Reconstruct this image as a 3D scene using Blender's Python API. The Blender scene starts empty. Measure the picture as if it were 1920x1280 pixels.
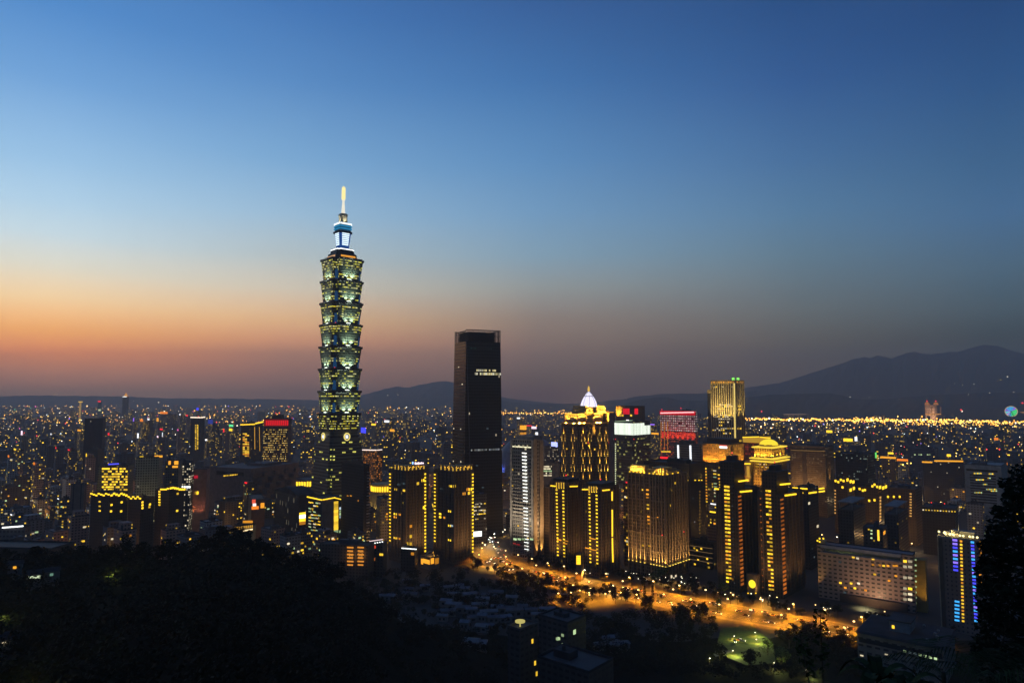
import bpy, math, random
from mathutils import Vector, Matrix
R_ = math.radians
sc = bpy.context.scene
col = sc.collection
rnd = random.Random(7)

# ------------------------------------------------------------------ camera
W_, H_, F = 1920.0, 1280.0, 1280.0
PITCH = math.atan(102 / 1280)
CP, SP = math.cos(PITCH), math.sin(PITCH)
CZ = 185.0
cam_d = bpy.data.cameras.new('camera'); cam = bpy.data.objects.new('camera', cam_d); col.objects.link(cam)
cam.location = (0, 0, CZ); cam.rotation_euler = (math.pi / 2 + PITCH, 0, 0)
cam_d.sensor_width = 36; cam_d.lens = 24; cam_d.clip_start = 0.5; cam_d.clip_end = 60000
sc.camera = cam

def ray(px, py):
    x, y = (px - 960) / F, (640 - py) / F
    return Vector((x, CP - y * SP, SP + y * CP))
def at(px, py, Y):
    d = ray(px, py); return Vector((0, 0, CZ)) + d * (Y / d.y)
def ground(px, py, z=0.0):
    d = ray(px, py); return Vector((0, 0, CZ)) + d * ((z - CZ) / d.z)
def proj(p):
    y = p[1] * CP + (p[2] - CZ) * SP
    u = -p[1] * SP + (p[2] - CZ) * CP
    if y < 1: return (-9999, -9999)
    return (960 + F * p[0] / y, 640 - F * u / y)
def lin(c):
    return tuple(((v / 255) / 12.92 if v <= 10 else (((v / 255) + .055) / 1.055) ** 2.4) for v in c)

# ------------------------------------------------------------------ world: dusk sky
def M(nt, op, a, b=None, c=None):
    n = nt.nodes.new('ShaderNodeMath'); n.operation = op
    for i, v in enumerate((a, b, c)):
        if v is None: continue
        if isinstance(v, (int, float)): n.inputs[i].default_value = v
        else: nt.links.new(v, n.inputs[i])
    return n.outputs[0]
def MIX(nt, f, a, b, mode='MIX'):
    n = nt.nodes.new('ShaderNodeMixRGB'); n.blend_type = mode
    for i, v in enumerate((f, a, b)):
        if isinstance(v, (int, float)): n.inputs[i].default_value = v if i == 0 else (v, v, v, 1)
        elif isinstance(v, tuple): n.inputs[i].default_value = (*v[:3], 1)
        else: nt.links.new(v, n.inputs[i])
    return n.outputs[0]

world = bpy.data.worlds.new('World'); sc.world = world; world.use_nodes = True
wt = world.node_tree; wt.nodes.clear()
# sky colour by height, for five bearings measured from the sunset (pixel columns of the photo give elevation angles)
SKY = [
 (110, [(-900, (50, 86, 140)), (-300, (66, 116, 182)), (3, (80.1, 145.5, 215.3)), (150, (118.7, 176.8, 235.4)), (300, (170.9, 218.9, 257.9)), (380, (205.2, 243.2, 269.0)), (440, (237.8, 261.3, 270.8)), (500, (281.8, 275.7, 250.3)), (560, (337.2, 285.9, 208.5)), (620, (386.0, 264.7, 124.7)), (660, (424.6, 250.0, 118.8)), (700, (326.2, 212.7, 145.8)), (734, (213.4, 159.4, 125.8)), (760, (204.9, 153.0, 120.8))]),
 (530, [(-900, (46, 80, 134)), (-300, (56, 100, 164)), (3, (62.1, 121.7, 190.9)), (150, (89.7, 148.1, 210.2)), (300, (132.2, 185.6, 232.0)), (400, (174.1, 213.6, 242.6)), (480, (213.8, 228.2, 229.7)), (540, (263.3, 249.0, 220.8)), (600, (314.2, 246.0, 170.3)), (640, (326.5, 222.3, 148.7)), (690, (258.3, 175.3, 129.9)), (735, (173.5, 128.4, 106.6)), (760, (166.6, 123.3, 102.3))]),
 (1010, [(-900, (42, 74, 126)), (-300, (46, 84, 142)), (3, (45.8, 95.0, 158.3)), (150, (60.7, 119.3, 182.6)), (300, (94.4, 151.3, 205.6)), (400, (121.4, 170.9, 213.3)), (480, (146.0, 182.3, 205.1)), (540, (174.0, 181.7, 178.6)), (600, (181.8, 158.8, 139.2)), (660, (191.0, 151.2, 120.1)), (710, (144.1, 109.5, 75.4)), (735, (126.4, 84.7, 63.5)), (760, (121.3, 81.3, 60.9))]),
 (1500, [(-900, (40, 70, 120)), (-300, (40, 72, 128)), (3, (27.9, 77.3, 136.3)), (150, (43.4, 93.0, 154.5)), (300, (69.2, 118.6, 170.2)), (400, (89.1, 136.6, 176.4)), (480, (105.0, 140.2, 161.7)), (580, (120.3, 132.1, 131.1)), (640, (123.9, 117.2, 94.6)), (690, (114.8, 96.1, 65.8)), (735, (110.2, 92.3, 63.2)), (760, (105.8, 88.6, 60.6))]),
 (1870, [(-900, (38, 68, 118)), (-300, (38, 69, 122)), (3, (25.1, 71.7, 127.7)), (150, (36.7, 86.5, 141.7)), (300, (56.6, 105.2, 151.8)), (400, (70.7, 118.2, 163.6)), (500, (80.7, 117.3, 142.0)), (580, (78.8, 105.6, 114.7)), (635, (57.3, 77.3, 66.4)), (690, (55.0, 74.2, 63.8)), (735, (52.8, 71.3, 61.2)), (760, (50.7, 68.4, 58.8))]),
]
HAZE = 1.05e-4
SUNAZ = R_(-40)
tc = wt.nodes.new('ShaderNodeTexCoord')
nv = wt.nodes.new('ShaderNodeVectorMath'); nv.operation = 'NORMALIZE'; wt.links.new(tc.outputs['Generated'], nv.inputs[0])
sx = wt.nodes.new('ShaderNodeSeparateXYZ'); wt.links.new(nv.outputs[0], sx.inputs[0])
el = M(wt, 'ARCSINE', sx.outputs[2])
fac = M(wt, 'DIVIDE', M(wt, 'ADD', el, 0.02), 1.55)
hl = M(wt, 'SQRT', M(wt, 'ADD', M(wt, 'ADD', M(wt, 'MULTIPLY', sx.outputs[0], sx.outputs[0]), M(wt, 'MULTIPLY', sx.outputs[1], sx.outputs[1])), 1e-6))
dt = M(wt, 'ADD', M(wt, 'MULTIPLY', sx.outputs[0], math.sin(SUNAZ)), M(wt, 'MULTIPLY', sx.outputs[1], math.cos(SUNAZ)))
ang = M(wt, 'ARCCOSINE', M(wt, 'MINIMUM', M(wt, 'MAXIMUM', M(wt, 'DIVIDE', dt, hl), -1.0), 1.0))
cur = None; prev_a = 0
for px, stops in SKY:
    cr = wt.nodes.new('ShaderNodeValToRGB'); ramp = cr.color_ramp
    pts = []
    for py, c in stops:
        d = ray(px, py); e = math.asin(d.z / d.length)
        pts.append((max(0, (e + .02) / 1.55), lin(c)))
    pts.sort()
    while len(ramp.elements) < len(pts): ramp.elements.new(.5)
    for i, (p, c) in enumerate(pts):
        ramp.elements[i].position = p; ramp.elements[i].color = (*c, 1)
    wt.links.new(fac, cr.inputs[0])
    d = ray(px, 500); a = math.acos(max(-1, min(1, (d.x * math.sin(SUNAZ) + d.y * math.cos(SUNAZ)) / math.hypot(d.x, d.y))))
    if cur is None: cur = cr.outputs[0]
    else:
        mr = wt.nodes.new('ShaderNodeMapRange'); mr.inputs[1].default_value = prev_a; mr.inputs[2].default_value = a
        wt.links.new(ang, mr.inputs[0])
        cur = MIX(wt, mr.outputs[0], cur, cr.outputs[0])
    prev_a = a
bk = wt.nodes.new('ShaderNodeMapRange'); bk.inputs[1].default_value = R_(85); bk.inputs[2].default_value = R_(140); bk.inputs[3].default_value = 1; bk.inputs[4].default_value = .5   # the sky darkens away from the sunset
wt.links.new(ang, bk.inputs[0])
cur = MIX(wt, 1, cur, bk.outputs[0], 'MULTIPLY')
nis = wt.nodes.new('ShaderNodeTexSky'); nis.sky_type = 'NISHITA'; nis.sun_disc = False
nis.sun_elevation = R_(-2); nis.sun_rotation = SUNAZ; nis.altitude = 180; nis.dust_density = 2
cur = MIX(wt, 0.06, cur, nis.outputs[0], 'ADD')
bg = wt.nodes.new('ShaderNodeBackground'); bg.inputs[1].default_value = 1.0
wt.links.new(cur, bg.inputs[0])
wo = wt.nodes.new('ShaderNodeOutputWorld'); wt.links.new(bg.outputs[0], wo.inputs[0])

# the last warm light of the sun that has set: a very weak lamp low over the sunset
sl = bpy.data.lights.new('sun', 'SUN'); sl.energy = 0.03; sl.angle = R_(20); sl.color = (1, .55, .35)
so = bpy.data.objects.new('sun', sl); col.objects.link(so)
so.rotation_euler = Vector((-math.sin(SUNAZ), -math.cos(SUNAZ), -math.tan(R_(3)))).to_track_quat('-Z', 'Y').to_euler()

sc.view_settings.view_transform = 'Standard'; sc.view_settings.look = 'None'
sc.view_settings.exposure = 0.0; sc.view_settings.gamma = 1.0
cy = sc.cycles
cy.use_denoising = True
cy.max_bounces = 4; cy.diffuse_bounces = 2; cy.glossy_bounces = 2; cy.transmission_bounces = 2; cy.volume_bounces = 1
cy.sample_clamp_indirect = 0.6; cy.caustics_reflective = False; cy.caustics_refractive = False
cy.filter_width = 1.5

# ------------------------------------------------------------------ mesh helpers
class MB:
    def __init__(s): s.v = []; s.f = []; s.m = []
    def quad(s, a, b, c, d, m=0):
        n = len(s.v); s.v += [tuple(a), tuple(b), tuple(c), tuple(d)]; s.f.append((n, n+1, n+2, n+3)); s.m.append(m)
    def box(s, x0, x1, y0, y1, z0, z1, m=0, bottom=True):
        n = len(s.v)
        s.v += [(x0,y0,z0),(x1,y0,z0),(x1,y1,z0),(x0,y1,z0),(x0,y0,z1),(x1,y0,z1),(x1,y1,z1),(x0,y1,z1)]
        fs = [(0,1,5,4),(1,2,6,5),(2,3,7,6),(3,0,4,7),(4,5,6,7)] + ([(3,2,1,0)] if bottom else [])
        s.f += [tuple(n+i for i in f) for f in fs]; s.m += [m] * len(fs)
    def loft(s, rings, m=0, cap=True, capb=False):
        n = len(s.v); k = len(rings[0])
        for r in rings: s.v += [tuple(p) for p in r]
        for j in range(len(rings) - 1):
            for i in range(k):
                i2 = (i + 1) % k
                s.f.append((n+j*k+i, n+j*k+i2, n+(j+1)*k+i2, n+(j+1)*k+i)); s.m.append(m)
        if cap: s.f.append(tuple(n+(len(rings)-1)*k+i for i in range(k))); s.m.append(m)
        if capb: s.f.append(tuple(n+i for i in reversed(range(k)))); s.m.append(m)
    def lathe(s, prof, k=16, cx=0, cy=0, m=0, cap=True):
        s.loft([[(cx + r*math.cos(2*math.pi*i/k), cy + r*math.sin(2*math.pi*i/k), z) for i in range(k)] for r, z in prof], m, cap)
    def tube(s, p0, p1, r0, r1, k=6, m=0):
        p0, p1 = Vector(p0), Vector(p1); d = (p1 - p0).normalized()
        a = d.orthogonal().normalized(); b = d.cross(a)
        s.loft([[p + (a*math.cos(2*math.pi*i/k) + b*math.sin(2*math.pi*i/k))*r for i in range(k)] for p, r in ((p0, r0), (p1, r1))], m)
    def mesh(s, name, mats):
        me = bpy.data.meshes.new(name); me.from_pydata(s.v, [], s.f)
        for m in (mats if isinstance(mats, (list, tuple)) else [mats]): me.materials.append(m)
        if any(s.m): me.polygons.foreach_set('material_index', s.m)
        me.update(); return me
    def build(s, name, mats, parent=None, loc=None, rz=0):
        o = bpy.data.objects.new(name, s.mesh(name, mats)); col.objects.link(o)
        if parent: o.parent = parent
        if loc: o.location = loc
        if rz: o.rotation_euler.z = rz
        return o
def tag(o, label=None, cat=None, group=None, kind=None):
    if label: o['label'] = label
    if cat: o['category'] = cat
    if group: o['group'] = group
    if kind: o['kind'] = kind
    return o
def empty(name, loc, rz=0):
    o = bpy.data.objects.new(name, None); col.objects.link(o); o.location = loc; o.rotation_euler.z = rz; return o
def lamp(parent, kind, loc, energy, color, direction=None, size=60, soft=.4, blend=.8, name='floodlight'):  # default name also goes to added fill spots that have no fixture
    l = bpy.data.lights.new(name, kind); l.energy = energy; l.color = color; l.shadow_soft_size = soft
    o = bpy.data.objects.new(name, l); col.objects.link(o); o.location = loc
    if parent: o.parent = parent
    if kind == 'SPOT':
        l.spot_size = R_(size); l.spot_blend = blend
        o.rotation_euler = Vector(direction).to_track_quat('-Z', 'Y').to_euler()
    return o

# ------------------------------------------------------------------ materials
MATS = {}
def pbr(name, c, rough=.8, metal=0, noise=.25, scale=.2, spec=.3):
    if name in MATS: return MATS[name]
    m = bpy.data.materials.new(name); m.use_nodes = True; nt = m.node_tree; p = nt.nodes['Principled BSDF']
    t = nt.nodes.new('ShaderNodeTexCoord'); n = nt.nodes.new('ShaderNodeTexNoise'); n.inputs['Scale'].default_value = scale; n.inputs['Detail'].default_value = 5
    nt.links.new(t.outputs['Object'], n.inputs['Vector'])
    mr = nt.nodes.new('ShaderNodeMapRange'); mr.inputs[1].default_value = .3; mr.inputs[2].default_value = .7; mr.inputs[3].default_value = 1 - noise; mr.inputs[4].default_value = 1 + noise
    nt.links.new(n.outputs[0], mr.inputs[0])
    nt.links.new(MIX(nt, 1, c, mr.outputs[0], 'MULTIPLY'), p.inputs['Base Color'])
    p.inputs['Roughness'].default_value = rough; p.inputs['Metallic'].default_value = metal; p.inputs['Specular IOR Level'].default_value = spec
    MATS[name] = m; return m
def emit(name, c, s, vary=0.0, sample=False):
    if name in MATS: return MATS[name]
    m = bpy.data.materials.new(name); m.use_nodes = True; nt = m.node_tree; nt.nodes.clear()
    e = nt.nodes.new('ShaderNodeEmission'); e.inputs[0].default_value = (*c, 1); e.inputs[1].default_value = s
    if vary:
        oi = nt.nodes.new('ShaderNodeObjectInfo')
        r = M(nt, 'POWER', oi.outputs['Random'], 1.3)
        nt.links.new(M(nt, 'MULTIPLY', M(nt, 'ADD', M(nt, 'MULTIPLY', r, vary), 1 - vary * .8), s), e.inputs[1])
    o = nt.nodes.new('ShaderNodeOutputMaterial'); nt.links.new(e.outputs[0], o.inputs[0])
    m.cycles.emission_sampling = 'AUTO' if sample else 'NONE'
    MATS[name] = m; return m
YEL, AMB, WHT, GRN, COO, ORA = (1,.6,.035), (1,.38,.025), (1,.85,.55), (.72,1,.5), (.7,.88,1), (1,.26,.03)
WY = emit('lit_window_yellow', YEL, 1.5, .8); WA = emit('lit_window_amber', AMB, 1.2, .8); WW = emit('lit_window_white', WHT, 1.0, .8)
WG = emit('lit_window_green_white', GRN, .8, .8); WC = emit('lit_window_cool', COO, .8, .8); WO = emit('lit_window_orange', ORA, .5, .7)
WR = emit('lit_window_red', (1,.08,.03), .7, .7); WDIM = emit('lit_window_dim', (.35,.5,.55), .12, .8)
LY = emit('led_yellow', (1,.62,.025), 1.8); LA = emit('led_amber', (1,.42,.03), 1.2); LW = emit('led_white', (.95,1,.95), 2.2); LR = emit('led_red', (1,.02,.03), 1.4)
LB = emit('led_blue', (.05,.06,1), 1.6); LC = emit('led_cyan', (.04,.5,1), 1.4); LP = emit('led_purple', (.35,.16,1), 1.2); LM = emit('led_magenta', (1,.12,.5), 1.2)
LG = emit('led_green', (.05,1,.22), 1.2); LO = emit('led_orange', (1,.25,.02), 1.2); LPW = emit('led_pale_pink', (1,.7,.85), 1.6); LBD = emit('led_dim_blue', (.06,.1,.7), .4); LGD = emit('led_dim_green', (.02,.35,.18), .35)
BEAC = emit('beacon_red', (1,.03,.04), 2.0)

def facade(name, wall, glass=(.02,.025,.03), pu=3.2, pz=3.3, wu=.55, wz=.5, lit=0.03, cols=(YEL, WHT, AMB), st=.9, rough=.75, grough=.3, seed=True, noise=.2, run=1, rowvar=False):
    """wall with a regular grid of panes; a few panes are lit, chosen per cell"""
    if name in MATS: return MATS[name]
    m = bpy.data.materials.new(name); m.use_nodes = True; nt = m.node_tree; p = nt.nodes['Principled BSDF']
    t = nt.nodes.new('ShaderNodeTexCoord'); so_ = nt.nodes.new('ShaderNodeSeparateXYZ'); sn = nt.nodes.new('ShaderNodeSeparateXYZ')
    nt.links.new(t.outputs['Object'], so_.inputs[0]); nt.links.new(t.outputs['Normal'], sn.inputs[0])
    side = M(nt, 'GREATER_THAN', M(nt, 'ABSOLUTE', sn.outputs[0]), .6)
    u = M(nt, 'ADD', M(nt, 'MULTIPLY', so_.outputs[1], side), M(nt, 'MULTIPLY', so_.outputs[0], M(nt, 'SUBTRACT', 1.0, side)))
    up = M(nt, 'DIVIDE', M(nt, 'ADD', u, 1000.0 * 1), pu); zp = M(nt, 'DIVIDE', M(nt, 'ADD', so_.outputs[2], .01), pz)
    mu = M(nt, 'LESS_THAN', M(nt, 'ABSOLUTE', M(nt, 'SUBTRACT', M(nt, 'FRACT', up), .5)), wu / 2)
    mz = M(nt, 'LESS_THAN', M(nt, 'ABSOLUTE', M(nt, 'SUBTRACT', M(nt, 'FRACT', zp), .5)), wz / 2)
    vert = M(nt, 'LESS_THAN', M(nt, 'ABSOLUTE', sn.outputs[2]), .5)
    mask = M(nt, 'MULTIPLY', M(nt, 'MULTIPLY', mu, mz), vert)
    cx = nt.nodes.new('ShaderNodeCombineXYZ')
    nt.links.new(M(nt, 'ADD', M(nt, 'FLOOR', M(nt, 'DIVIDE', up, run + .0)), M(nt, 'MULTIPLY', side, 37.0)), cx.inputs[0]); nt.links.new(M(nt, 'FLOOR', zp), cx.inputs[1])
    if seed:
        oi = nt.nodes.new('ShaderNodeObjectInfo'); nt.links.new(M(nt, 'MULTIPLY', oi.outputs['Random'], 971.0), cx.inputs[2])
    wn = nt.nodes.new('ShaderNodeTexWhiteNoise'); wn.noise_dimensions = '3D'; nt.links.new(cx.outputs[0], wn.inputs['Vector'])
    sc_ = nt.nodes.new('ShaderNodeSeparateColor'); nt.links.new(wn.outputs['Color'], sc_.inputs[0])
    thr = M(nt, 'MULTIPLY', M(nt, 'POWER', oi.outputs['Random'], 1.6), lit*2.6) if rowvar else lit
    on = M(nt, 'MULTIPLY', M(nt, 'LESS_THAN', wn.outputs['Value'], thr), mask)
    cr = nt.nodes.new('ShaderNodeValToRGB'); cr.color_ramp.interpolation = 'CONSTANT'
    while len(cr.color_ramp.elements) < len(cols): cr.color_ramp.elements.new(.5)
    for i, c in enumerate(cols): cr.color_ramp.elements[i].position = i / len(cols); cr.color_ramp.elements[i].color = (*c, 1)
    if len(cols) == 1: cr.color_ramp.elements[1].color = (*cols[0], 1)
    nt.links.new(sc_.outputs[0], cr.inputs[0])
    nz = nt.nodes.new('ShaderNodeTexNoise'); nz.inputs['Scale'].default_value = .12; nz.inputs['Detail'].default_value = 6; nt.links.new(t.outputs['Object'], nz.inputs['Vector'])
    mr = nt.nodes.new('ShaderNodeMapRange'); mr.inputs[1].default_value = .3; mr.inputs[2].default_value = .7; mr.inputs[3].default_value = 1 - noise; mr.inputs[4].default_value = 1 + noise
    nt.links.new(nz.outputs[0], mr.inputs[0])
    wallc = MIX(nt, 1, wall, mr.outputs[0], 'MULTIPLY')
    nt.links.new(MIX(nt, mask, wallc, glass), p.inputs['Base Color'])
    nt.links.new(M(nt, 'ADD', M(nt, 'MULTIPLY', mask, grough - rough), rough), p.inputs['Roughness'])
    p.inputs['Specular IOR Level'].default_value = .25
    nt.links.new(cr.outputs[0], p.inputs['Emission Color'])
    nt.links.new(M(nt, 'MULTIPLY', on, M(nt, 'ADD', M(nt, 'MULTIPLY', sc_.outputs[1], st), st * .25)), p.inputs['Emission Strength'])
    m.cycles.emission_sampling = 'NONE'
    MATS[name] = m; return m

WALLC = {'grey': (.22,.22,.23), 'beige': (.32,.27,.21), 'brown': (.17,.11,.075), 'pinkish': (.34,.23,.2), 'slate': (.12,.14,.17), 'white': (.45,.445,.42)}
ROOF = pbr('roof_concrete', (.09,.09,.095), .9, noise=.45, scale=.1)
DARKROOF = pbr('roof_dark', (.03,.033,.042), .9, noise=.5, scale=.08)
CONC = pbr('concrete', (.22,.21,.2), .85); STONE = pbr('warm_stone', (.26,.2,.14), .8); GOLDST = pbr('gold_stone', (.42,.3,.13), .7)
DARKST = pbr('dark_stone', (.07,.05,.04), .7); METAL = pbr('grey_metal', (.25,.25,.26), .45, .6); DKMET = pbr('dark_metal', (.03,.03,.035), .5, .3)
BROWNST = pbr('brown_stone', (.13,.085,.055), .75); WHITEP = pbr('white_panel', (.55,.55,.53), .6)

# ------------------------------------------------------------------ building kit
REG = []       # (px0, px1, pytop, pyvis, D, short, x, y, rad)
UB = {}
def ubox(mat):
    if mat.name not in UB:
        b = MB(); b.box(-.5, .5, -1, 0, -.5, .5); UB[mat.name] = b.mesh('window', mat)
    return UB[mat.name]
class B:
    """building on a rectangular footprint: local x runs along the right-hand face from the near corner, local y along the left-hand face"""
    def __init__(s, name, label, cat, L, C, R, top, D, th=48, base=0.0, vis=None, short=None, group=None, a=None, b=None, reg=True):
        t = R_(th); s.dR = (math.cos(t), math.sin(t)); s.dL = (-math.sin(t), math.cos(t)); s.th = t
        c = at(C, top, D); s.C = (c.x, c.y); zt = c.z; s.base = base; s.h = zt - base
        def ln(px, d):
            k = (px - 960) / F
            return (k * (c.y * CP + (zt - CZ) * SP) - c.x) / (d[0] - k * d[1] * CP)
        s.a = a if a else ln(L, s.dL); s.b = b if b else ln(R, s.dR)
        if s.a < 2 or s.a > 400: s.a = 20.0
        if s.b < 2 or s.b > 400: s.b = 20.0
        s.root = empty(name, (c.x, c.y, base), t)
        tag(s.root, label, cat, group)
        s.top, s.D = top, D
        if reg:
            cx, cy_ = c.x + (s.dR[0]*s.b + s.dL[0]*s.a)/2, c.y + (s.dR[1]*s.b + s.dL[1]*s.a)/2
            REG.append((min(L, C), max(R, C), top, vis if vis else top + 60, D, short, cx, cy_, math.hypot(s.a, s.b)/2))
    def uv(s, px, py, face):
        d = ray(px, py); e = s.dR if face == 'R' else s.dL
        # cam + t d = C + u e  (plan)
        det = d.x * -e[1] + e[0] * d.y
        t = (s.C[0] * -e[1] + e[0] * s.C[1]) / det
        u = (d.x * s.C[1] - d.y * s.C[0]) / det
        return -u if False else ((t * d.x - s.C[0]) * e[0] + (t * d.y - s.C[1]) * e[1]), CZ + t * d.z - s.base
    def part(s, name, mb, mats, parent=None, label=None):
        o = mb.build(name, mats, parent or s.root)
        if label: o['label'] = label
        return o
    def fb(s, mb, face, u0, u1, z0, z1, o0=0.0, o1=.3, m=0):
        if u0 > u1: u0, u1 = u1, u0
        if z0 > z1: z0, z1 = z1, z0
        if face == 'R': mb.box(u0, u1, -o1, -o0, z0, z1, m)
        else: mb.box(-o1, -o0, u0, u1, z0, z1, m)
    def win(s, face, u, z, w, h, mat, name='window', parent=None, t=.25, off=0):
        o = bpy.data.objects.new(name, ubox(mat)); col.objects.link(o); o.parent = parent or s.root
        g_ = 1.14 if 'lit_' in mat.name or 'led_' in mat.name else 1.0   # lit panes and lamps enlarged to imitate their glow
        o.scale = (w*g_, t, h*g_)
        if face == 'R': o.location = (u, -off, z)
        else: o.location = (-off, u, z); o.rotation_euler.z = -math.pi / 2
        return o
    def pwin(s, face, px0, py0, px1, py1, mat, name='window', t=.25, off=0):
        u0, z0 = s.uv(px0, py0, face); u1, z1 = s.uv(px1, py1, face)
        return s.win(face, (u0+u1)/2, (z0+z1)/2, abs(u1-u0), abs(z1-z0), mat, name, t=t, off=off)
    def pcol(s, face, px0, py0, px1, py1, n, wpx, hpx, mats, prob=1.0, name='window', off=0):
        """a run of n small lit windows or lamps between two photo points of a face"""
        for i in range(n):
            if rnd.random() > prob: continue
            f = i / max(1, n - 1); x, y = px0 + (px1-px0)*f, py0 + (py1-py0)*f
            s.pwin(face, x - wpx/2, y - hpx/2, x + wpx/2, y + hpx/2, rnd.choice(mats), name, off=off)
    def wall(s, mat, z1=None, name='wall'):
        b = MB(); b.box(0, s.b, 0, s.a, 0, z1 or s.h, bottom=False); return s.part(name, b, mat)
    def roof(s, mat=None, par=1.2, boxes=1, z=None, r=rnd):
        z = z or s.h; b = MB(); w, l = s.b, s.a; t = .4
        b.box(-.05, w+.05, -.05, t, z+.004, z+par); b.box(-.05, w+.05, l-t, l+.05, z+.004, z+par)
        b.box(-.05, t, t, l-t, z+.004, z+par); b.box(w-t, w+.05, t, l-t, z+.004, z+par)
        for i in range(boxes):
            bw, bl, bh = w*r.uniform(.2,.4), l*r.uniform(.2,.4), r.uniform(2.5, 5)
            x0, y0 = r.uniform(.1,.55)*w, r.uniform(.1,.55)*l
            b.box(x0, x0+bw, y0, y0+bl, z+.004+i*.01, z+bh)
            b.lathe([(1.1, z+bh), (1.1, z+bh+2), (.2, z+bh+2.3)], 8, x0+bw*.3, y0+bl*.5)
        return s.part('roof', b, mat or ROOF)
    def grid(s, face, nu, nz, u0, u1, z0, z1, fw, fh, prob, mats, name='window'):
        for i in range(nu):
            for j in range(nz):
                if rnd.random() < prob:
                    s.win(face, u0 + (u1-u0)*(i+.5)/nu, z0 + (z1-z0)*(j+.5)/nz, (u1-u0)/nu*fw, (z1-z0)/nz*fh, rnd.choice(mats), name)
    def bands(s, mat, n, z0, z1, hf=.5, name='window_band', faces='RL', proud=.18):
        """one ribbon window per storey, wrapped round the two street faces"""
        for j in range(n):
            zc = z0 + (z1-z0)*(j+.5)/n; hh = (z1-z0)/n*hf/2; b = MB()
            if 'R' in faces: s.fb(b, 'R', .4, s.b-.4, zc-hh, zc+hh, 0, proud)
            if 'L' in faces: s.fb(b, 'L', .4, s.a-.4, zc-hh, zc+hh, 0, proud)
            s.part(name, b, mat)
    def fins(s, mat, face, n, z0, z1, w=.5, d=.6, u0=None, u1=None, name='pilasters'):
        b = MB(); u0 = 0 if u0 is None else u0; u1 = (s.b if face == 'R' else s.a) if u1 is None else u1
        for i in range(n + 1):
            u = u0 + (u1-u0)*i/n; s.fb(b, face, u-w/2, u+w/2, z0, z1, 0, d)
        return s.part(name, b, mat)
    def strip(s, face, px0, py0, px1, py1, th_px, mat, name='light_strip', out=.5):
        """straight luminous tube along a face between two photo points"""
        (u0, z0), (u1, z1) = s.uv(px0, py0, face), s.uv(px1, py1, face)
        t = th_px * s.D / F / 2; b = MB()
        p = (lambda u, z, o, dz: (u, -o, z+dz)) if face == 'R' else (lambda u, z, o, dz: (-o, u, z+dz))
        if abs(u1-u0) > abs(z1-z0): cs = [[p(u, z, .01, -t), p(u, z, out, -t), p(u, z, out, t), p(u, z, .01, t)] for u, z in ((u0, z0), (u1, z1))]
        else: cs = [[p(u-t, z, .01, 0), p(u-t, z, out, 0), p(u+t, z, out, 0), p(u+t, z, .01, 0)] for u, z in ((u0, z0), (u1, z1))]
        b.loft(cs, 0, True, True)
        return s.part(name, b, mat)
    def up(s, face, u, z, e, c=(1,.62,.1), size=50, off=.9, lean=.18, fixture=LY, fs=.7):
        if face == 'R': l = (u, -off, z); d = (0, lean, 1)
        else: l = (-off, u, z); d = (lean, 0, 1)
        lamp(s.root, 'SPOT', l, e, c, d, size)
        if fixture: s.win(face, u, z - .5, fs, .7, fixture, 'uplight', t=off*.9)
    def pup(s, face, px, py, e, **k):
        u, z = s.uv(px, py, face); s.up(face, u, z, e, **k)
    def wash(s, face, n, e, c=(1,.58,.2), off=20, size=70):
        """spots added at street level, without fixtures, to brighten a whole face"""
        L = s.b if face == 'R' else s.a
        for i in range(n):
            u = L*(i+.5)/n
            lamp(s.root, 'SPOT', (u, -off, 3) if face == 'R' else (-off, u, 3), e, c, (0, .55, 1) if face == 'R' else (.55, 0, 1), size, 1, 1)
    def beacon(s, x, y, z, r=.8):
        b = MB(); b.tube((x, y, z), (x, y, z+2), .15, .15); b.lathe([(.05, z+2), (r, z+2+r), (.05, z+2+2*r)], 8, x, y, 1); s.part('beacon', b, [DKMET, BEAC])
# ================================================================== SETTING
asphalt = pbr('asphalt', (.06,.058,.055), .75, noise=.3, scale=.05)
g = MB(); g.quad((-16400,-1500,0),(16400,-1500,0),(16400,15500,0),(-16400,15500,0))
tag(g.build('ground', pbr('city_ground', (.05,.05,.048), .9, scale=.01)), kind='structure')

def ridge(name, pts, D, depth, mat, steps=6):
    """hill range whose crest passes behind the given photo points at distance D; rough slopes fall to the plain on both sides"""
    r = random.Random(name); xs = []
    for (x0, y0), (x1, y1) in zip(pts, pts[1:]):
        n = max(1, int(abs(x1-x0)/9))
        for i in range(n):
            f = i/n; xs.append((x0+(x1-x0)*f, y0+(y1-y0)*f + r.uniform(-.55,.55)))
    xs.append(pts[-1]); v = []; f = []; K = 2*steps + 1
    for px, py in xs:
        c = at(px, py, D); h = max(c.z, 1)
        for j in range(K):
            q = (j - steps)/steps; hh = h*(1-abs(q))**1.15 * (1 + (0 if j == steps else r.uniform(-.07,.07)))
            yy = D + q*depth; v.append((c.x*yy/D, yy, hh if 0 < j < K-1 else -1))
    n = len(xs)
    for i in range(n-1):
        for j in range(K-1): f.append((i*K+j, (i+1)*K+j, (i+1)*K+j+1, i*K+j+1))
    me = bpy.data.meshes.new(name); me.from_pydata(v, [], f); me.materials.append(mat)
    o = bpy.data.objects.new(name, me); col.objects.link(o); tag(o, kind='structure'); return o
FORESTM = pbr('wooded_slope', (.018,.026,.02), .95, noise=.4, scale=.006)
ridge('mountain', [(1330,742),(1400,726),(1460,718),(1500,706),(1540,693),(1575,682),(1600,673),(1620,669),(1632,671),(1645,666),(1658,668),(1672,672),(1700,661),(1715,659),(1728,663),(1745,664),(1780,660),(1795,660),(1815,653),(1845,646),(1870,648),(1895,657),(1920,664),(2000,690),(2150,700)], 11200, 3600, FORESTM)
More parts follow.
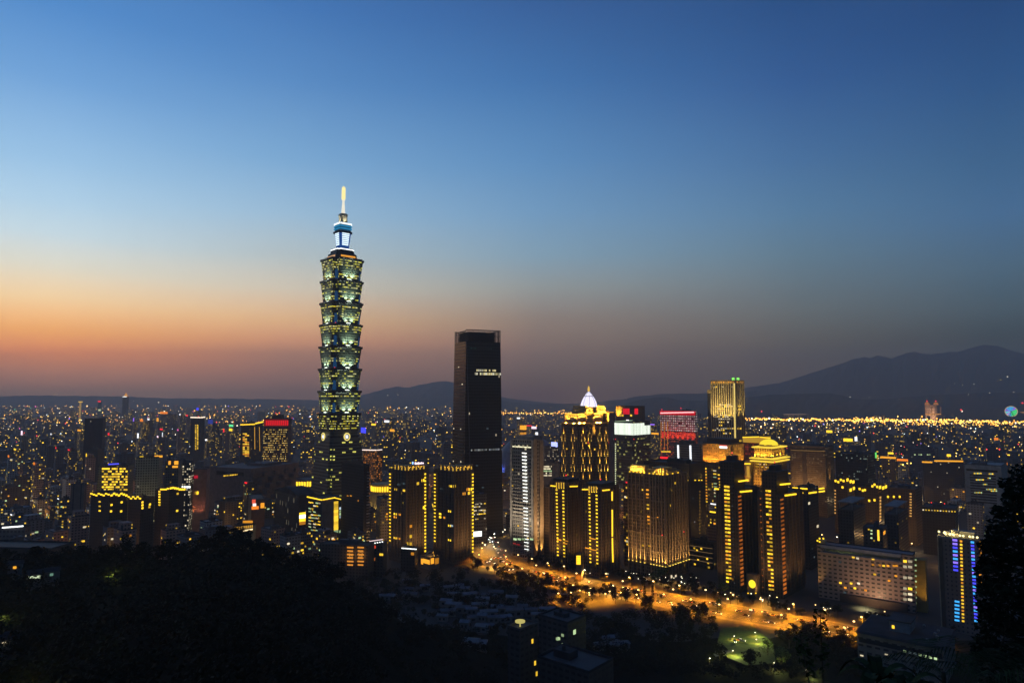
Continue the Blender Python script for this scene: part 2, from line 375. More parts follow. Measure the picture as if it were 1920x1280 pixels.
ridge('hills', [(1120,768),(1170,757),(1200,749),(1235,744),(1252,744),(1275,750),(1330,751),(1390,746),(1440,740),(1500,738),(1555,737),(1580,741),(1600,748),(1660,748),(1700,744),(1740,741),(1800,738),(1850,736),(1920,736),(2150,730)], 7000, 1900, FORESTM)
ridge('hills', [(930,750),(1000,757),(1080,756),(1170,748),(1200,742),(1250,738),(1330,737),(1420,732)], 9600, 2000, FORESTM)
ridge('mountain', [(640,752),(678,741),(700,735),(720,729),(745,724),(765,727),(782,722),(800,719),(822,715),(836,714),(848,717),(862,718),(880,724),(910,735),(945,745),(1000,752),(1060,757)], 12200, 3000, FORESTM)
ridge('hills', [(-160,740),(0,742),(60,741),(150,742),(230,743),(300,746),(420,747),(520,748),(600,750),(700,752)], 12600, 2600, FORESTM)

# ================================================================== LANDMARK TOWERS
# ---- the tiered tower
def tiered_tower():
    D = 1035; c = at(637.5, 700, D); T = empty('tiered_skyscraper', (c.x, c.y, 0), R_(42))
    tag(T, 'tallest tower of eight flared green glass tiers with bright spire', 'skyscraper')
    zz = lambda py: at(638, py, D).z
    GL = pbr('green_glass', (.095,.11,.095), .35, 0, .15, .1, .5)
    PANE = facade('tower_panes', (.05,.06,.055), (.03,.04,.035), 1.4, 60, .62, 1.0, .3, ((.9,.85,.08),(.95,.9,.35),(.85,.66,.03),(.65,.8,.3)), 1.35, .5, run=2, rowvar=True)
    LEDB = emit('notch_blue', (.02,.13,.36), .3); FLD = emit('flood_white', (.85,1,.8), 3)
    def ring(s, z, n=.13):
        q = s*(1-2*n)
        return [(s,-q,z),(s,q,z),(q,q,z),(q,s,z),(-q,s,z),(-q,q,z),(-s,q,z),(-s,-q,z),(-q,-q,z),(-q,-s,z),(q,-s,z),(q,-q,z)]
    z0, hm = zz(815), (zz(488)-zz(815))/8
    sb, st = 21.9, 25.4
    def module():
        m = MB(); m.loft([ring(sb, 0), ring(st, hm-2.2)], 0, False, True); return m
    mm = module().mesh('module', GL)
    co = MB(); co.loft([ring(st+.3, hm-4.0), ring(st+1.2, hm-3.0), ring(st+1.4, hm-.3), ring(st-2, hm+.02)], 0, True, True); cm = co.mesh('cornice', DKMET)
    bands = []
    for j in range(8):
        za = 2.0 + j*(hm-4.6)/8 + .7; zb = za + (hm-4.6)/8*.4; b = MB()
        b.loft([ring(sb+(st-sb)*za/(hm-2.2)+.12, za), ring(sb+(st-sb)*zb/(hm-2.2)+.12, zb)], 0, False)
        bands.append(b.mesh('window_band', PANE))
    orn = MB()
    for k in (-1, 0, 1): orn.lathe([(.1, -1.2), (1.5, -.7), (1.9, 0), (1.2, .9), (.1, 1.3)], 8, k*2.6, 0)
    om = orn.mesh('ornament', METAL); ln_ = MB()
    ln_.box(-2.3, 2.3, -2.3, 2.3, 1, hm*.45); lm = ln_.mesh('light_strip', LEDB)
    fx = MB(); fx.box(-3.2, 3.2, -.4, .4, 0, .9); fm = fx.mesh('floodlight', FLD)
    def add(me, name, par, loc=(0,0,0), rz=0):
        o = bpy.data.objects.new(name, me); col.objects.link(o); o.parent = par; o.location = loc; o.rotation_euler.z = rz; return o
    for k in range(8):
        mo = add(mm, 'module', T, (0, 0, z0 + k*hm))
        add(cm, 'cornice', mo)
        for b in bands: add(b, 'window_band', mo)
        for q in range(4):
            a = q*math.pi/2
            add(om, 'ornament', mo, (st*1.04*math.cos(a), st*1.04*math.sin(a), hm-1), a + math.pi/2)
            if k: add(fm, 'floodlight', mo, ((sb+1.4)*math.cos(a), (sb+1.4)*math.sin(a), .4), a + math.pi/2)
            e = sb*.74 + 2.2; p = a + math.pi/4
            if k: add(lm, 'light_strip', mo, (e*math.sqrt(2)*math.cos(p)*.985, e*math.sqrt(2)*math.sin(p)*.985, 0), a)
        if k:
            for q, ex in ((2, 42000), (3, 52000)):
                a = q*math.pi/2; ca, sa = math.cos(a), math.sin(a)
                for s_ in (-1, 1):
                    lamp(mo, 'SPOT', ((sb+3.4)*ca - s_*5*sa, (sb+3.4)*sa + s_*5*ca, .6), ex, (.78,1,.7), (-.12*ca, -.12*sa, 1), 95, .5, 1)
    # tapering base below the tiers
    b = MB(); b.loft([ring(34, 0, .08), ring(25, z0-3, .08)]); base = b.build('base', GL, T)
    for j in range(24):
        za = 6 + j*(z0-12)/24; f = za/(z0-3); zb = za+1.9; f2 = zb/(z0-3); b = MB()
        b.loft([ring(34+(25-34)*f+.15, za, .08), ring(34+(25-34)*f2+.15, zb, .08)], 0, False)
        b.build('window_band', facade('tower_base_panes', (.03,.035,.035), (.02,.025,.025), 1.9, 60, .7, 1, .085, ((.9,.85,.15),(.75,.9,.3),(.9,.9,.5)), 1.2, .5, run=3), base)
    b = MB(); b.loft([ring(23.4, z0-3, .1), ring(23.4, z0, .1)]); b.build('neck', DKMET, T)
    # the round coin emblems on the four faces
    for q in range(4):
        a = q*math.pi/2; b = MB(); r0, r1 = 4.0, 5.9; n = 28; o_ = 24.9
        for i in range(n):
            t0, t1 = 2*math.pi*i/n, 2*math.pi*(i+1)/n
            P_ = lambda r, t, o: (o, r*math.cos(t)*.86, r*math.sin(t))
            b.quad(P_(r0,t0,o_+1), P_(r1,t0,o_+1), P_(r1,t1,o_+1), P_(r0,t1,o_+1)); b.quad(P_(r1,t0,o_-.4), P_(r1,t0,o_+1), P_(r1,t1,o_+1), P_(r1,t1,o_-.4))
        em = b.build('coin_emblem', emit('coin_yellow', (1,.8,.22), 1.0), T, (0, 0, zz(817)), a)
        b = MB(); b.box(o_-.4, o_+.8, -1.8, 1.8, -2.3, 2.3); b.build('coin_centre', emit('coin_white', (.9,.93,1), 1.5), em)
    # upper setback storeys
    zt = zz(488); b = MB(); b.loft([ring(18, zt), ring(17.2, zz(478))]); b.build('setback', DKMET, T)
    for q in range(4):
        a = q*math.pi/2; ca, sa = math.cos(a), math.sin(a); b = MB(); b.box(18.3, 18.9, -12, 12, zt+2, zz(482.5))
        b.build('light_strip', emit('deck_amber', (1,.4,.04), .9) if q != 2 else emit('deck_mixed', (.9,.5,.25), .7), T, None, a)
    b = MB(); b.loft([ring(14.8, zz(478)), ring(13.6, zz(468))]); b.build('setback', DKMET, T)
    b = MB(); b.loft([ring(14.2, zz(471)), ring(14.2, zz(469.2))]); b.build('light_strip', emit('deck_white', (.95,1,1), 2.0, 0, True), T)
    BLUEP = emit('crown_blue', (.01,.1,.45), .55); b = MB()
    b.loft([ring(7.4, zz(468.5)), ring(7.9, zz(463)), ring(10, zz(437))]); cr = b.build('lantern', BLUEP, T)
    for q in range(4):
        a = q*math.pi/2
        for j in range(7):
            f = j/7; za = zz(461.5) + (zz(437.5)-zz(461.5))*f; zb = za + (zz(437.5)-zz(461.5))/7*.68
            wa, wb = 8.05+1.9*f+.12, 8.05+1.9*(f+.1)+.12; b = MB(); hw = 5.2 + 1.3*f
            b.loft([[(wa-.3,-hw,za),(wa,-hw,za),(wa,hw,za),(wa-.3,hw,za)], [(wb-.3,-hw,zb),(wb,-hw,zb),(wb,hw,zb),(wb-.3,hw,zb)]], 0, True, True)
            b.build('light_panel', emit('lantern_white', (.72,.9,1), 1.5, 0, True), cr, None, a)
    b = MB(); b.loft([ring(11.6, zz(439)), ring(11.6, zz(435.5)), ring(10, zz(435))], 0, True, True); b.build('cornice', pbr('blue_dark', (.02,.03,.06), .6), T)
    b = MB(); b.loft([ring(9.6, zz(435)), ring(10.2, zz(420.5))]); up_ = b.build('upper_block', emit('crown_teal', (.01,.08,.17), .5), T)
    for q in range(4):
        for za, zb, mt in ((423.2, 420.2, emit('crown_edge_white', (.85,.95,1), 1.5)), (427.5, 425, emit('crown_teal_strip', (.02,.3,.6), .8)), (432, 429.8, MATS['crown_teal_strip'])):
            b = MB(); b.box(9.6, 10.6, -9.2, 9.2, zz(za), zz(zb)); b.build('light_strip', mt, up_, None, q*math.pi/2)
    SPB = pbr('spire_stone', (.4,.38,.3), .6); b = MB()
    b.loft([ring(5.6, zz(420.2)), ring(5, zz(407)), ring(5.8, zz(406)), ring(5.4, zz(401.8)), ring(4, zz(401))]); b.build('spire_base', SPB, T)
    for q in range(4):
        a = q*math.pi/2; lamp(T, 'SPOT', (7.6*math.cos(a), 7.6*math.sin(a), zz(420)), 14000, (1,.9,.6), (-.1*math.cos(a), -.1*math.sin(a), 1), 80, .5, 1)
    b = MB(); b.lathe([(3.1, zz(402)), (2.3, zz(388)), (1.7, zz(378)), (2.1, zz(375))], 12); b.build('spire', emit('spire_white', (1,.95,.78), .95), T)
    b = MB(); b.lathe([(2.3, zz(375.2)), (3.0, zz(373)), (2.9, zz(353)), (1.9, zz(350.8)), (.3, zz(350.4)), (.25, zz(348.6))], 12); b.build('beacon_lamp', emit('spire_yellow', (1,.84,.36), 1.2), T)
    for q, k in ((0, 2), (0, 4), (2.5, 2), (2.5, 4)):
        a = q*math.pi/2; b = MB(); b.lathe([(.1, 0), (1.2, 1.1), (.1, 2.2)], 8); rr = 27 if q == 0 else 26.5
        b.build('beacon', BEAC, T, (rr*math.cos(a), rr*math.sin(a)*1.0, z0 + (k+1)*hm + .3))
    REG.append((590, 692, 350, 930, D, 'tiered tower', c.x, c.y, 46))
tiered_tower()

# ---- the dark slab tower with an open crown
def slab_tower():
    D = 900; s = B('slab_skyscraper', 'black glass slab skyscraper tapering upward to an open finned crown', 'skyscraper', 853, 874, 938, 617, D, 25, 0, 930, 'black slab tower')
    T = s.root; w, l, h = s.b, s.a, s.h; tp = 3.2
    DG = facade('slab_glass', (.021,.022,.028), (.014,.015,.02), 2.4, 4.1, .8, .72, .004, (WHT, YEL), .5, .4, .2, noise=.1)
    fr = lambda e, z: [(-e, -e, z), (w+e, -e, z), (w+e, l+e, z), (-e, l+e, z)]
    zc = s.uv(905, 641, 'R')[1]; b = MB(); b.loft([fr(tp, 0), fr(0.25, zc)]); s.part('wall', b, DG)
    e_at = lambda z: tp + (0.25-tp)*z/zc
    # open crown: fins and rails round the plant deck
    b = MB()
    for i in range(29):
        x = w*i/28; b.box(x-.3, x+.3, -.3, .3, zc+.01, h); b.box(x-.14, x+.14, l-.3, l+.3, zc+.01, h)
    for i in range(15):
        y = l*i/14; b.box(-.3, .3, y-.14, y+.14, zc+.01, h-1.6); b.box(w-.3, w+.3, y-.14, y+.14, zc+.01, h)
    b.box(-.2, w+.2, -.25, .25, h-.9, h); b.box(-.2, w+.2, l-.25, l+.25, h-.9, h); b.box(w-.25, w+.25, 0, l, h-.9, h); b.box(-.25, .25, 0, l, h-2.4, h-1.6)
    b.box(-.2, w+.2, -.35, .35, (zc+h)/2-.3, (zc+h)/2+.3)
    s.part('crown_screen', b, DKMET)
    b = MB(); b.box(w*.1, w*.84, l*.08, l*.92, zc+.01, h-3); s.part('plant_room', b, pbr('plant_dark', (.02,.022,.028), .6))
    b = MB(); b.box(w*.02, w*.2, .4, 1, zc-26, zc-1); s.part('glass_slot', b, pbr('slot_grey', (.09,.1,.12), .3))
    # slanting corner fold and the pale service strip on the narrow face
    b = MB(); z1 = zc
    b.loft([[(w*.10+3.5, -e_at(0)-.3, 0), (w*.10+4.1, -e_at(0)-.3, 0), (w*.10+4.1, -e_at(0)+.3, 0), (w*.10+3.5, -e_at(0)+.3, 0)], [(.2, -e_at(z1)-.3, z1), (.8, -e_at(z1)-.3, z1), (.8, .3, z1), (.2, .3, z1)]]); s.part('fold_rib', b, pbr('rib_grey', (.12,.12,.13), .4))
    for j in range(46):
        z = 12 + (zc*.8-12)*j/46; e = e_at(z)
        b = MB(); b.box(-e-.5, -e+.1, l*.1, l*.55, z, z+1.3); s.part('louvre', b, pbr('louvre_grey', (.055,.053,.056), .6))
    WPAN = facade('slab_lit', (.02,.02,.02), (.02,.02,.02), 2.6, 99, .78, 1.0, .85, ((1,.85,.4),(1,.95,.7),(.8,.75,.4)), .8, .5); WPAN2 = facade('slab_lit_dim', (.02,.02,.02), (.02,.02,.02), 2.6, 99, .78, 1, .8, ((.7,.75,.7),(.5,.55,.6)), .35, .5); WPAN3 = facade('slab_lit_green', (.02,.02,.02), (.02,.02,.02), 2.6, 99, .7, 1, .6, ((.1,.5,.4),), .35, .5)
    for x0, x1, py, mt, hh in ((890, 942, 700.5, WPAN, 1.5), (893, 930, 694, WPAN, 1.3), (882, 941, 843.5, WPAN2, 1.2), (882, 922, 652.5, WPAN3, .8)):
        (u0, z), (u1, _) = s.uv(x0, py, 'R'), s.uv(x1, py, 'R'); e = e_at(z); b = MB(); b.box(u0, min(u1, w+e), -e-.35, -e+.2, z-hh, z+hh); s.part('window_band', b, mt)
    for px, py in ((853, 803), (866, 804), (853, 864), (867, 865), (868, 720), (861, 688), (913, 803), (893, 872), (904, 913)):
        f = 'L' if px < 874 else 'R'; u, z = s.uv(px, py, f); e = e_at(z); s.win(f, u, z, 2.6, 1.4, WW if px < 874 else WDIM, off=e+.1)
slab_tower()

# ---- pale condominium with the zigzag light column
def condo():
    s = B('apartment_tower', 'pale apartment tower with one zigzag column of white lights', 'apartment tower', 958, 1000, 1018, 826, 790, 50, 0, 1040, 'white-lit condominium')
    s.wall(facade('condo_wall', (.27,.25,.225), (.02,.022,.028), 3.4, 4.2, .72, .62, .015, (WHT, YEL), .7))
    s.roof(CONC, 1.5, 1); h, a, b_ = s.h, s.a, s.b
    for j in range(31):
        z = 6 + (h-16)*j/31; b = MB(); s.fb(b, 'L', a*.07, a*.93, z, z+.5, 0, 1.0); s.part('balcony', b, CONC)
    b = MB(); s.fb(b, 'L', -.3, a*.07, 0, h, 0, 1.3); s.fb(b, 'L', a*.93, a+.3, 0, h, 0, 1.3); s.part('corner_pier', b, CONC)
    b = MB(); s.fb(b, 'R', 0, b_*.34, 0, h+2, 0, .8); s.fb(b, 'R', b_*.62, b_, 0, h, 0, .8); s.part('pilasters', b, pbr('condo_tan', (.3,.24,.17), .8))
    b = MB(); b.box(a*.0+.5, b_-.5, .5, a*.75, h, h+5.5); s.part('penthouse', b, CONC)
    n = 29
    for i in range(n):
        if i == 15: continue
        y = 849 + (1029-849)*i/(n-1); x = 984 + 6*i/(n-1)*.75
        s.pwin('L', x-3.6, y-1.2, x+3.8, y+1.0, LW if i % 3 else emit('led_soft_white', (1,.98,.85), 1.7), 'stair_light', off=1.05)
        s.pwin('L', x+1.2, y+1.0, x+2.6, y+4.0, emit('zig_dim', (.9,.92,.75), .45), 'stair_light', off=1.0)
    s.strip('L', 962, 836.5, 997, 838.5, 1.6, emit('led_roof_soft', (1,.95,.6), 1.3), out=1.2)
    for px in (967, 974, 982, 990): s.pwin('L', px-.8, 834, px+.8, 838, WW, off=1)
    for px in (967, 975, 983, 998): s.pwin('L', px-2.6, 1008, px+2.6, 1012, WG, off=1.1)
    for px, py in ((966, 1018), (973, 1020)): s.pwin('L', px-2.6, py-1.5, px+2.6, py+1.5, emit('shop_red', (.5,.02,.02), .6), 'sign', off=1.1)
    for px, py in ((972, 985), (997, 986), (990, 1008), (961, 880), (961, 910)): s.pwin('L', px-1.2, py-1, px+1.2, py+1, WY, off=.3)
    for u in (.3, .75): s.up('R', b_*u, 2, 90000, (1,.55,.15), 40, 3.6, .07, None)
    lamp(s.root, 'SPOT', (b_*.5, -30, 4), 260000, (1,.6,.28), (0, .4, 1), 80, 1, 1)  # this lamp and the next pair are added fills without fixtures
    for v in (.25, .75): lamp(s.root, 'SPOT', (-34, a*v, 4), 200000, (1,.8,.55), (.42, 0, 1), 85, 1, 1)
condo()

# ---- gold crowned tower
def gold_tower():
    s = B('office_tower', 'dark tower dotted with golden uplights under a white glass dome', 'skyscraper', 1053, 1083, 1141, 795, 960, 33, 0, 900, 'gold-crowned tower')
    h, a, b_ = s.h, s.a, s.b
    s.wall(facade('gold_wall', (.075,.06,.045), (.015,.015,.018), 2.6, 4, .6, .6, .02, (YEL, AMB, WHT), .6))
    s.roof(GOLDST, 2.0, 0)
    UPC = (1,.6,.08)
    rows = [811, 825, 839.5, 853.5, 867, 881.5, 896]
    PIL = pbr('gold_pilaster', (.22,.16,.08), .7); b = MB()
    def cols(f, pxs, alt):
        for k, y in enumerate(rows):
            for px in pxs if k % 2 == alt else [p + d for p in pxs for d in (-2.9, 2.9)]:
                u, z = s.uv(px, y, f)
                s.up(f, u, z, 14000, UPC, 36, .8, .14, emit('uplight_gold', (1,.7,.1), 1.6), .8)
                s.fb(b, f, u-.9, u+.9, z, z+8.5, 0, .35)
    cols('L', [1057, 1074.5], 0); cols('R', [1093, 1105.5, 1124.5, 1136.5], 0)
    s.part('pilasters', b, PIL)
    # crown tiers
    def tier(px0, px1, y0, y1, dep, name, mat, in_u=0.0):
        (u0, z0), (u1, _) = s.uv(px0, y1, 'R'), s.uv(px1, y1, 'R'); z1 = s.uv((px0+px1)/2, y0, 'R')[1]
        b = MB(); b.box(u0, u1, in_u, in_u + dep, z0, z1); s.part(name, b, mat); return u0, u1, z0, z1
    m = b_*.5
    tier1 = MB(); x0, x1 = -.5, b_*.86; zt1 = s.uv(1100, 775, 'R')[1]
    tier1.box(x0+3, x1, 3, a-3, h, zt1); s.part('crown_tier', tier1, GOLDST)
    for u, e in ((b_*.06, 190000), (b_*.2, 160000), (b_*.62, 160000), (b_*.72, 190000)):
        lamp(s.root, 'SPOT', (u, -.2, h+.6), e*2.6, UPC, (0, .3, 1), 120, .6, 1)
        s.win('R', u, h+1, 2.0, 1.6, LY, 'uplight', off=-1.2)
    for v in (.25, .7): lamp(s.root, 'SPOT', (-.2, a*v, h+.6), 280000, UPC, (.3, 0, 1), 120, .6, 1)
    b = MB(); b.box(b_*.3, b_*.55, 1, 3.2, h, h+6); b.box(b_*.46, b_*.56, -.6, 1, h-16, h-1); s.part('balcony', b, GOLDST)
    lamp(s.root, 'SPOT', (b_*.51, -2, h-15), 24000, UPC, (0, .2, 1), 60, .5, 1)
    zt2 = s.uv(1115, 760.5, 'R')[1]; c0, c1 = b_*.28, b_*.98
    for i, (z0, z1) in enumerate(((zt1, zt1+(zt2-zt1)*.3), (zt1+(zt2-zt1)*.36, zt1+(zt2-zt1)*.66), (zt1+(zt2-zt1)*.72, zt2))):
        k = i*1.1; b = MB(); b.box(c0+k, b_*.54, 2.4+k, a-4, z0, z1); b.box(b_*.66, c1-k, 2.4+k, a-4, z0, z1); s.part('crown_tier', b, GOLDST)
        for u in (.36, .48, .72, .84, .93): lamp(s.root, 'SPOT', (b_*u, .8+k, z0-.6), 13000, UPC, (0, .4, 1), 90, .4, 1)
    b = MB(); b.box(c1-.5, b_+2.5, 2, a*.7, h+2, zt1+2); s.part('balcony', b, GOLDST)
    for z in (h+2, h+8): lamp(s.root, 'SPOT', (b_+1, 0, z), 24000, UPC, (0, .3, 1), 80, .4, 1)
    b = MB(); b.box(b_*.5, b_*.7, 5, a-5, zt1, zt2); s.part('core', b, DARKST)
    u0, _ = s.uv(1099, 760, 'R'); u1, _ = s.uv(1130, 760, 'R'); rr = (u1-u0)/2*.77; cx = (u0+u1)/2; cy_ = rr*.9+2
    zb = zt2-1.5; hd = s.uv(1114, 732.5, 'R')[1] - zb
    prof = [(rr*(1-(i/12)**1.7)**.95 + .3, zb + hd*i/12*.99) for i in range(13)]
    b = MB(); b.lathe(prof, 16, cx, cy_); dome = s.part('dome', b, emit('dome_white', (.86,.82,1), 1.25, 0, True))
    b = MB()
    for i in range(8):
        t = 2*math.pi*i/8+.2
        for (r0, z0), (r1, z1) in zip(prof[:-1], prof[1:]): b.tube((cx+r0*1.02*math.cos(t), cy_+r0*1.02*math.sin(t), z0), (cx+r1*1.02*math.cos(t), cy_+r1*1.02*math.sin(t), z1), .22, .22, 4)
    b.lathe([(prof[8][0]+.4, prof[8][1]-.4), (prof[8][0]+.5, prof[8][1]+.3), (prof[8][0]-.2, prof[8][1]+.5)], 16, cx, cy_)
    b.build('dome_rib', pbr('dome_rib', (.2,.2,.35), .5), dome)
    zt = zb + hd; b = MB(); b.lathe([(1.2, zt-.8), (1.9, zt+1.5), (1.2, zt+3.4), (1.7, zt+4.4), (.5, zt+6.5), (.15, zt+8)], 10, cx, cy_); s.part('finial', b, emit('finial_gold', (1,.62,.12), .8))
    s.beacon(b_*.32, -.5, s.uv(1105, 833, 'R')[1]); s.beacon(b_+.3, .5, s.uv(1140, 833, 'R')[1])
    for px, py in ((1099, 830), (1063, 841), (1115, 842), (1104, 835)): s.pwin('L' if px < 1083 else 'R', px-1.2, py-1.2, px+1.2, py+1.2, WY)
gold_tower()

# ---- pair of brown residential towers with ladder lights
def ladder_tower(label, L, C, R, top, D, lx, ly, gold, vs, short):
    s = B('apartment_tower', label, 'apartment tower', L, C, R, top, D, 48, 0, 1050, short, 'brown apartment towers beside the wide road')
    s.wall(facade('brown_res', (.11,.075,.05), (.012,.012,.014), 2.9, 3.3, .55, .6, .008, (YEL, AMB), .6))
    s.roof(BROWNST, 2.0, 1); h, a, b_ = s.h, s.a, s.b
    b = MB(); b.box(b_*.1, b_*.9, a*.1, a*.9, h, h+5); s.part('penthouse', b, DARKST)
    s.fins(BROWNST, 'L', 7, 4, h, .8, .7); s.fins(BROWNST, 'R', 6, 4, h, .8, .7)
    n = 20
    for k in range(2):
        for i in range(n):
            f = i/(n-1); x = lx[k] + (lx[k+2]-lx[k])*f; y = ly[0] + (ly[1]-ly[0])*f + k*2.5
            s.pwin('L', x-1.5, y-1.5, x+1.3, y+1.2, LY if (i*7+k*3) % 4 else WY, 'stair_light', off=.75)
    for i in range(0, n, 2):
        f = i/(n-1); y = ly[0] + (ly[1]-ly[0])*f + 4; x0 = lx[0]+(lx[2]-lx[0])*f+2; x1 = lx[1]+(lx[3]-lx[1])*f-2
        s.pwin('L', x0, y-.6, x1, y+.7, emit('ladder_rung', (1,.3,.05), .22), 'rung_light', off=.3)
    for x in (0, 4.5, 9, 13.5):
        s.pup('L', gold[0]+x, gold[1], 16000, c=(1,.62,.1), size=40, off=.9, fixture=LY)
        s.pwin('L', gold[0]+x-.9, gold[1]-10, gold[0]+x+.9, gold[1], emit('crown_tube', (1,.58,.06), .75), 'crown_light', off=.9)
    for x0, y0, x1, y1, f in vs: s.strip(f, x0, y0, x1, y1, 2.0, LY, out=1.0)
    s.beacon(b_*.5, a*.5, h+5); s.wash('L', 2, 36000); s.wash('R', 2, 36000); return s
t1 = ladder_tower('narrower brown apartment tower with one ladder of yellow lights', 1031, 1064, 1092, 908, 745, (1044.5, 1057, 1047, 1059), (918, 1040), (1044.5, 914), [(1033, 910, 1042, 911, 'L'), (1068, 911.5, 1082, 911, 'R')], 'left ladder-lit tower')
for x, y in ((1050, 1011), (1063, 1013), (1061, 1018)): t1.pwin('L', x-4, y-1.5, x+3, y+1.8, WA, off=.8)
t2 = ladder_tower('wider brown apartment tower with ladder lights plus a yellow edge strip', 1092, 1127, 1160, 917, 715, (1106, 1119.5, 1108, 1121), (926, 1053), (1105.5, 921), [(1092, 917, 1103, 917, 'L'), (1129, 919, 1142, 917.5, 'R'), (1147, 921, 1147, 938, 'R'), (1147.2, 955, 1147.4, 1005, 'R'), (1147.4, 1008, 1148.5, 1053, 'R')], 'right ladder-lit tower')
for x, y in ((1114, 1030), (1104, 1027), (1112, 1009)): t2.pwin('L', x-5, y-1.6, x+5, y+1.8, WA, off=.8)

# ---- big gridded block
def grid_block():
    s = B('apartment_tower', 'large gridded stone apartment block with golden uplit piers top and bottom', 'apartment tower', 1178, 1246, 1287, 893, 705, 46, 0, 1075, 'gridded stone block')
    h, a, b_ = s.h, s.a, s.b
    s.wall(facade('grid_wall', (.15,.105,.07), (.012,.012,.014), 2.3, 3.5, .62, .68, .006, (YEL, AMB), .6))
    GS = pbr('grid_stone', (.19,.14,.1), .75)
    f_ = lambda px: s.uv(px, 1000, 'L')[0]; g_ = lambda px: s.uv(px, 1000, 'R')[0]
    zl, zg = 14, 36
    for f, u0, u1, n in (('L', f_(1209), a, 4), ('L', 0, f_(1221), 5), ('R', 0, b_*.5, 4), ('R', b_*.6, b_, 3)):
        s.fins(GS, f, n, 3, h, 1.1, 1.2, u0, u1)
        for i in range(n + 1):
            s.up(f, u0 + (u1-u0)*i/n, zl, 60000 if f == 'L' else 40000, (1,.6,.12), 24, 2.1, .11, emit('uplight_gold', (1,.7,.1), 1.6), 1.1)
    for z in (26, 43, 60, 77, 92):
        b = MB(); s.fb(b, 'L', f_(1209), a, z, z+.9, 0, 1.0); s.fb(b, 'L', 0, f_(1221), z, z+.9, 0, 1.0); s.part('string_course', b, GS)
    s.roof(GS, 1.5, 0)
    b = MB(); b.box(4, 5.5, 0, a, h, h+6); b.box(5.5, b_*.7, 4, 5.5, h, h+6)
    for i in range(5): b.box(1+i*1.7, 2+i*1.7, a*.55, a*.95, h, h+9)
    for i in range(6): b.box(1, 3, a*.05+i*2.6, a*.05+i*2.6+1.1, h, h+9-i)
    b.box(3, b_*.8, 2, a*.45, h, h+4); b.box(5, b_*.5, 4, a*.4, h+4, h+8); s.part('roof_crown', b, GOLDST)
    for v, e in ((.04, 60000), (.12, 60000), (.2, 60000), (.3, 60000), (.4, 60000), (.55, 60000), (.65, 60000), (.75, 60000), (.85, 60000), (.95, 60000)):
        lamp(s.root, 'SPOT', (-.3, a*v, h+1.6), e, (1,.6,.1), (.2, 0, 1), 90, .4, 1); s.win('L', a*v, h+1.9, 1.5, .8, LY, 'uplight', off=.2)
    for v in (.12, .35, .6): lamp(s.root, 'SPOT', (b_*v, -.4, h+1.6), 30000, (1,.6,.1), (0, .2, 1), 90, .4, 1); s.win('R', b_*v, h+1.9, 2.2, .8, LY, 'uplight', off=.2)
    for x, y in ((1206, 918), (1214, 918), (1214, 926), (1214, 932), (1215, 946), (1215, 953), (1216, 968), (1216, 974), (1217, 981), (1234, 970), (1218, 1023), (1206, 1022)):
        s.pwin('L', x-2, y-1.6, x+2, y+1.6, WA if x % 3 else WY)
    for x, y in ((1266, 905), (1258, 919), (1258, 947)): s.pwin('R', x-1.2, y-1.5, x+1.2, y+1.5, WY)
    for x in (1180, 1193, 1203, 1220, 1226, 1238, 1244): s.pwin('L', x-1.3, 1075+(x-1180)*.11, x+1.3, 1079+(x-1180)*.11, WW, 'entrance_light')
    for x in (1259, 1267): s.pwin('R', x-1.3, 1078, x+1.3, 1082, WW, 'entrance_light')
    s.wash('L', 3, 60000); s.wash('R', 3, 60000); s.beacon(-1.5, f_(1243), s.uv(1243, 1003, 'L')[1]-2, .6); s.beacon(g_(1280), -1.5, s.uv(1280, 997, 'R')[1]-2, .6)
grid_block()

def dark_block():
    s = B('apartment_tower', 'flat dark apartment block standing behind the gridded stone block', 'apartment tower', 1207, 1292, 1322, 872, 770, 47, 0, 1010, 'dark flat block')
    s.wall(facade('dark_res', (.05,.045,.045), (.012,.014,.016), 2.6, 3.3, .5, .55, .012, (COO, YEL), .35))
    s.roof(DARKST, 1.5, 2)
    for x in (1284, 1289, 1303, 1310, 1315): s.pup('L' if x < 1292 else 'R', x, 899, 8000, c=(1,.6,.1), size=60, fixture=LY, fs=1.6)
    for i in range(14): s.pwin('R', 1312-1, 920+i*6, 1312+1, 922+i*6, emit('win_faint_amber', (.5,.28,.05), .35))
dark_block()

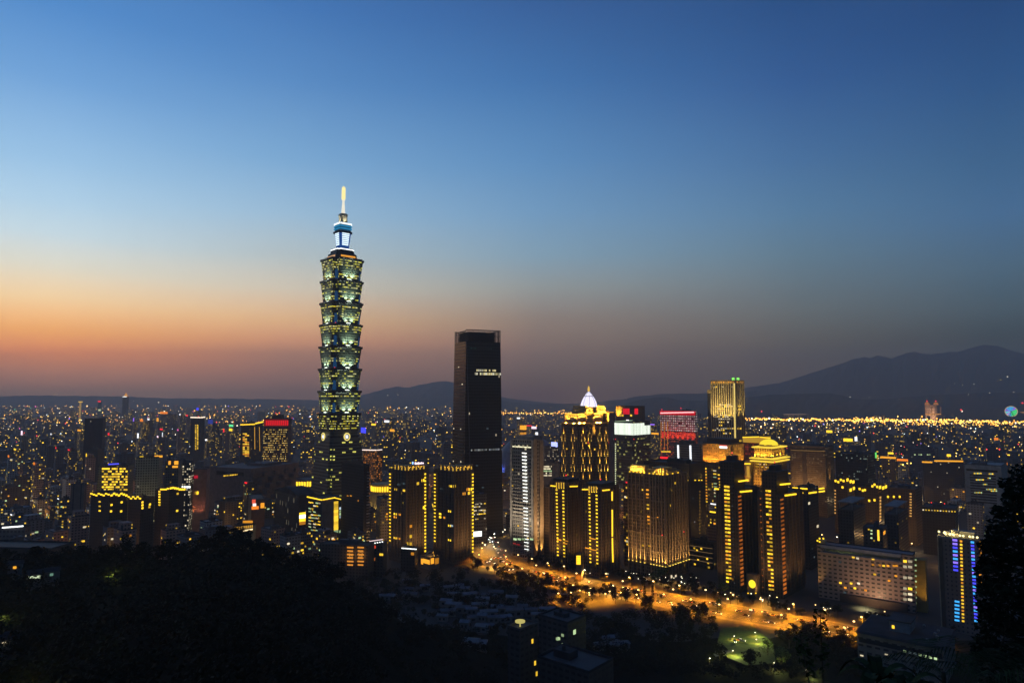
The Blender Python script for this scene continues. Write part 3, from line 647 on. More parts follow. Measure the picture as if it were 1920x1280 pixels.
# ---- twin residential towers with double window columns
def twin(label, L, C, R, wtop, ctop, D, pc, oc, arcs, left, short):
    s = B('apartment_tower', label, 'apartment tower', L, C, R, wtop, D, 47, 0, 1100, short, 'twin residential towers with stacked yellow windows')
    h, a, b_ = s.h, s.a, s.b
    W = facade('twin_wall', (.075,.05,.034), (.012,.012,.014), 2.8, 3.3, .5, .6, .004, (AMB,), .4)
    s.wall(W, name='wing'); s.roof(DARKST, 1, 0)
    hc = s.uv(C, ctop, 'L')[1]
    b = MB(); b.box(.4, b_*.5, a*.12, a*.82, h, hc); s.part('core', b, W)
    b = MB(); b.box(.2, b_*.5+.2, a*.12-.2, a*.82+.2, hc, hc+1); b.box(b_*.12, b_*.4, a*.3, a*.6, hc+1, hc+6); s.part('roof', b, DARKST)
    s.fins(BROWNST, 'R', 6, 3, h, .9, .8); s.fins(BROWNST, 'L', 2, 3, h, .9, .6, a*.82, a)
    (x0, y0, x1, y1) = pc; n = 26
    for i in range(n):
        f = i/(n-1); y = y0+(y1-y0)*f; x = x0+(x1-x0)*f
        for k in (-2.6, 2.6):
            if rnd.random() < .93: s.pwin('L', x+k-2.1, y-1.9+k*.12, x+k+2.0, y+1.7+k*.12, rnd.choice([WY, WY, WY, WA, LY]), off=.2)
    (x0, y0, x1, y1) = oc; n = 23
    for i in range(n):
        f = i/(n-1); s.pwin('R', x0+(x1-x0)*f-2.4, y0+(y1-y0)*f-.8, x0+(x1-x0)*f+2.6, y0+(y1-y0)*f+.7, WO, off=.85)
    (x0, y0, x1, y1) = left; n = 16
    for i in range(n):
        f = i/(n-1); s.pwin('L', x0+(x1-x0)*f-.9, y0+(y1-y0)*f-.9, x0+(x1-x0)*f+.9, y0+(y1-y0)*f+.9, WDIM if L < 1400 else WO, off=.7)
    for x0, y0, x1, y1 in arcs: s.strip('R' if x0 >= C-2 else 'L', x0, y0, x1, y1, 2.6, LY, out=1.3)
    for px in (C-8, C+3, C+14): s.pup('L' if px < C else 'R', px, 1118 + (12 if L > 1400 else 0), 9000, c=(1,.6,.1), size=30, off=1.2, fixture=LY)
    s.wash('L', 2, 25000); s.wash('R', 2, 45000); s.beacon(b_*.2, a*.4, hc+6); return s
twin('left one of the twin dark towers with stacked yellow windows', 1343, 1382, 1420, 921, 868, 660, (1363, 912, 1367, 1090), (1385, 930, 1390, 1094), [(1384, 902, 1401, 899.5), (1387, 921.5, 1408, 919.5), (1340.5, 915.5, 1348, 916.5)], (1373, 912, 1378, 1092), 'left twin tower')
twin('right one of the twin dark towers with stacked yellow windows', 1421, 1462, 1503, 929, 887, 640, (1440.5, 920, 1446.5, 1104), (1464, 936, 1470, 1110), [(1462, 908, 1480, 906), (1470, 928.5, 1491, 925.5)], (1426.5, 934, 1431, 1100), 'right twin tower')
s = B('apartment_tower', 'dark stepped apartment block edged with short yellow roof lines', 'apartment tower', 1486, 1515, 1556, 917, 745, 48, 0, 990, 'stepped block behind the right twin', b=32)
s.wall(facade('twin_wall2', (.06,.048,.04), (.012,.013,.015), 2.8, 3.3, .5, .6, .01, (COO, AMB), .3)); s.roof(DARKST, 1, 1)
for x0, y0, x1, y1, f in ((1486, 914, 1496, 914.5, 'L'), (1501, 915, 1514, 916, 'L'), (1496, 922.5, 1506, 923.5, 'L'), (1516, 924, 1530, 922, 'R'), (1535, 916, 1544, 914.5, 'R'), (1535, 921.5, 1545, 920, 'R')): s.strip(f, x0, y0, x1, y1, 2.4, LY, out=1)
for x, y in ((1517, 943), (1533, 986)): s.pwin('R', x-1.5, y-1.5, x+1.5, y+1.5, WW)

# gate with the round yellow disc between the twins
s = B('gatehouse', 'narrow stone gate bearing a round glowing yellow disc', 'gate', 1401, 1418, 1424, 1079, 640, 47, 0, 1110)
s.wall(BROWNST); s.roof(BROWNST, .6, 0)
u, z = s.uv(1410.5, 1094, 'L'); b = MB(); n = 24; rr = 3.3
b.loft([[(-o, u + rr*math.cos(2*math.pi*i/n), z + rr*1.1*math.sin(2*math.pi*i/n)) for i in range(n)] for o in (.05, .5)], 0, True, True); s.part('disc', b, emit('disc_yellow', (1,.78,.03), 1.3, 0, True))
for x in (1403, 1419): s.pup('L', min(x, 1417.5), 1110, 2500, c=(1,.65,.1), size=30, off=1, fixture=LY)

s = B('gatehouse', 'small entrance pavilion with a tall glowing yellow grid front', 'gate', 1080, 1089, 1094, 1040, 700, 70, 0, 1064)
s.wall(BROWNST); s.roof(BROWNST, .5, 0)
for i in range(3):
    for j in range(5): s.pwin('L', 1081+i*2.7, 1041+j*3.4, 1083.2+i*2.7, 1043.8+j*3.4, LY, 'lit_panel', off=.1)

# ---- white government block
def gov():
    s = B('office_block', 'wide white slab office block with rows of small windows', 'office building', 1532, 1712, 1730, 1042, 600, 53, 0, 1140, 'white slab office', b=16)
    h, a, b_ = s.h, s.a, s.b; f_ = lambda px: s.uv(px, 1090, 'L')[0]; u1 = f_(1692)
    s.wall(facade('gov_wall', (.3,.225,.205), (.02,.022,.03), 4.4, 3.65, .56, .42, 0.0, (YEL,), .6, noise=.08))
    s.roof(DARKROOF, 1.0, 0)
    zp = s.uv(1640, 1047, 'L')[1]
    b = MB(); s.fb(b, 'L', f_(1692), a-3, zp, zp+.6, 0, 1.8); s.fb(b, 'L', f_(1692), a-3, h-2.0, h+.4, 0, 1.8); s.part('sunshade', b, pbr('blue_grey_panel', (.2,.22,.28), .6))
    b = MB(); s.fb(b, 'L', f_(1690), a-6, zp+.7, h-2.2, 0, .25); s.part('upper_wall', b, pbr('blue_grey_wall', (.13,.15,.2), .6)); b = MB(); s.fb(b, 'L', f_(1690), a-8, zp+1.6, zp+3.4, .24, .4); s.part('window_band', b, pbr('blue_glass', (.03,.04,.07), .2))
    b = MB(); b.box(7, b_, -8, -.02, 0, h-4); s.part('end_wing', b, pbr('yellow_wall', (.3,.2,.05), .8))
    for y in range(9):
        yy = 1049 + 10.2*y
        if y not in (2, 4, 8): s.pwin('L', 1694, yy, 1700, yy+5, WW if y % 4 else WY, off=.1); s.pwin('L', 1703, yy+.6, 1710, yy+5.4, WW if y != 5 else LY, off=.1)
        s.pwin('L', 1713.5, yy+1.3, 1716.5, yy+4.3, WG, off=-6.9)
    for x, y, m in ((1600, 1044, WY), (1608, 1046, WW), (1637, 1047, WY), (1637, 1058, WA), (1650, 1059, WA), (1657, 1060, WY), (1665, 1060, WA), (1676, 1060, WA), (1681, 1060, WA), (1640, 1076, WY), (1648, 1076, WDIM), (1576, 1092, WY), (1596, 1093, WY), (1610, 1093, WW), (1585, 1101, WA), (1603, 1102, WY), (1584, 1110, WDIM), (1623, 1106, WA), (1611, 1123, WY), (1575, 1053, WDIM), (1667, 1088, WA), (1680, 1079, WA)):
        s.pwin('L', x-2.2, y-1.8, x+2.2, y+1.8, m, off=.08)
    b = MB(); s.fb(b, 'L', f_(1700), f_(1575), 0, 7, -.01, 3); s.part('podium', b, DARKST)
    for x0, x1, y0, y1, m in ((1604, 1614, 1140, 1145, LY), (1619, 1637, 1141, 1158, LY), (1658, 1665, 1146, 1151, WY), (1668, 1673, 1147, 1152, WY), (1677, 1683, 1148, 1154, WA), (1548, 1562, 1143, 1151, WC), (1568, 1580, 1147, 1153, WDIM)): s.pwin('L', x0, y0, x1, y1, m, off=3.05)
    lamp(s.root, 'SPOT', (-14, f_(1625), 9), 22000, (1,.85,.4), (0, 0, -1), 120, .5, 1)
    b = MB(); b.box(2, 6, a-7, a-2, h, h+4); s.part('stair_tower', b, CONC)
    for x, y in ((1533, 1013), (1537, 1009), (1544, 1009), (1537, 1015)): s.pwin('L', x-1.3, y-1.5, x+1.3, y+1.3, LY, off=.3)
    for py in (1060,): lamp(s.root, 'SPOT', (-26, f_(1640), 3), 40000, (1,.6,.3), (.9, 0, .75), 120, 1, 1)
    lamp(s.root, 'SPOT', (-8, a+3, 4), 20000, (1,.6,.15), (.3, -.1, 1), 60, 1, 1); lamp(s.root, 'SPOT', (-4, -9, 3), 16000, (1,.62,.12), (.45, .15, 1), 70, 1, 1)
gov()

# ---- blue neon tower on the right
def neon():
    s = B('apartment_tower', 'tower with columns of blue neon windows under bright roof lamps', 'apartment tower', 1757, 1842, 1850, 1016, 540, 50, 0, 1165, 'blue neon tower', b=22)
    h, a, b_ = s.h, s.a, s.b; f_ = lambda px: s.uv(px, 1080, 'L')[0]
    s.wall(facade('neon_wall', (.17,.13,.125), (.02,.022,.03), 3.0, 3.4, .35, .4, .0, (YEL,), .5)); s.roof(CONC, 1.2, 1)
    b = MB(); s.fb(b, 'L', f_(1770), a, 0, h, 0, .6); s.part('dark_bay', b, pbr('neon_dark', (.05,.045,.045), .6))
    b = MB(); s.fb(b, 'L', a-.8, a, 0, h+1, .6, 1.0); s.part('corner_pier', b, pbr('neon_frame', (.3,.26,.2), .6))
    BL = emit('neon_blue', (.07,.07,1), 1.3); CY = emit('neon_cyan', (.05,.42,1), 1.3); VI = emit('neon_violet', (.25,.16,1), 1.5)
    for i in range(9):
        y = 1012 + i*7.0; s.pwin('L', 1786+i*.2, y-2.4, 1795+i*.2, y+2.4, (VI, VI, BL, CY, VI, CY, VI, BL, BL)[i], 'neon_window', off=.1)
    for i in range(6):
        y = 1127 + i*7; s.pwin('L', 1790, y-2.4, 1799, y+2.4, CY, 'neon_window', off=.1)
    for i in range(24):
        y = 1016 + i*6.4; s.pwin('L', 1820+i*.3, y-2.2, 1826.5+i*.3, y+2.2, (CY, BL, VI, BL, CY)[(i*3) % 5], 'neon_window', off=.1)
    for i in range(24):
        y = 1014 + i*6.5; s.pwin('L', 1800+i*.17, y-1.7, 1804+i*.17, y+1.7, WY if i % 4 else WA, off=.1)
    for i in range(14): s.pwin('L', 1836.5, 1013+i*7, 1840.5, 1016.5+i*7, WA, off=.1)
    for x, y in ((1757, 993), (1768, 993), (1768, 999), (1773, 1005), (1781, 1007), (1787, 1001), (1781, 997), (1800, 1006), (1806, 1007), (1818, 1007), (1824, 1008), (1832, 1005)):
        f = 'L'; u, z = s.uv(min(x, 1841), y, f); u = max(.5, min(u, a-.3)); x_ = rnd.uniform(1, b_*.5) if y < 1000 else .5
        b = MB(); b.tube((x_, u, h), (x_, u, h+2.4), .12, .12); b.lathe([(.1, h+2.3), (.75, h+2.8), (.75, h+3.6), (.1, h+4)], 8, x_, u, 1); s.part('roof_lamp', b, [DKMET, emit('roof_lamp', (1,.86,.35), 2.5)])
        lamp(s.root, 'POINT', (x_-.2, u, h+4.6), 700, (1,.75,.25), soft=.3)
    b = MB(); b.tube((b_*.5, a*.55, h), (b_*.5, a*.55, h+12), .5, .15); s.part('mast', b, METAL); b = MB(); b.box(b_*.4, b_*.8, a*.2, a*.7, h, h+5); s.part('penthouse', b, CONC)
neon()

# ---- foreground institute with the dark roof
def institute():
    s = B('institute', 'low grey institute building with a big dark flat roof', 'building', 1607, 1770, 1838, 1217, 438, 50, 0, 1290, 'grey institute', b=44)
    h, a, b_ = s.h, s.a, s.b; f_ = lambda px: s.uv(px, 1230, 'L')[0]
    s.wall(facade('inst_wall', (.17,.16,.15), (.02,.022,.028), 5, 4.5, .6, .3, .0, (WHT,), .5))
    b = MB(); b.loft([[(-1.5,-1.5,h),(b_+1.5,-1.5,h),(b_+1.5,a+1.5,h),(-1.5,a+1.5,h)], [(0,0,h+1.2),(b_,0,h+1.2),(b_,a,h+1.2),(0,a,h+1.2)]], 0, True, True); s.part('roof', b, DARKROOF)
    b = MB(); s.fb(b, 'L', 1, a-1, h-6, h-3.4, 0, .2); s.part('window_band', b, pbr('blue_glass2', (.02,.025,.04), .2))
    for i in range(7): s.pwin('L', 1697+i*9.6-2.8, 1217.5+i*2.3, 1697+i*9.6+2.2, 1222+i*2.3, WDIM if i in (1, 2) else WG, off=.25)
    for x, y in ((1616, 1228), (1662, 1226), (1636, 1234), (1643, 1237), (1647, 1238), (1634, 1247), (1642, 1249), (1650, 1251)): s.pwin('L', x-2.6, y-1.6, x+2.6, y+1.6, WW if x < 1665 else WC, off=.05)
    b = MB(); b.box(b_*.3, b_*.72, a*.42, a*.66, h+1.2, h+8); s.part('plant_room', b, pbr('grey_panel', (.2,.21,.22), .7))
    b = MB(); b.box(b_*.28, b_*.74, a*.40, a*.68, h+8, h+8.6); s.part('plant_roof', b, DARKROOF)
    b = MB(); b.box(b_*.3-.2, b_*.3, a*.6, a*.63, h+3, h+5); s.part('window', b, WY)
    r = random.Random(4)
    for i in range(6):
        x, y = r.uniform(3, b_-6), r.uniform(3, a*.38); b = MB(); b.box(x, x+2, y, y+1.4, h+1.2, h+2.5); b.lathe([(.5, h+2.5), (.5, h+2.7)], 8, x+1, y+.7); s.part('air_unit', b, METAL)
institute()

# ---- campus cluster at the bottom of the photo
CAMP = facade('campus_wall', (.07,.07,.072), (.02,.02,.025), 4, 3.5, .6, .4, .0, (WHT,), .4)
s = B('stair_tower_block', 'grey stair tower carrying a round pale lamp on its roof', 'building', 952, 975, 1008, 1182, 400, 48, 8, 1290, 'campus stair tower')
s.wall(CAMP); s.roof(ROOF, 1.2, 0); b = MB(); b.lathe([(.4, s.h), (.4, s.h+2.5), (2.9, s.h+2.6), (2.9, s.h+3.4), (.2, s.h+3.5)], 20, s.b*.35, s.a*.5); s.part('roof_lamp', b, emit('lamp_disc', (.75,.65,.2), .7))
for x, y in ((998, 1201), (1003, 1242), (1006, 1262), (1010, 1268)): s.pwin('R', x-1.2, y-3, x+1.2, y+3, WY)
s = B('school_building', 'dark school building with a few pale windows climbing its side', 'building', 1010, 1064, 1098, 1168, 430, 48, 4, 1290, 'dark school building')
s.wall(CAMP); s.roof(DARKROOF, 1, 1)
for x, y in ((1045, 1197), (1048, 1196), (1055, 1190), (1056, 1208), (1077, 1184)): s.pwin('R' if x > 1064 else 'L', x-2, y-2.8, x+2, y+2.8, WG)
s = B('school_hall', 'low school hall with railed flat roof below the dark school building', 'building', 1008, 1104, 1150, 1262, 372, 50, 4, 1300)
s.wall(CAMP); s.roof(DARKROOF, 1.4, 1)
# ================================================================== MIDDLE-DISTANCE LANDMARKS
GLASSY = dict(pu=2.2, pz=3.8, wu=.82, wz=.6, grough=.2)
def office(label, L, C, R, top, D, th, mat, vis, short=None, name='office_block', cat='office building', roof=None, boxes=1, group=None, base=0, a=None, b=None):
    s = B(name, label, cat, L, C, R, top, D, th, base, vis, short, group, a, b); s.wall(mat); s.roof(roof or ROOF, 1.2, boxes); return s

# striped tower with yellow fins
s = office('tall striped office tower with pale fins and green roof lamps', 1333, 1378, 1394, 713, 1500, 47, facade('stripe_wall', (.06,.055,.05), (.015,.015,.018), 3.6, 4, .8, .7, .0, (YEL,), .7), 830, 'striped tower', 'office_tower', 'skyscraper', boxes=0)
FIN = pbr('fin_gold', (.5,.4,.22), .6); a, b_, h = s.a, s.b, s.h
s.fins(FIN, 'L', 11, 0, h, 1.5, 1.4); s.fins(FIN, 'R', 5, 0, h, 1.3, 1.4)
for i in range(6): lamp(s.root, 'SPOT', (-9, a*(i+.5)/6, h-95), 480000, (1,.75,.25), (.06, 0, 1), 50, 1, 1)
for i in range(2): lamp(s.root, 'SPOT', (b_*(i+.5)/2, -9, h-95), 400000, (1,.75,.25), (0, .06, 1), 50, 1, 1)
b = MB(); s.fb(b, 'L', -.5, a, h-7, h+1, 0, 1.9); s.fb(b, 'R', 1.9, b_, h-7, h+1, 0, 1.9); s.part('cornice', b, pbr('cornice_gold', (.5,.36,.14), .6))
b = MB(); b.box(-1, b_*.8, a+.02, a+9, 0, h-28); s.part('wing', b, MATS['stripe_wall'])
b = MB(); b.box(-2, b_*.8, a+.02, a+9, h-28, h-20); s.part('cornice', b, MATS['cornice_gold'])
for i in range(10): s.win('L', a*(i+.5)/10, h-3.5, 2.0, 2.4, WA, 'cornice_light', off=1.95)
for i in range(4): s.win('R', b_*(i+.7)/4.5, h-3.5, 2.0, 2.4, WA, 'cornice_light', off=1.95)
s.strip('L', 1377.2, 718, 1379.5, 838, 2.2, emit('corner_yellow', (1,.75,.2), 1.0), out=2.2)
for x in (1375.5, 1382): s.pwin('L' if x < 1378 else 'R', x-2.4, 708, x+2.4, 712, emit('roof_green', (.25,1,.12), 1.6), 'roof_lamp', off=2)
for y, x0, x1, p in ((725, 1340, 1374, .5), (758.5, 1350, 1376, .75), (761.5, 1342, 1376, .9), (766, 1340, 1360, .6), (770, 1338, 1376, .5), (778, 1338, 1372, .95), (781, 1338, 1372, .9), (785, 1345, 1370, .7), (791, 1350, 1368, .85), (797, 1350, 1372, .7), (803, 1346, 1376, .85), (806, 1338, 1360, .8), (812, 1350, 1370, .7), (822, 1350, 1372, .6)):
    x = x0
    while x < x1:
        if rnd.random() < p*.8: s.pwin('L', x-1.5, y-1.1, x+1.5, y+1.1, rnd.choice([WY, WW, WW]), off=.05)
        x += 3.7
for y, n in ((761, 2), (767, 2), (778, 1), (803, 2), (826, 2)):
    for i in range(n): s.pwin('R', 1384+i*4-1.3, y-1.2, 1384+i*4+1.3, y+1.2, WY, off=.05)

# red lit tower
s = office('broad tower glowing white above and red below with red roof line', 1238, 1303, 1307, 771, 1600, 44, facade('red_upper', (.16,.13,.14), (.03,.03,.04), 5.1, 5.6, .55, .5, .96, ((1,.78,.75),(1,.7,.7),(1,.85,.7)), .55, seed=False), 840, 'red-lit tower', 'hotel_tower', 'hotel')
a, b_, h = s.a, s.b, s.h; zl = s.uv(1270, 809, 'L')[1]
b = MB(); s.fb(b, 'L', 0, a, 0, zl, 0, .5); s.fb(b, 'R', .5, b_, 0, zl, 0, .5); s.part('lower_wall', b, facade('red_lower', (.3,.16,.13), (.12,.03,.02), 4.6, 4.4, .5, .55, .3, ((1,.12,.02),(1,.4,.04),(1,.2,.02)), .7, seed=False))
b = MB(); s.fb(b, 'L', -1, a+1, h-9, h+.3, 0, 1.2); s.part('roof_band', b, emit('roof_red', (.75,.006,.02), .8, 0, True))
s.strip('L', 1239, 774, 1302, 772.5, 2.2, emit('line_red_white', (1,.5,.5), 1.6), out=1.8)
for i in range(7): lamp(s.root, 'SPOT', (-8, a*(i+.5)/7, h-78), 160000, (1,.08,.03), (.1, 0, 1), 60, 1, 1)
for x in (1239.5, 1246, 1252): s.strip('L', x, 790, x, 846, 1.0, emit('amber_line', (1,.35,.03), .5), 'light_strip', .7)
for i, x in enumerate((1243, 1249, 1255)): s.pwin('L', x-2.5, 845.5, x+2.5, 847, LY, off=.6)
s.beacon(1, a-4, h, 1.5); s.beacon(1, a*.4, h+3, 1.5)

# white crowned office
s = office('office tower with a brilliant white panelled crown over dim yellow storeys', 1152, 1187, 1219, 791, 1150, 45, facade('wc_wall', (.12,.115,.1), (.025,.03,.03), 2.6, 4.2, .8, .5, .03, ((.8,.75,.2),(.9,.8,.4),(.5,.5,.2)), .5), 900, 'white-crowned office', 'office_tower', 'office building')
a, b_, h = s.a, s.b, s.h; z0 = s.uv(1187, 815.5, 'L')[1]; z1 = s.uv(1187, 793.5, 'L')[1]
CR = emit('crown_white', (.9,1,.84), 1.35, .25, True)
n = 15
for i in range(n): u0, u1 = a*i/n, a*(i+.8)/n; b = MB(); s.fb(b, 'L', u0, u1, z0, z1, 0, .6); s.part('crown_panel', b, CR)
n = 14
for i in range(n): u0, u1 = b_*i/n+.7, b_*(i+.8)/n; b = MB(); s.fb(b, 'R', u0, u1, z0, z1 if i < 9 else z1-4.5, 0, .6); s.part('crown_panel', b, CR)
s.bands(facade('wc_band', (.1,.1,.09), (.02,.02,.02), 2.2, 99, .7, 1, .16, ((.85,.8,.2),(.9,.85,.5),(.45,.45,.15)), .6, .5, run=2), 17, h-115, z0-4, .42)
for i in range(26): s.pwin('L', 1153.4, 831+i*3.4, 1155.2, 832.6+i*3.4, emit('edge_pale', (.95,1,.6), 1.1), 'edge_light', off=.3)
s.strip('L', 1153, 790, 1186, 788, 1.2, emit('led_pale_green', (.6,.85,.5), .5))
s.pwin('L', 1173, 786.5, 1178, 791, emit('lamp_pinkish', (1,.85,.9), 1.8), 'roof_lamp', off=-2)
s.beacon(-.5, a*.95, s.uv(1154, 826, 'L')[1]); s.beacon(b_*.02, -.5, s.uv(1189, 826, 'R')[1])
s = office('brown tower showing two red screens and an amber washed corner', 1155, 1190, 1209, 762, 1400, 45, pbr('brown_tower', (.09,.06,.05), .7), 790, 'red-screened tower', 'office_tower', 'office building', boxes=0)
for x0, x1 in ((1168, 1180.5), (1189.5, 1196)):
    f = 'L' if x0 < 1185 else 'R'; n = 5
    for i in range(n): s.pwin(f, x0, 765.5+i*2.2, x1, 767.4+i*2.2, emit('screen_red', (1,.012,.03), .95), 'screen_row', off=.2)
b = MB(); u, z = s.uv(1160, 780, 'L'); s.fb(b, 'L', s.uv(1167, 780, 'L')[0], s.a, z, s.h, 0, 1); s.part('corner_bay', b, GOLDST)
lamp(s.root, 'SPOT', (-6, s.a*.85, z-8), 400000, (1,.55,.06), (.12, 0, 1), 60, 1, 1)
for x in (1163, 1168, 1184): s.pwin('L', x-1.5, 777, x+1.5, 780, WY, 'lamp', off=1.2)
office('plain dark slab standing between the gold-crowned tower and the white-crowned office', 1131, 1150, 1154, 773, 1330, 45, facade('slab_dim', (.07,.07,.085), (.03,.03,.04), 3, 4, .6, .5, .008, (WHT,), .4), 900, 'plain dark slab', boxes=0).strip('L', 1140, 772.5, 1151, 772.5, .9, LA)
# grey office with two white bars
s = office('grey office block with two glowing white vertical bars', 1264, 1311, 1315, 834, 1000, 46, facade('bars_wall', (.17,.155,.145), (.03,.03,.035), 60, 3.4, 1.2, .42, .0, (WHT,), .5), 867, 'white-barred office')
for x in (1271.5, 1294.5): s.strip('L', x, 834 if x < 1280 else 834.5, x+1, 867, 3.2, emit('bar_white', (.92,.95,1), 1.5, 0, True), 'light_bar', .8)
b = MB(); b.box(2, s.b-1, s.a*.25, s.a*.7, s.h, s.h+6); s.part('penthouse', b, MATS['bars_wall'])
# ornate amber block
s = office('ornate office block washed amber along its upper storeys', 1318, 1371, 1393, 832, 900, 45, facade('amb_wall', (.16,.11,.06), (.03,.025,.02), 2.6, 3.7, .6, .55, .17, ((1,.6,.05),(1,.75,.2),(.7,.6,.3)), .7), 905, 'amber ornate block')
a, b_, h = s.a, s.b, s.h
b = MB(); s.fb(b, 'L', 0, a, h-26, h-1, 0, .9); s.fb(b, 'R', .9, b_, h-26, h-1, 0, .9); s.part('upper_wall', b, facade('amb_upper', (.36,.22,.08), (.1,.06,.02), 2.6, 4.2, .55, .5, .4, ((1,.55,.05),(1,.4,.03)), .6))
for i in range(6):
    lamp(s.root, 'SPOT', (-4, a*(i+.5)/6, h-29), 60000, (1,.48,.06), (.1, 0, 1), 75, .6, 1)
for i in range(3): lamp(s.root, 'SPOT', (b_*(i+.5)/3, -4, h-29), 45000, (1,.5,.06), (0, .1, 1), 75, .6, 1)
b = MB(); b.box(4, b_-3, 4, a-4, h, h+6); s.part('penthouse', b, DARKST)
u, z = s.uv(1357, 838, 'L'); s.win('L', u, z, 11, 3.0, emit('sign_pale', (1,.85,.82), 1.8), 'sign', off=1.2); s.win('L', u, z+2.4, 11, 1.0, emit('sign_red', (1,.1,.06), 1), 'sign', off=1.2)
for x0, y0, x1, n in ((1323, 878, 1325, 12),): s.pcol('L', x0, y0, x1, 940, n, 3.2, 2.6, [WY, WA])
s.pcol('R', 1384, 846, 1386, 872, 6, 5, 2.4, [WY]); s.pcol('L', 1340, 882, 1342, 930, 9, 5, 2.4, [WY, WW, WG], .8); s.pcol('L', 1350, 890, 1352, 925, 6, 7, 2.6, [WY, WA], .7)
# golden domed hotel
s = B('hotel', 'golden lit hotel with a dome and two glowing cornices', 'hotel', 1412, 1449, 1475, 868, 850, 47, 0, 905, 'domed golden hotel'); a, b_, h = s.a, s.b, s.h
s.wall(facade('dome_wall', (.2,.13,.06), (.04,.03,.02), 3, 3.6, .5, .5, .12, ((1,.6,.08),(1,.8,.3)), .6))
fr = lambda e, z: [(-e,-e,z),(b_+e,-e,z),(b_+e,a+e,z),(-e,a+e,z)]
zz = lambda py: s.uv(1449, py, 'L')[1]
for e, y0, y1 in ((3.2, 867, 864.5), (3.6, 861.5, 859.5), (1.2, 841, 838.5)):
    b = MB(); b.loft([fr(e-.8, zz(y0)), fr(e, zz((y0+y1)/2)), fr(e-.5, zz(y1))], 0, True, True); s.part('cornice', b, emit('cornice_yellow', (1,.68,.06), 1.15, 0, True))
b = MB(); b.loft([fr(.6, zz(864.4)), fr(.6, zz(861.6))]); s.part('frieze', b, GOLDST)
b = MB(); b.loft([fr(-1.5, zz(859)), fr(-1.5, zz(841))]); s.part('upper_storey', b, facade('loggia', (.5,.33,.1), (.12,.07,.02), 3.0, 11.5, .45, .8, .25, ((1,.6,.08),), .6))
for i in range(6): lamp(s.root, 'SPOT', (.5, a*(i+.5)/6, zz(858)), 14000, (1,.6,.08), (.15, 0, 1), 80, .4, 1)
for i in range(4): lamp(s.root, 'SPOT', (b_*(i+.5)/4, .5, zz(858)), 14000, (1,.6,.08), (0, .15, 1), 80, .4, 1)
b = MB(); b.box(b_*.2, b_*.8, a*.2, a*.8, zz(838.5), zz(835)); s.part('drum', b, GOLDST)
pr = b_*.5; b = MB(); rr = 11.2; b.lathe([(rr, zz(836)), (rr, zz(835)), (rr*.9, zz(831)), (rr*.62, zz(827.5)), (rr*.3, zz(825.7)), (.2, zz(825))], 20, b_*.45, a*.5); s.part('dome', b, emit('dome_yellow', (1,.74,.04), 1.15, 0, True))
for i in range(4): lamp(s.root, 'SPOT', (-5, a*(i+.5)/4, zz(925)), 90000, (1,.5,.06), (.1, 0, 1), 60, 1, 1)
for y in (871, 876): s.pcol('L', 1418, y-2, 1444, y, 8, 1.8, 1.6, [WY, WW], .6)
s.beacon(0, -.5, zz(880))
s = office('small golden turret pavilion beside the domed golden hotel', 1396, 1408, 1413, 866, 880, 47, GOLDST, 915, None, 'pavilion', 'building', GOLDST, 0)
s.strip('L', 1396, 869, 1407.5, 869, 2.4, LY); s.pwin('L', 1400, 873, 1406, 894, emit('panel_gold', (1,.52,.06), .6), 'lit_panel', off=.3); lamp(s.root, 'SPOT', (-3, s.a*.5, s.h-30), 20000, (1,.55,.08), (.1, 0, 1), 60, .5, 1)
s = office('flat topped building with glowing yellow attic and red washed front', 1393, 1423, 1444, 819, 1050, 45, facade('attic_wall', (.2,.08,.05), (.03,.02,.02), 3, 3.5, .5, .5, .45, ((1,.1,.03),(.8,.08,.03)), .5), 860, 'yellow attic building')
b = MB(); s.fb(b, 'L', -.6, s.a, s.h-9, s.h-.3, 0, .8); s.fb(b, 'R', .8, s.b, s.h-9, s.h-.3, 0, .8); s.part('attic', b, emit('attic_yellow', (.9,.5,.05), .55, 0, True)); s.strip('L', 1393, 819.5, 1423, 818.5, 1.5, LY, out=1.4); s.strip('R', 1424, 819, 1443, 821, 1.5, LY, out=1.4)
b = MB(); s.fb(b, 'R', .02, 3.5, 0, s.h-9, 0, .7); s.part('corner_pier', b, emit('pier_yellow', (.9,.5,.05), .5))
# stadium
b = MB(); D = 1500; c = at(992, 845, D); cx, cy_ = c.x, D + 60; rx = 74
for_pts = []
for i in range(9):
    t = i/8*math.pi/2; z = at(992, 845, D).z*.0 + 20 + (at(992, 818, D).z-20)*math.sin(t); for_pts.append([(rx*math.cos(t)*math.cos(q*math.pi/16) + .001, 62*math.cos(t)*math.sin(q*math.pi/16), z) for q in range(32)])
t_ = empty('stadium', (cx, cy_, 0)); tag(t_, 'wide oval stadium dome faintly lit blue behind the white-lit condominium', 'stadium')
b.loft(for_pts, 0, False); b.build('dome', pbr('stadium_skin', (.12,.13,.17), .5), t_); b = MB(); b.loft([[(rx*math.cos(q*math.pi/16), 62*math.sin(q*math.pi/16), z) for q in range(32)] for z in (0, 20)], 0, False); b.build('wall', CONC, t_)
for q in range(14, 34):
    a0 = math.pi + (q-14)/20*math.pi; lamp(t_, 'POINT', (rx*1.08*math.cos(a0), 62*1.08*math.sin(a0), 24), 9000, (.12,.2,1), soft=1) if q % 3 == 0 else None
REG.append((945, 1052, 818, 840, D, None, cx, cy_, 80))
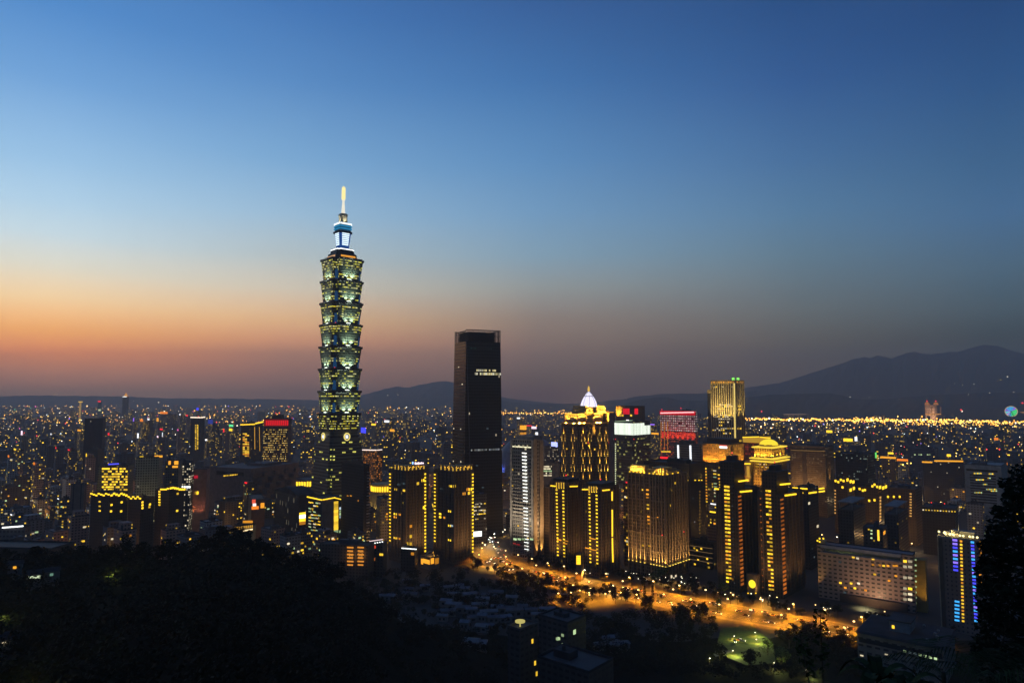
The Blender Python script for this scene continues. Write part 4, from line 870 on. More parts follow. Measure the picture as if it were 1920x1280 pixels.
# small ones right of the slab tower
s = office('slim tower with glowing orange lantern storeys on top', 975, 982, 987, 797, 1350, 45, BROWNST, 826, 'orange-lantern tower', boxes=0)
for y0, y1, m in ((797.5, 805, LA), (810, 815, emit('amber_soft', (1,.4,.04), .7))): s.pwin('L', 975.4, y0, 981.8, y1, m, 'lantern'); s.pwin('R', 982.2, y0, 986.6, y1, m, 'lantern')
s = office('dark office carrying a pale blue rooftop screen', 1020, 1040, 1048, 838, 1150, 45, facade('bb_wall', (.09,.09,.1), (.02,.02,.03), 3, 3.6, .5, .5, .25, (WHT, YEL), .6), 862, 'blue-screened office')
b = MB(); u0, z0 = s.uv(1032, 837, 'L'); u1, z1 = s.uv(1044, 829, 'L'); b.box(2, 2.6, -4, u0, z0, z1); s.part('screen', b, emit('screen_blue', (.4,.45,1), 1.8, 0, True))
s = office('plain grey concrete block with a small square of lit windows', 1018, 1050, 1056, 868, 1000, 45, pbr('grey_conc', (.13,.12,.12), .8), 920, 'grey concrete block')
for j in range(5):
    for i in range(7):
        if rnd.random() < .8: s.pwin('L', 1019+i*2.3, 873+j*4.2, 1020.7+i*2.3, 875.4+j*4.2, WW if j != 2 else WG)
s = office('dark apartment block squeezed between condominium and ladder-lit towers', 1015, 1033, 1046, 915, 800, 48, facade('brown_res', (.1,.07,.05)), 1050, None, 'apartment_tower', 'apartment tower')
# right side offices
s = office('broad brown office block with a dark central slot', 1481, 1547, 1563, 838, 1060, 47, facade('beige_office', (.17,.115,.065), (.05,.035,.02), 2.2, 3.2, .6, .45, .14, ((.6,.4,.2),(.8,.65,.4),(.4,.3,.15)), .3), 905, 'brown slotted office')
b = MB(); s.fb(b, 'L', s.uv(1512, 860, 'L')[0], s.uv(1504, 860, 'L')[0], 2, s.h-9, -.01, .3); s.part('slot', b, DARKST); s.strip('L', 1484, 843.5, 1546, 845.5, .9, emit('thin_amber', (.7,.4,.12), .35)); s.pup('R', 1556, 905, 30000, c=(1,.6,.15), size=50, off=4, fixture=None)
for i in range(4): lamp(s.root, 'SPOT', (-10, s.a*(i+.5)/4, 30), 60000, (1,.6,.25), (.2, 0, 1), 70, 1, 1)
s = office('dark glass office with rows of faint greenish windows', 1566, 1626, 1653, 853, 1010, 47, facade('dark_glass_r', (.04,.04,.045), (.015,.015,.018), 2.4, 3.8, .6, .4, .1, ((.6,.75,.6),(.7,.7,.5)), .3), 900, 'dark glass office', roof=DARKST, b=38)
s.pwin('R', 1640, 848, 1643, 858, emit('green_sign', (.2,1,.2), .9), 'sign', off=.5)
s = office('pale framed office block with slotted storeys on the right', 1808, 1877, 1888, 874, 980, 48, pbr('pale_frame', (.33,.31,.28), .8), 930, 'pale framed office')
zt = s.uv(1845, 882, 'L')[1]
b = MB(); s.fb(b, 'L', s.a*.1, s.a*.95, zt-1.5, zt+1.5, -.01, .2); s.part('window_band', b, pbr('dark_glass', (.015,.017,.02), .2))
for j in range(11):
    z = 30 + (zt-6-30)*j/11+2; b = MB(); s.fb(b, 'L', s.a*.16, s.a*.86, z, z+1.7, -.01, .2); s.part('window_band', b, MATS['dark_glass'])
for x0, x1, y in ((1826, 1841, 887), (1854, 1862, 888), (1830, 1843, 899), (1852, 1858, 896), (1843, 1851, 907.5), (1849, 1870, 917), (1858, 1868, 920), (1827, 1842, 923)):
    for x in range(x0, x1, 3): s.pwin('L', x, y-1, x+2.3, y+1, WG if x % 2 else WY, off=.25)
s = office('long low block outlined by a bright amber roof line', 1730, 1806, 1815, 866, 1180, 48, facade('low_dark', (.05,.05,.06), (.02,.02,.025), 3, 3.6, .5, .45, .03, (WHT, AMB), .5), 900, 'amber-lined block')
for x0, x1, y in ((1729, 1748, 865.5), (1752, 1806, 863.5)): s.strip('L', x0, y, x1, y+.8, 2.6, LA, out=1)
s = office('wide blue-grey block with pale green windows near its top', 1701, 1752, 1772, 842, 1550, 48, facade('bluegrey_w', (.1,.12,.15), (.03,.035,.04), 3, 4, .6, .4, .03, ((.6,.75,.5),), .4), 860, 'blue-grey block', b=40)
for x in range(1706, 1750, 4): (s.pwin('L', x, 851, x+2.6, 853, WG) if rnd.random() < .6 else None)
# gold-tipped residential pair
for lab, L, C, R, top, D, pts, colx in (('brown apartment block with a ragged crown of golden lamps', 1563, 1588, 1602, 903, 930, ((1567, 901), (1572, 903), (1577, 899), (1582, 901), (1588, 899), (1594, 902), (1599, 903), (1580, 913), (1594, 918), (1600, 915)), 1566), ('brown apartment block with golden arch lamps and an amber window column', 1612, 1646, 1664, 916, 905, ((1612, 916), (1618, 919), (1622, 918), (1636, 911), (1640, 908), (1645, 912), (1649, 913), (1655, 914), (1660, 912), (1667, 931), (1630, 938), (1640, 937)), 1650)):
    s = office(lab, L, C, R, top, D, 48, facade('gt_wall', (.09,.065,.045), (.015,.015,.016), 2.8, 3.4, .5, .5, .015, (AMB, YEL), .5), 960, None, 'apartment_tower', 'apartment tower', DARKST)
    for x, y in pts: s.pwin('L' if x < C else 'R', x-1.7, y-1.9, x+1.7, y+1.9, LY, 'roof_lamp', off=.6)
    for i in range(8): s.pwin('L' if colx < C else 'R', colx-1.3, top+16+i*6-1.2, colx+1.5, top+17.4+i*6, emit('amber_lamp', (1,.5,.12), .8), 'stair_light', off=.3)
s = office('dark brown block with one column of amber stair lights', 1664, 1716, 1756, 918, 860, 48, facade('db_wall', (.08,.055,.04), (.015,.015,.016), 2.8, 3.4, .5, .5, .01, (AMB, YEL), .5), 970, 'dark brown block', 'apartment_tower', 'apartment tower', b=36)
for i in range(9): s.pwin('L', 1705.5, 924+i*5.2, 1709.5, 926.6+i*5.2, MATS['amber_lamp'], 'stair_light')
for x in (1665, 1676, 1687): s.pwin('L', x-1.5, 929, x+1.5, 932.6, LY, 'lamp')
for lab, L, C, R, top, D in (('dark apartment tower with framed roof pavilion left of its twin', 1571, 1600, 1622, 958, 760), ('dark apartment tower with framed roof pavilion right of its twin', 1658, 1684, 1702, 966, 730)):
    s = office(lab, L, C, R, top, D, 50, facade('fr_wall', (.07,.065,.065), (.015,.016,.018), 3, 3.3, .55, .5, .02, (YEL, WHT), .4), 1012, None, 'apartment_tower', 'apartment tower', boxes=0); b = MB()
    for x in (1, s.b-2):
        for y in (1, s.a-2): b.box(x, x+1, y, y+1, s.h, s.h+8)
    b.box(0, s.b, 0, s.a, s.h+8, s.h+9.3); s.part('roof_pavilion', b, CONC)
s = office('brown block with pale and amber lamps behind the white slab office', 1618, 1655, 1714, 992, 690, 52, facade('bb2', (.12,.09,.07), (.02,.02,.02), 3.4, 3.3, .4, .5, .015, (YEL,), .4), 1016, None, 'apartment_tower', 'apartment tower', b=22)
for x, y, m in ((1629, 992, WY), (1634, 994, WG), (1634, 1000, WG), (1634, 1008, WG), (1658, 998, WA)): s.pwin('L' if x < 1655 else 'R', x-1.6, y-1.4, x+1.6, y+1.4, m)
s.pwin('L', 1645, 994, 1649, 1012, WY, 'stair_window')
s = office('dark terraced block with a string of small pale lamps', 1728, 1790, 1806, 955, 800, 52, facade('tr_wall', (.06,.055,.05), (.015,.016,.018), 3, 3.3, .55, .5, .01, (YEL,), .4), 990, None, 'apartment_block', 'apartment building', b=34)
for i in range(12): s.pwin('L', 1730+i*5.4, 955+i*.3-.9, 1732.4+i*5.4, 956.3+i*.3, WY if i % 3 else WW, 'lamp', off=.4)
s.beacon(2, s.a*.7, s.h+3, .7); s.beacon(2, s.a*.3, s.h+3, .7)
s = office('low dark hall with stepped lit terraces beside the gridded stone block', 1292, 1338, 1346, 1018, 745, 50, facade('lowhall', (.07,.06,.05), (.02,.02,.02), 4, 4, .6, .5, .04, (YEL,), .4), 1070, None, 'hall', 'building', DARKST)
for i in range(4): s.strip('L', 1294, 1022+i*8.5, 1336, 1028+i*9, .8, emit('rail_glow', (.5,.3,.12), .35), 'rail', .4)
for x, y in ((1302, 1027), (1307, 1031), (1315, 1028), (1303, 1057), (1309, 1049), (1326, 1047), (1328, 1055)): s.pwin('L', x-1.4, y-1.6, x+1.4, y+1.6, WY)
# ---------------------------------------------------------------- left side
office('plain black slab tower with no lit windows left of centre', 159, 193, 199, 785, 1500, 98, facade('black_slab', (.028,.032,.05), (.02,.024,.04), 3, 4, .5, .5, .001, (WHT,), .4, .5), 842, 'black windowless slab', 'office_tower', 'office building', DARKST, 0)
office('stepped dark block with faint lit rows under the black windowless slab', 165, 184, 194, 843, 1250, 88, facade('step_dim', (.07,.075,.085), (.06,.06,.045), 40, 3.8, 1, .4, .0, (WHT,), .4), 905, None, boxes=2)
s = office('slim dark tower with two dotted light columns and white roof edge', 358, 376, 384, 783, 1900, 80, facade('dots_wall', (.04,.04,.045), (.02,.02,.025), 4, 4, .5, .5, .002, (WHT,), .4), 852, 'dotted slim tower', 'office_tower', 'office building', DARKST)
s.strip('L', 357.5, 782, 376, 782.5, 2.2, emit('led_cream', (1,.8,.6), 1.5), out=1.5); s.strip('R', 376.5, 782.5, 384, 781.5, 2.2, MATS['led_cream'], out=1.5); s.beacon(2, 8, s.h, 1.6)
for i in range(16):
    s.pwin('L', 366, 796+i*3.0, 368, 797.7+i*3.0, WY, 'stair_light', off=.2)
    s.pwin('L', 369.7, 796+i*2.9, 371.7, 797.7+i*2.9, WY, 'stair_light', off=.2)
s = office('dark office pair edged by golden roof lines and corner lights', 452, 478, 493, 794, 1500, 72, facade('gp_wall', (.05,.04,.035), (.02,.02,.02), 2.6, 3.8, .7, .5, .03, (YEL, AMB), .5), 855, 'gold-edged office', 'office_tower', 'office building', DARKST)
s.strip('L', 451, 796, 478, 795, 1.9, LY, out=1.2); s.strip('R', 478.5, 793.5, 493, 790.5, 2.4, LY, out=1.2); s.strip('L', 477.5, 800, 478, 842, 1.2, emit('led_thin_amber', (1,.5,.05), .7)); s.strip('R', 486, 800, 487, 845, 1.0, MATS['led_thin_amber'])
for j in range(14):
    for i in range(3): (s.pwin('L', 455.5+i*4, 812+j*3.2, 458.8+i*4, 813.8+j*3.2, rnd.choice([WA, WY, WY])) if rnd.random() < .75 else None)
s = office('brown office tower with glowing red roof band and golden windows', 495, 541, 547, 785, 1350, 88, pbr('red_crown_wall', (.09,.055,.05), .8), 882, 'red-crowned office', 'office_tower', 'office building', DARKST)
n = 11
for i in range(n): s.pwin('L', 499+i*3.9, 788, 501.6+i*3.9, 797, emit('band_red', (.9,.01,.02), .85), 'red_light', off=.4)
b = MB(); s.fb(b, 'L', .5, s.a-.5, s.h-14, s.h-1, 0, .3); s.part('roof_band', b, emit('band_dull', (.35,.01,.012), .5))
BANDM = facade('gold_bands', (.05,.035,.02), (.03,.02,.02), 2.3, 99, .66, 1, .55, ((1,.6,.1),(1,.7,.2),(.8,.4,.05),(.4,.22,.04)), .9, .5)
b = MB(); s.bands(BANDM, 20, s.h-105, s.h-19, .42, 'window_band', 'L'); b.box(3, s.b-2, s.a*.3, s.a*.7, s.h, s.h+8); s.part('penthouse', b, DARKST); s.beacon(3, s.a*.4, s.h+8, 1.2); s.beacon(3, s.a*.55, s.h+8, 1.2)
s = office('small office with white-green windows below the gold-edged office', 458, 472, 479, 866, 1150, 42, facade('wg_w', (.06,.06,.06), (.02,.02,.02), 3, 3.6, .5, .5, .02, (WHT,), .4), 888, None)
for y in (870.5, 872, 877, 880, 885, 886): s.pcol('L', 459, y, 471, y+.3, 5, 2.2, 1.5, [WG, WW], .75)
s = office('pale gridded office lit from below behind dark apartment blocks', 255, 255.5, 298, 858, 900, 14, facade('pale_grid', (.36,.33,.25), (.05,.045,.035), 3.0, 3.3, .6, .55, .004, (WHT,), .4), 932, 'pale gridded office')
for i in range(5): lamp(s.root, 'SPOT', (s.b*(i+.5)/5, -4, 18), 32000, (1,.85,.4), (0, .06, 1), 45, .6, 1)
b = MB(); s.fb(b, 'R', 0, s.b, 22, 24, 0, .6); s.part('light_strip', b, emit('strip_pale_yellow', (1,.95,.45), 1.0)); 
for x, y in ((262, 857), (268, 858)): s.pwin('R', x, y-1.5, x+6, y+1.5, LY, 'roof_lamp', off=-1)
s.pwin('R', 290, 854, 303, 857, LA, 'roof_lamp', off=-2)
s = office('office block crowded with yellow windows below a blue roof light', 183, 184, 240, 873, 930, 8, facade('yw_wall', (.22,.2,.14), (.04,.04,.03), 3, 3.4, .6, .5, .02, (YEL,), .6), 930, 'yellow-windowed office')
for j in range(11):
    for i in range(13): (s.pwin('R', 191.5+i*3.7, 877+j*4.9, 194.4+i*3.7, 879.6+j*4.9, rnd.choice([LY, WY, WY, WY])) if rnd.random() < .62 else None)
s.strip('R', 203, 870, 223, 869, 2.4, emit('led_roof_blue', (.1,.1,1), 1.2)); lamp(s.root, 'SPOT', (s.b*.5, -6, 20), 90000, (1,.75,.2), (0, .12, 1), 80, 1, 1)
s = office('slim grey tower with two orange roof lanterns', 309, 309.5, 335, 866, 890, 12, facade('slim_grey', (.17,.16,.13), (.05,.045,.03), 2.6, 3.3, .5, .5, .02, (YEL,), .5), 915, 'orange-lanterned slim tower')
for x0, x1 in ((310, 316), (327.5, 334)): s.pwin('R', max(x0, 316.5) if x0 < 316 else x0, 864, x1+ (4 if x0 < 316 else 0), 870, LA, 'roof_lantern', off=.5)
s.pwin('R', 324, 873, 333, 876, LA, 'lantern', off=.4)
for k, (lab, L, C, R, top, D, cols, arcs) in enumerate((
  ('wide dark apartment block crowned with many small golden lamps', 171, 206, 240, 927, 770, ((187, 940, 187, 957, 3), (209, 946, 208, 958, 2), (228, 941, 227, 958, 2)), [(172+i*4.6, 925 + (i % 3)*1.6) for i in range(15)]),
  ('lower dark apartment block with golden lamps beside the wide one', 241, 264, 290, 936, 765, ((267, 941, 267, 952, 3), (281, 945, 280, 950, 2)), [(242+i*4.2, 931 + (i % 2)*3) for i in range(6)]),
  ('dark apartment block with golden crown and dotted light column', 291, 318, 346, 920, 775, ((299, 921, 299, 946, 6), (333, 925, 332, 957, 2)), [(303+i*4.2, 917 - (3-abs(i-5)*.8 if abs(i-5) < 3 else 0)) for i in range(11)]))):
    s = office(lab, L, C, R, top, D, 68, facade('crown_res', (.06,.05,.045), (.015,.016,.018), 3, 3.3, .55, .5, .008, (YEL,), .4), 990, ('golden-lamped block', 'lower golden-lamped block', 'dot-columned block')[k], 'apartment_block', 'apartment building', DARKST)
    for x, y in arcs: s.pwin('L' if x < C else 'R', x-1.7, y-1.4, x+1.7, y+1.2, LY, 'roof_lamp', off=.3)
    for x0, y0, x1, y1, n in cols: s.pcol('L' if x0 < C else 'R', x0, y0, x1, y1, n, 3, 2.6, [WY, LY])
office('plain brownish block with a single dark window slot', 133, 158, 163, 908, 850, 92, facade('plain_br', (.19,.14,.12), (.03,.03,.03), 9, 40, .12, .9, 0, (YEL,), .4), 945, 'plain brownish block')
s = office('low grey hall with a long white tube light along its eave', -40, 47, 58, 988, 760, 92, facade('eave_wall', (.15,.14,.15), (.03,.03,.04), 4, 5, .6, .4, .03, (WHT,), .4), 1010, 'tube-lit hall', 'hall', 'building', DARKROOF, 0)
s.strip('L', 5, 988.5, 44, 985.5, 2.2, LW, 'tube_light', 1)
s = office('large dark flat-roofed shed at the lower left edge', -70, 96, 140, 1030, 540, 84, DARKST, 1075, None, 'shed', 'building', DARKROOF, 0)
# exhibition hall
TW = pbr('pink_hall', (.17,.115,.1), .8); s = office('sprawling pinkish exhibition hall stepped with cube shaped bays', 386, 470, 560, 880, 1080, 66, TW, 930, 'pink exhibition hall', 'exhibition_hall', 'building', TW, 1)
b = MB(); s.fb(b, 'L', s.a*.15, s.a*.75, s.h-11, s.h-5, -.01, .3); s.part('window_band', b, pbr('dark_glass', (.015,.017,.02), .2))
for i in range(9): s.pwin('L', 420+i*3, 890.5-i*.3, 421.6+i*3, 892.5-i*.3, WY, off=.4)
r = random.Random(5)
for j in range(6):
    for i in range(9):
        if (i + j) % 2 == 0: u, z = s.b*(i+.1)/9, s.h-8-j*8.5; b = MB(); b.box(u, u+s.b/11, -4 - j*6.0, 6 - j*6.0, z-4.5, z+1.5); s.part('cube_bay', b, TW)
s = office('long low hall with a yellow lit colonnade by tiered tower', 555, 575, 606, 902, 1060, 35, TW, 925, 'yellow colonnade hall', 'hall', 'building', TW, 0)
for i in range(10): s.pwin('L' if 556+i*4.8 < 574 else 'R', 556+i*4.8, 903, 558.8+i*4.8, 911, LY, 'lit_bay', off=.2)
for x in (558, 563): s.pwin('L', x, 918, x+9, 921, WW, 'window', off=.2)
s = office('pinkish corner block with a red sign and orange glow', 362, 363, 388, 880, 950, 12, pbr('pink_corner', (.3,.17,.14), .8), 928, 'red-signed corner block', boxes=0)
s.pwin('R', 364, 891, 371, 896, emit('sign_dull_red', (.8,.01,.04), .6), 'sign', off=.6); lamp(s.root, 'SPOT', (1, -2, 22), 18000, (1,.4,.1), (.05, .1, 1), 45, .5, 1); lamp(s.root, 'SPOT', (s.b*.6, -6, 20), 9000, (1,.4,.2), (.0, .2, 1), 80, .5, 1)
for x in (363, 369): s.pwin('R', max(x, 366.5), 921, x+3, 926, LY, 'lamp', off=.4)
s = office('white speckled office beside the slim grey tower', 333, 334, 358, 868, 930, 12, facade('spk', (.08,.08,.08), (.02,.02,.02), 2.8, 3.4, .6, .55, .3, (WHT, YEL, (.8,1,.7)), .9), 915, 'white-speckled office')
for x in (340, 345, 350, 354): s.pwin('R', max(341, x), 911, x+3, 914, LW, 'lamp', off=.6)
s = office('billboard building glowing red and white among dark blocks', 466, 472, 497, 938, 880, 25, BROWNST, 960, 'red billboard building', boxes=0)
s.pwin('R', 472.5, 936, 479, 943, emit('bill_red', (1,.12,.06), .9), 'billboard', off=.5); s.pwin('R', 474, 943.5, 480, 948, emit('bill_pale', (1,.9,.85), 1.6), 'billboard', off=.5); s.pwin('R', 472.5, 949, 484, 953.5, LO, 'billboard', off=.5); s.pwin('R', 489, 943, 495, 951, WA, 'billboard', off=.5)
# glass office with luminous roof edge
s = office('glass corner office with luminous yellow zigzag roof edge', 577, 604, 644, 937, 880, 45, facade('zz_glass', (.04,.04,.04), (.02,.025,.03), 2.6, 4, .8, .6, .04, (YEL, WHT), .5), 1000, 'yellow-edged glass office', boxes=0)
b = MB(); s.fb(b, 'R', 0, s.uv(625, 960, 'R')[0], 0, s.h-.5, 0, .6); s.part('stone_wall', b, pbr('zz_stone', (.26,.2,.17), .8))
s.strip('L', 576.5, 930.8, 604, 936.8, 1.9, LY, out=1.0); s.strip('R', 604.5, 936.4, 628, 932.2, 1.7, LY, out=1.2); s.strip('R', 628, 933, 643, 936.5, 1.7, LY, out=1.2)
for j in range(11):
    for i in range(5):
        if rnd.random() < .55: s.pwin('L', 579+i*4.4, 940+j*5.7+i*.4, 582.9+i*4.4, 942.7+j*5.7+i*.4, rnd.choice([WY, WG, WG, WW]))
for j in range(11):
    if rnd.random() < .85: s.pwin('R', 626.5, 940+j*5.4, 633.5, 943.6+j*5.4, rnd.choice([WY, WY, LY, WG]))
    if rnd.random() < .5: s.pwin('R', 636.5, 940+j*5.4, 642, 943+j*5.4, rnd.choice([WG, WY, WC]))
s = office('dark curved-roofed hall with one brightly lit bay', 515, 560, 592, 930, 930, 42, facade('hall_dark', (.06,.055,.055), (.025,.025,.03), 1.6, 8, .5, .8, .05, (WHT,), .25), 992, 'curved-roof hall', 'hall', 'building', DARKROOF, 0)
b = MB(); b.loft([[(x, s.a*i/8, s.h+.01+8*math.sin(math.pi*i/8)) for i in range(9)] for x in (-1, s.b+1)], 0, True, True); s.part('curved_roof', b, DARKROOF)
for y0, y1, m in ((961, 964, LY), (965.5, 970, LW), (971.5, 976.5, LY), (978, 982, WA)): s.pwin('R', 562, y0, 572, y1, m, 'lit_bay')
# black unfinished tower
s = office('black unlit tower in front of the tiered tower with pale balconies', 641, 683, 693, 872, 850, 44, facade('blk_tower', (.022,.02,.02), (.014,.014,.015), 3, 3.6, .6, .6, .002, (AMB,), .5), 1000, 'black unlit tower', 'apartment_tower', 'apartment tower', DARKST, 2)
for j in range(24): b = MB(); z = 8 + j*3.6; b.box(s.b*.55, s.b+.9, -1.2, s.a*.4, z, z+.9); s.part('balcony', b, CONC if j % 3 else WHITEP)
for x, y in ((652, 929), (658, 929)): s.pwin('L', x-1.2, y-1, x+1.2, y+1, WA)
# orange hotel
s = office('orange speckled hotel with white roof line right of tiered tower', 681, 706, 717, 844, 1170, 40, facade('or_wall', (.16,.09,.05), (.04,.025,.02), 2.4, 3.4, .6, .6, .33, ((1,.3,.03),(1,.5,.06),(.6,.2,.03)), .75), 905, 'orange speckled hotel', 'hotel', 'hotel')
s.strip('L', 680, 843, 706, 843.5, 1.7, emit('led_pinkish', (1,.8,.7), 1.5), out=1); s.strip('R', 706.5, 843.5, 716, 842.5, 1.4, MATS['led_pinkish'], out=1)
# round building with lit crown
c = at(714, 912, 990); t_ = empty('round_building', (c.x, 990+22, 0)); tag(t_, 'round stone building with a glowing yellow crown colonnade', 'building'); zt = c.z
b = MB(); b.lathe([(19, 0), (19, zt-9)], 28); b.build('wall', STONE, t_); b = MB(); b.lathe([(16, zt-9), (16, zt)], 28, m=0); b.lathe([(17.5, zt), (17.5, zt+2)], 28); b.build('crown', GOLDST, t_)
for i in range(16):
    t = math.pi + math.pi*(i+.5)/16; b = MB(); b.box(-1.1, 1.1, -.4, .4, zt-8, zt-1); b.build('lit_bay', LY, t_, (18.2*math.cos(t), 18.2*math.sin(t), 0), t + math.pi/2)
for t in (3.7, 4.3, 4.9, 5.5): lamp(t_, 'SPOT', (23*math.cos(t), 23*math.sin(t), 14), 26000, (1,.75,.2), (-.1*math.cos(t), -.1*math.sin(t), 1), 60, .5, 1)
REG.append((694, 736, 905, 960, 990, 'round crowned building', c.x, 1012, 26))
s = office('small whitish office with brown lit storeys behind first corner-lit tower', 706, 714, 738, 936, 870, 24, facade('wh_small', (.27,.25,.24), (.05,.04,.03), 3, 3.6, .6, .4, .12, (YEL, WHT), .5), 985, None)
for i in range(3): s.pwin('R', 724, 962+i*5, 727, 964+i*5, WA)
# corner-lit twins
def corner_twin(label, L, C, R, top, D, wins, wash, short):
    s = B('apartment_tower', label, 'apartment tower', L, C, R, top, D, 46, 0, 1040, short, 'twin apartment towers edged by dotted corner lights'); h, a, b_ = s.h, s.a, s.b
    s.wall(facade('ct_wall', (.10,.075,.058), (.014,.015,.018), 2.7, 3.4, .5, .6, .006, (YEL, AMB), .5)); s.roof(BROWNST, 1.5, 0)
    s.fins(BROWNST, 'R', 6, 6, h, .9, .8); s.fins(DARKST, 'L', 5, 6, h, .9, .8)
    n = 23
    for px0, px1, f in ((L+1.6, L+1.2, 'L'), (R-1.6, R-1.2, 'R')):
        for i in range(n if f == 'R' else n-3):
            y = top+4+i*6.55; s.pwin(f, px0-1.3, y-1.1, px0+1.1, y+1.3, LY, 'corner_light', off=.9)
    b = MB()
    for i in range(7): b.box(b_*i/7, b_*i/7+.9, .5, 1.5, h+1.5, h+6); b.box(.5, 1.5, a*i/7, a*i/7+.9, h+1.5, h+6)
    b.box(0, b_, .3, 2.2, h+6, h+6.8); b.box(.3, 2.2, 2.2, a*.8, h+6, h+6.8); b.box(4, b_-1, 4, a*.7, h, h+5); s.part('crown_pergola', b, GOLDST)
    for i in range(5): lamp(s.root, 'SPOT', (b_*(i+.5)/5, 2.4, h+1), 4500, (1,.65,.1), (0, .05, 1), 90, .3, 1); s.win('R', b_*(i+.5)/5, h+3, 1.5, 3.4, emit('crown_tube', (1,.58,.06), .75), 'crown_light', off=.2)
    for i in range(4): lamp(s.root, 'SPOT', (2.4, a*(i+.3)/5, h+1), 4500, (1,.65,.1), (.05, 0, 1), 90, .3, 1); s.win('L', a*(i+.3)/5, h+3, 1.4, 3.4, MATS['crown_tube'], 'crown_light', off=.2)
    s.wash('R', 2, 45000); s.wash('L', 2, 14000)
    for x, y, m in wins: s.pwin('L' if x < C else 'R', x-2.2, y-2, x+2.2, y+2, m)
    for u in wash: lamp(s.root, 'SPOT', (b_*u, -4.5, 2), 30000, (1,.55,.15), (0, .03, 1), 30, .8, 1)
    return s
corner_twin('left apartment tower edged by dotted corner lights, roof pergola glowing', 731, 762, 798, 884, 770, ((742, 917, WY), (757, 919, WY), (783, 906, WY), (748, 908, WDIM), (756, 906, WDIM), (741, 963, LY), (741, 969, WA), (749, 964, WA), (741, 1008, WY), (748, 1009, WA), (770, 1005, WY), (763, 1019, WY), (770, 1019, WY), (770, 986, WA), (794, 951, LY), (793, 900, LY)), (), 'left corner-lit tower')
corner_twin('right apartment tower edged by dotted corner lights, warm washed side', 815, 852, 887, 885, 760, ((845, 911, WY), (852, 911, WY), (826, 963, LY), (826, 969, LY), (834, 970, WA), (843, 958, LY), (843, 985, LY), (843, 1012, LY), (870, 925, WA), (877, 917, WA), (882, 917, LY), (880, 924, WY), (828, 916, WDIM), (847, 985, WC)), (.15, .4, .65, .9), 'right corner-lit tower')
s = office('low shop pavilion lit yellow between the two corner-lit towers', 788, 806, 824, 1046, 745, 46, STONE, 1060, None, 'pavilion', 'building', BROWNST, 0)
for x0, x1 in ((790, 793), (794, 805)): s.pwin('L', x0, 1047, x1, 1057, LA, 'shop_window')
for x0, x1 in ((808, 813), (816, 822)): s.pwin('R', x0, 1047, x1, 1055, WA, 'shop_window')
b = MB(); n = 10; w = s.b*.45
b.loft([[(s.b*.3 + (w+o)*math.cos(math.pi*i/n), 3+k, s.h+.01 + (w+o)*math.sin(math.pi*i/n)) for i in range(n+1)] for o, k in ((0, 0), (0, 3))], 0, False); s.part('arch', b, GOLDST); lamp(s.root, 'POINT', (s.b*.3, 2, s.h+5), 2500, (1,.6,.12))
s = office('office roofed with a pink and white lettered sign', 766, 796, 804, 875, 1010, 42, facade('sgn', (.1,.09,.1), (.02,.02,.03), 3, 3.6, .5, .5, .02, (WHT,), .4), 940, 'sign-roofed office', boxes=0)
b = MB(); s.fb(b, 'L', 2, s.a-1, s.h+1, s.h+1.4, 0, .3); s.part('sign_rail', b, METAL)
s.pwin('L', 773, 865, 775.5, 872, emit('sign_skyblue', (.3,.55,1), 1.8), 'sign', off=.2)
for i in range(6): s.pwin('L', 778+i*2.9, 866 + (i % 2)*.6, 780.2+i*2.9, 871, emit('sign_pinkwhite', (1,.72,.85), 2.0), 'sign', off=.2)
s = office('small grey office with rows of white windows beside black slab tower', 878, 886, 913, 928, 850, 22, facade('gr_small', (.2,.19,.17), (.04,.04,.04), 3, 4, .7, .4, .04, (WHT,), .5), 985, 'small grey office')
for y, p in ((945, .5), (950, .5), (957, .85), (958, .4), (964, .9), (973, .5)): s.pcol('R', 889, y, 909, y-1.6, 7, 2.4, 1.6, [WW, WY], p)
s.pwin('R', 886.5, 997, 902, 1004, LW, 'shop_window')
# low block with orange balconies
s = office('low brown apartment block with two stacks of orange lit balconies', 600, 690, 702, 1024, 700, 78, facade('ob', (.1,.08,.065), (.02,.02,.02), 3.4, 3.2, .5, .5, .0, (AMB,), .4), 1060, 'orange-balconied block', 'apartment_block', 'apartment building')
for x0 in (652, 671.5):
    for j in range(6): s.pwin('L', x0-1+(j % 2)*.5, 1024+j*6.5, x0+11-(j % 2), 1027.4+j*6.5, emit('balcony_orange', (1,.36,.04), .75), 'balcony_light', off=.2)
    lamp(s.root, 'POINT', (-2, s.uv(x0+5, 1040, 'L')[0], s.uv(x0+5, 1040, 'L')[1]), 1500, (1,.5,.1))
s = office('narrow brown block with a white and red lit roof terrace', 692, 718, 726, 1020, 715, 78, facade('ob', (.1,.08,.065)), 1055, None, 'apartment_block', 'apartment building')
s.strip('L', 693, 1014, 718, 1010.5, 1.2, emit('led_soft_pink', (1,.75,.75), 1.2)); s.pcol('L', 694, 1019, 717, 1015, 6, 2, 1.6, [LW]); s.pwin('L', 712, 1037, 718, 1041, WY); s.pwin('L', 697, 1045, 703, 1050, WO); s.pwin('L', 696, 1022, 704, 1027, WR)
s = office('small block with a white dotted roof terrace before the left corner-lit tower', 752, 778, 784, 1030, 735, 78, facade('ob2', (.07,.06,.055), (.02,.02,.02), 3.4, 3.2, .5, .5, .01, (AMB,), .4), 1050, None, 'apartment_block', 'apartment building')
s.pcol('L', 754, 1027, 780, 1029, 11, 1.6, 1.8, [LW]); s.pwin('L', 771, 1035, 776, 1040, WA)
s = office('temple-like hall with an arcade of golden lamps', 440, 474, 480, 985, 700, 90, GOLDST, 1000, None, 'temple_hall', 'temple', DARKROOF, 0)
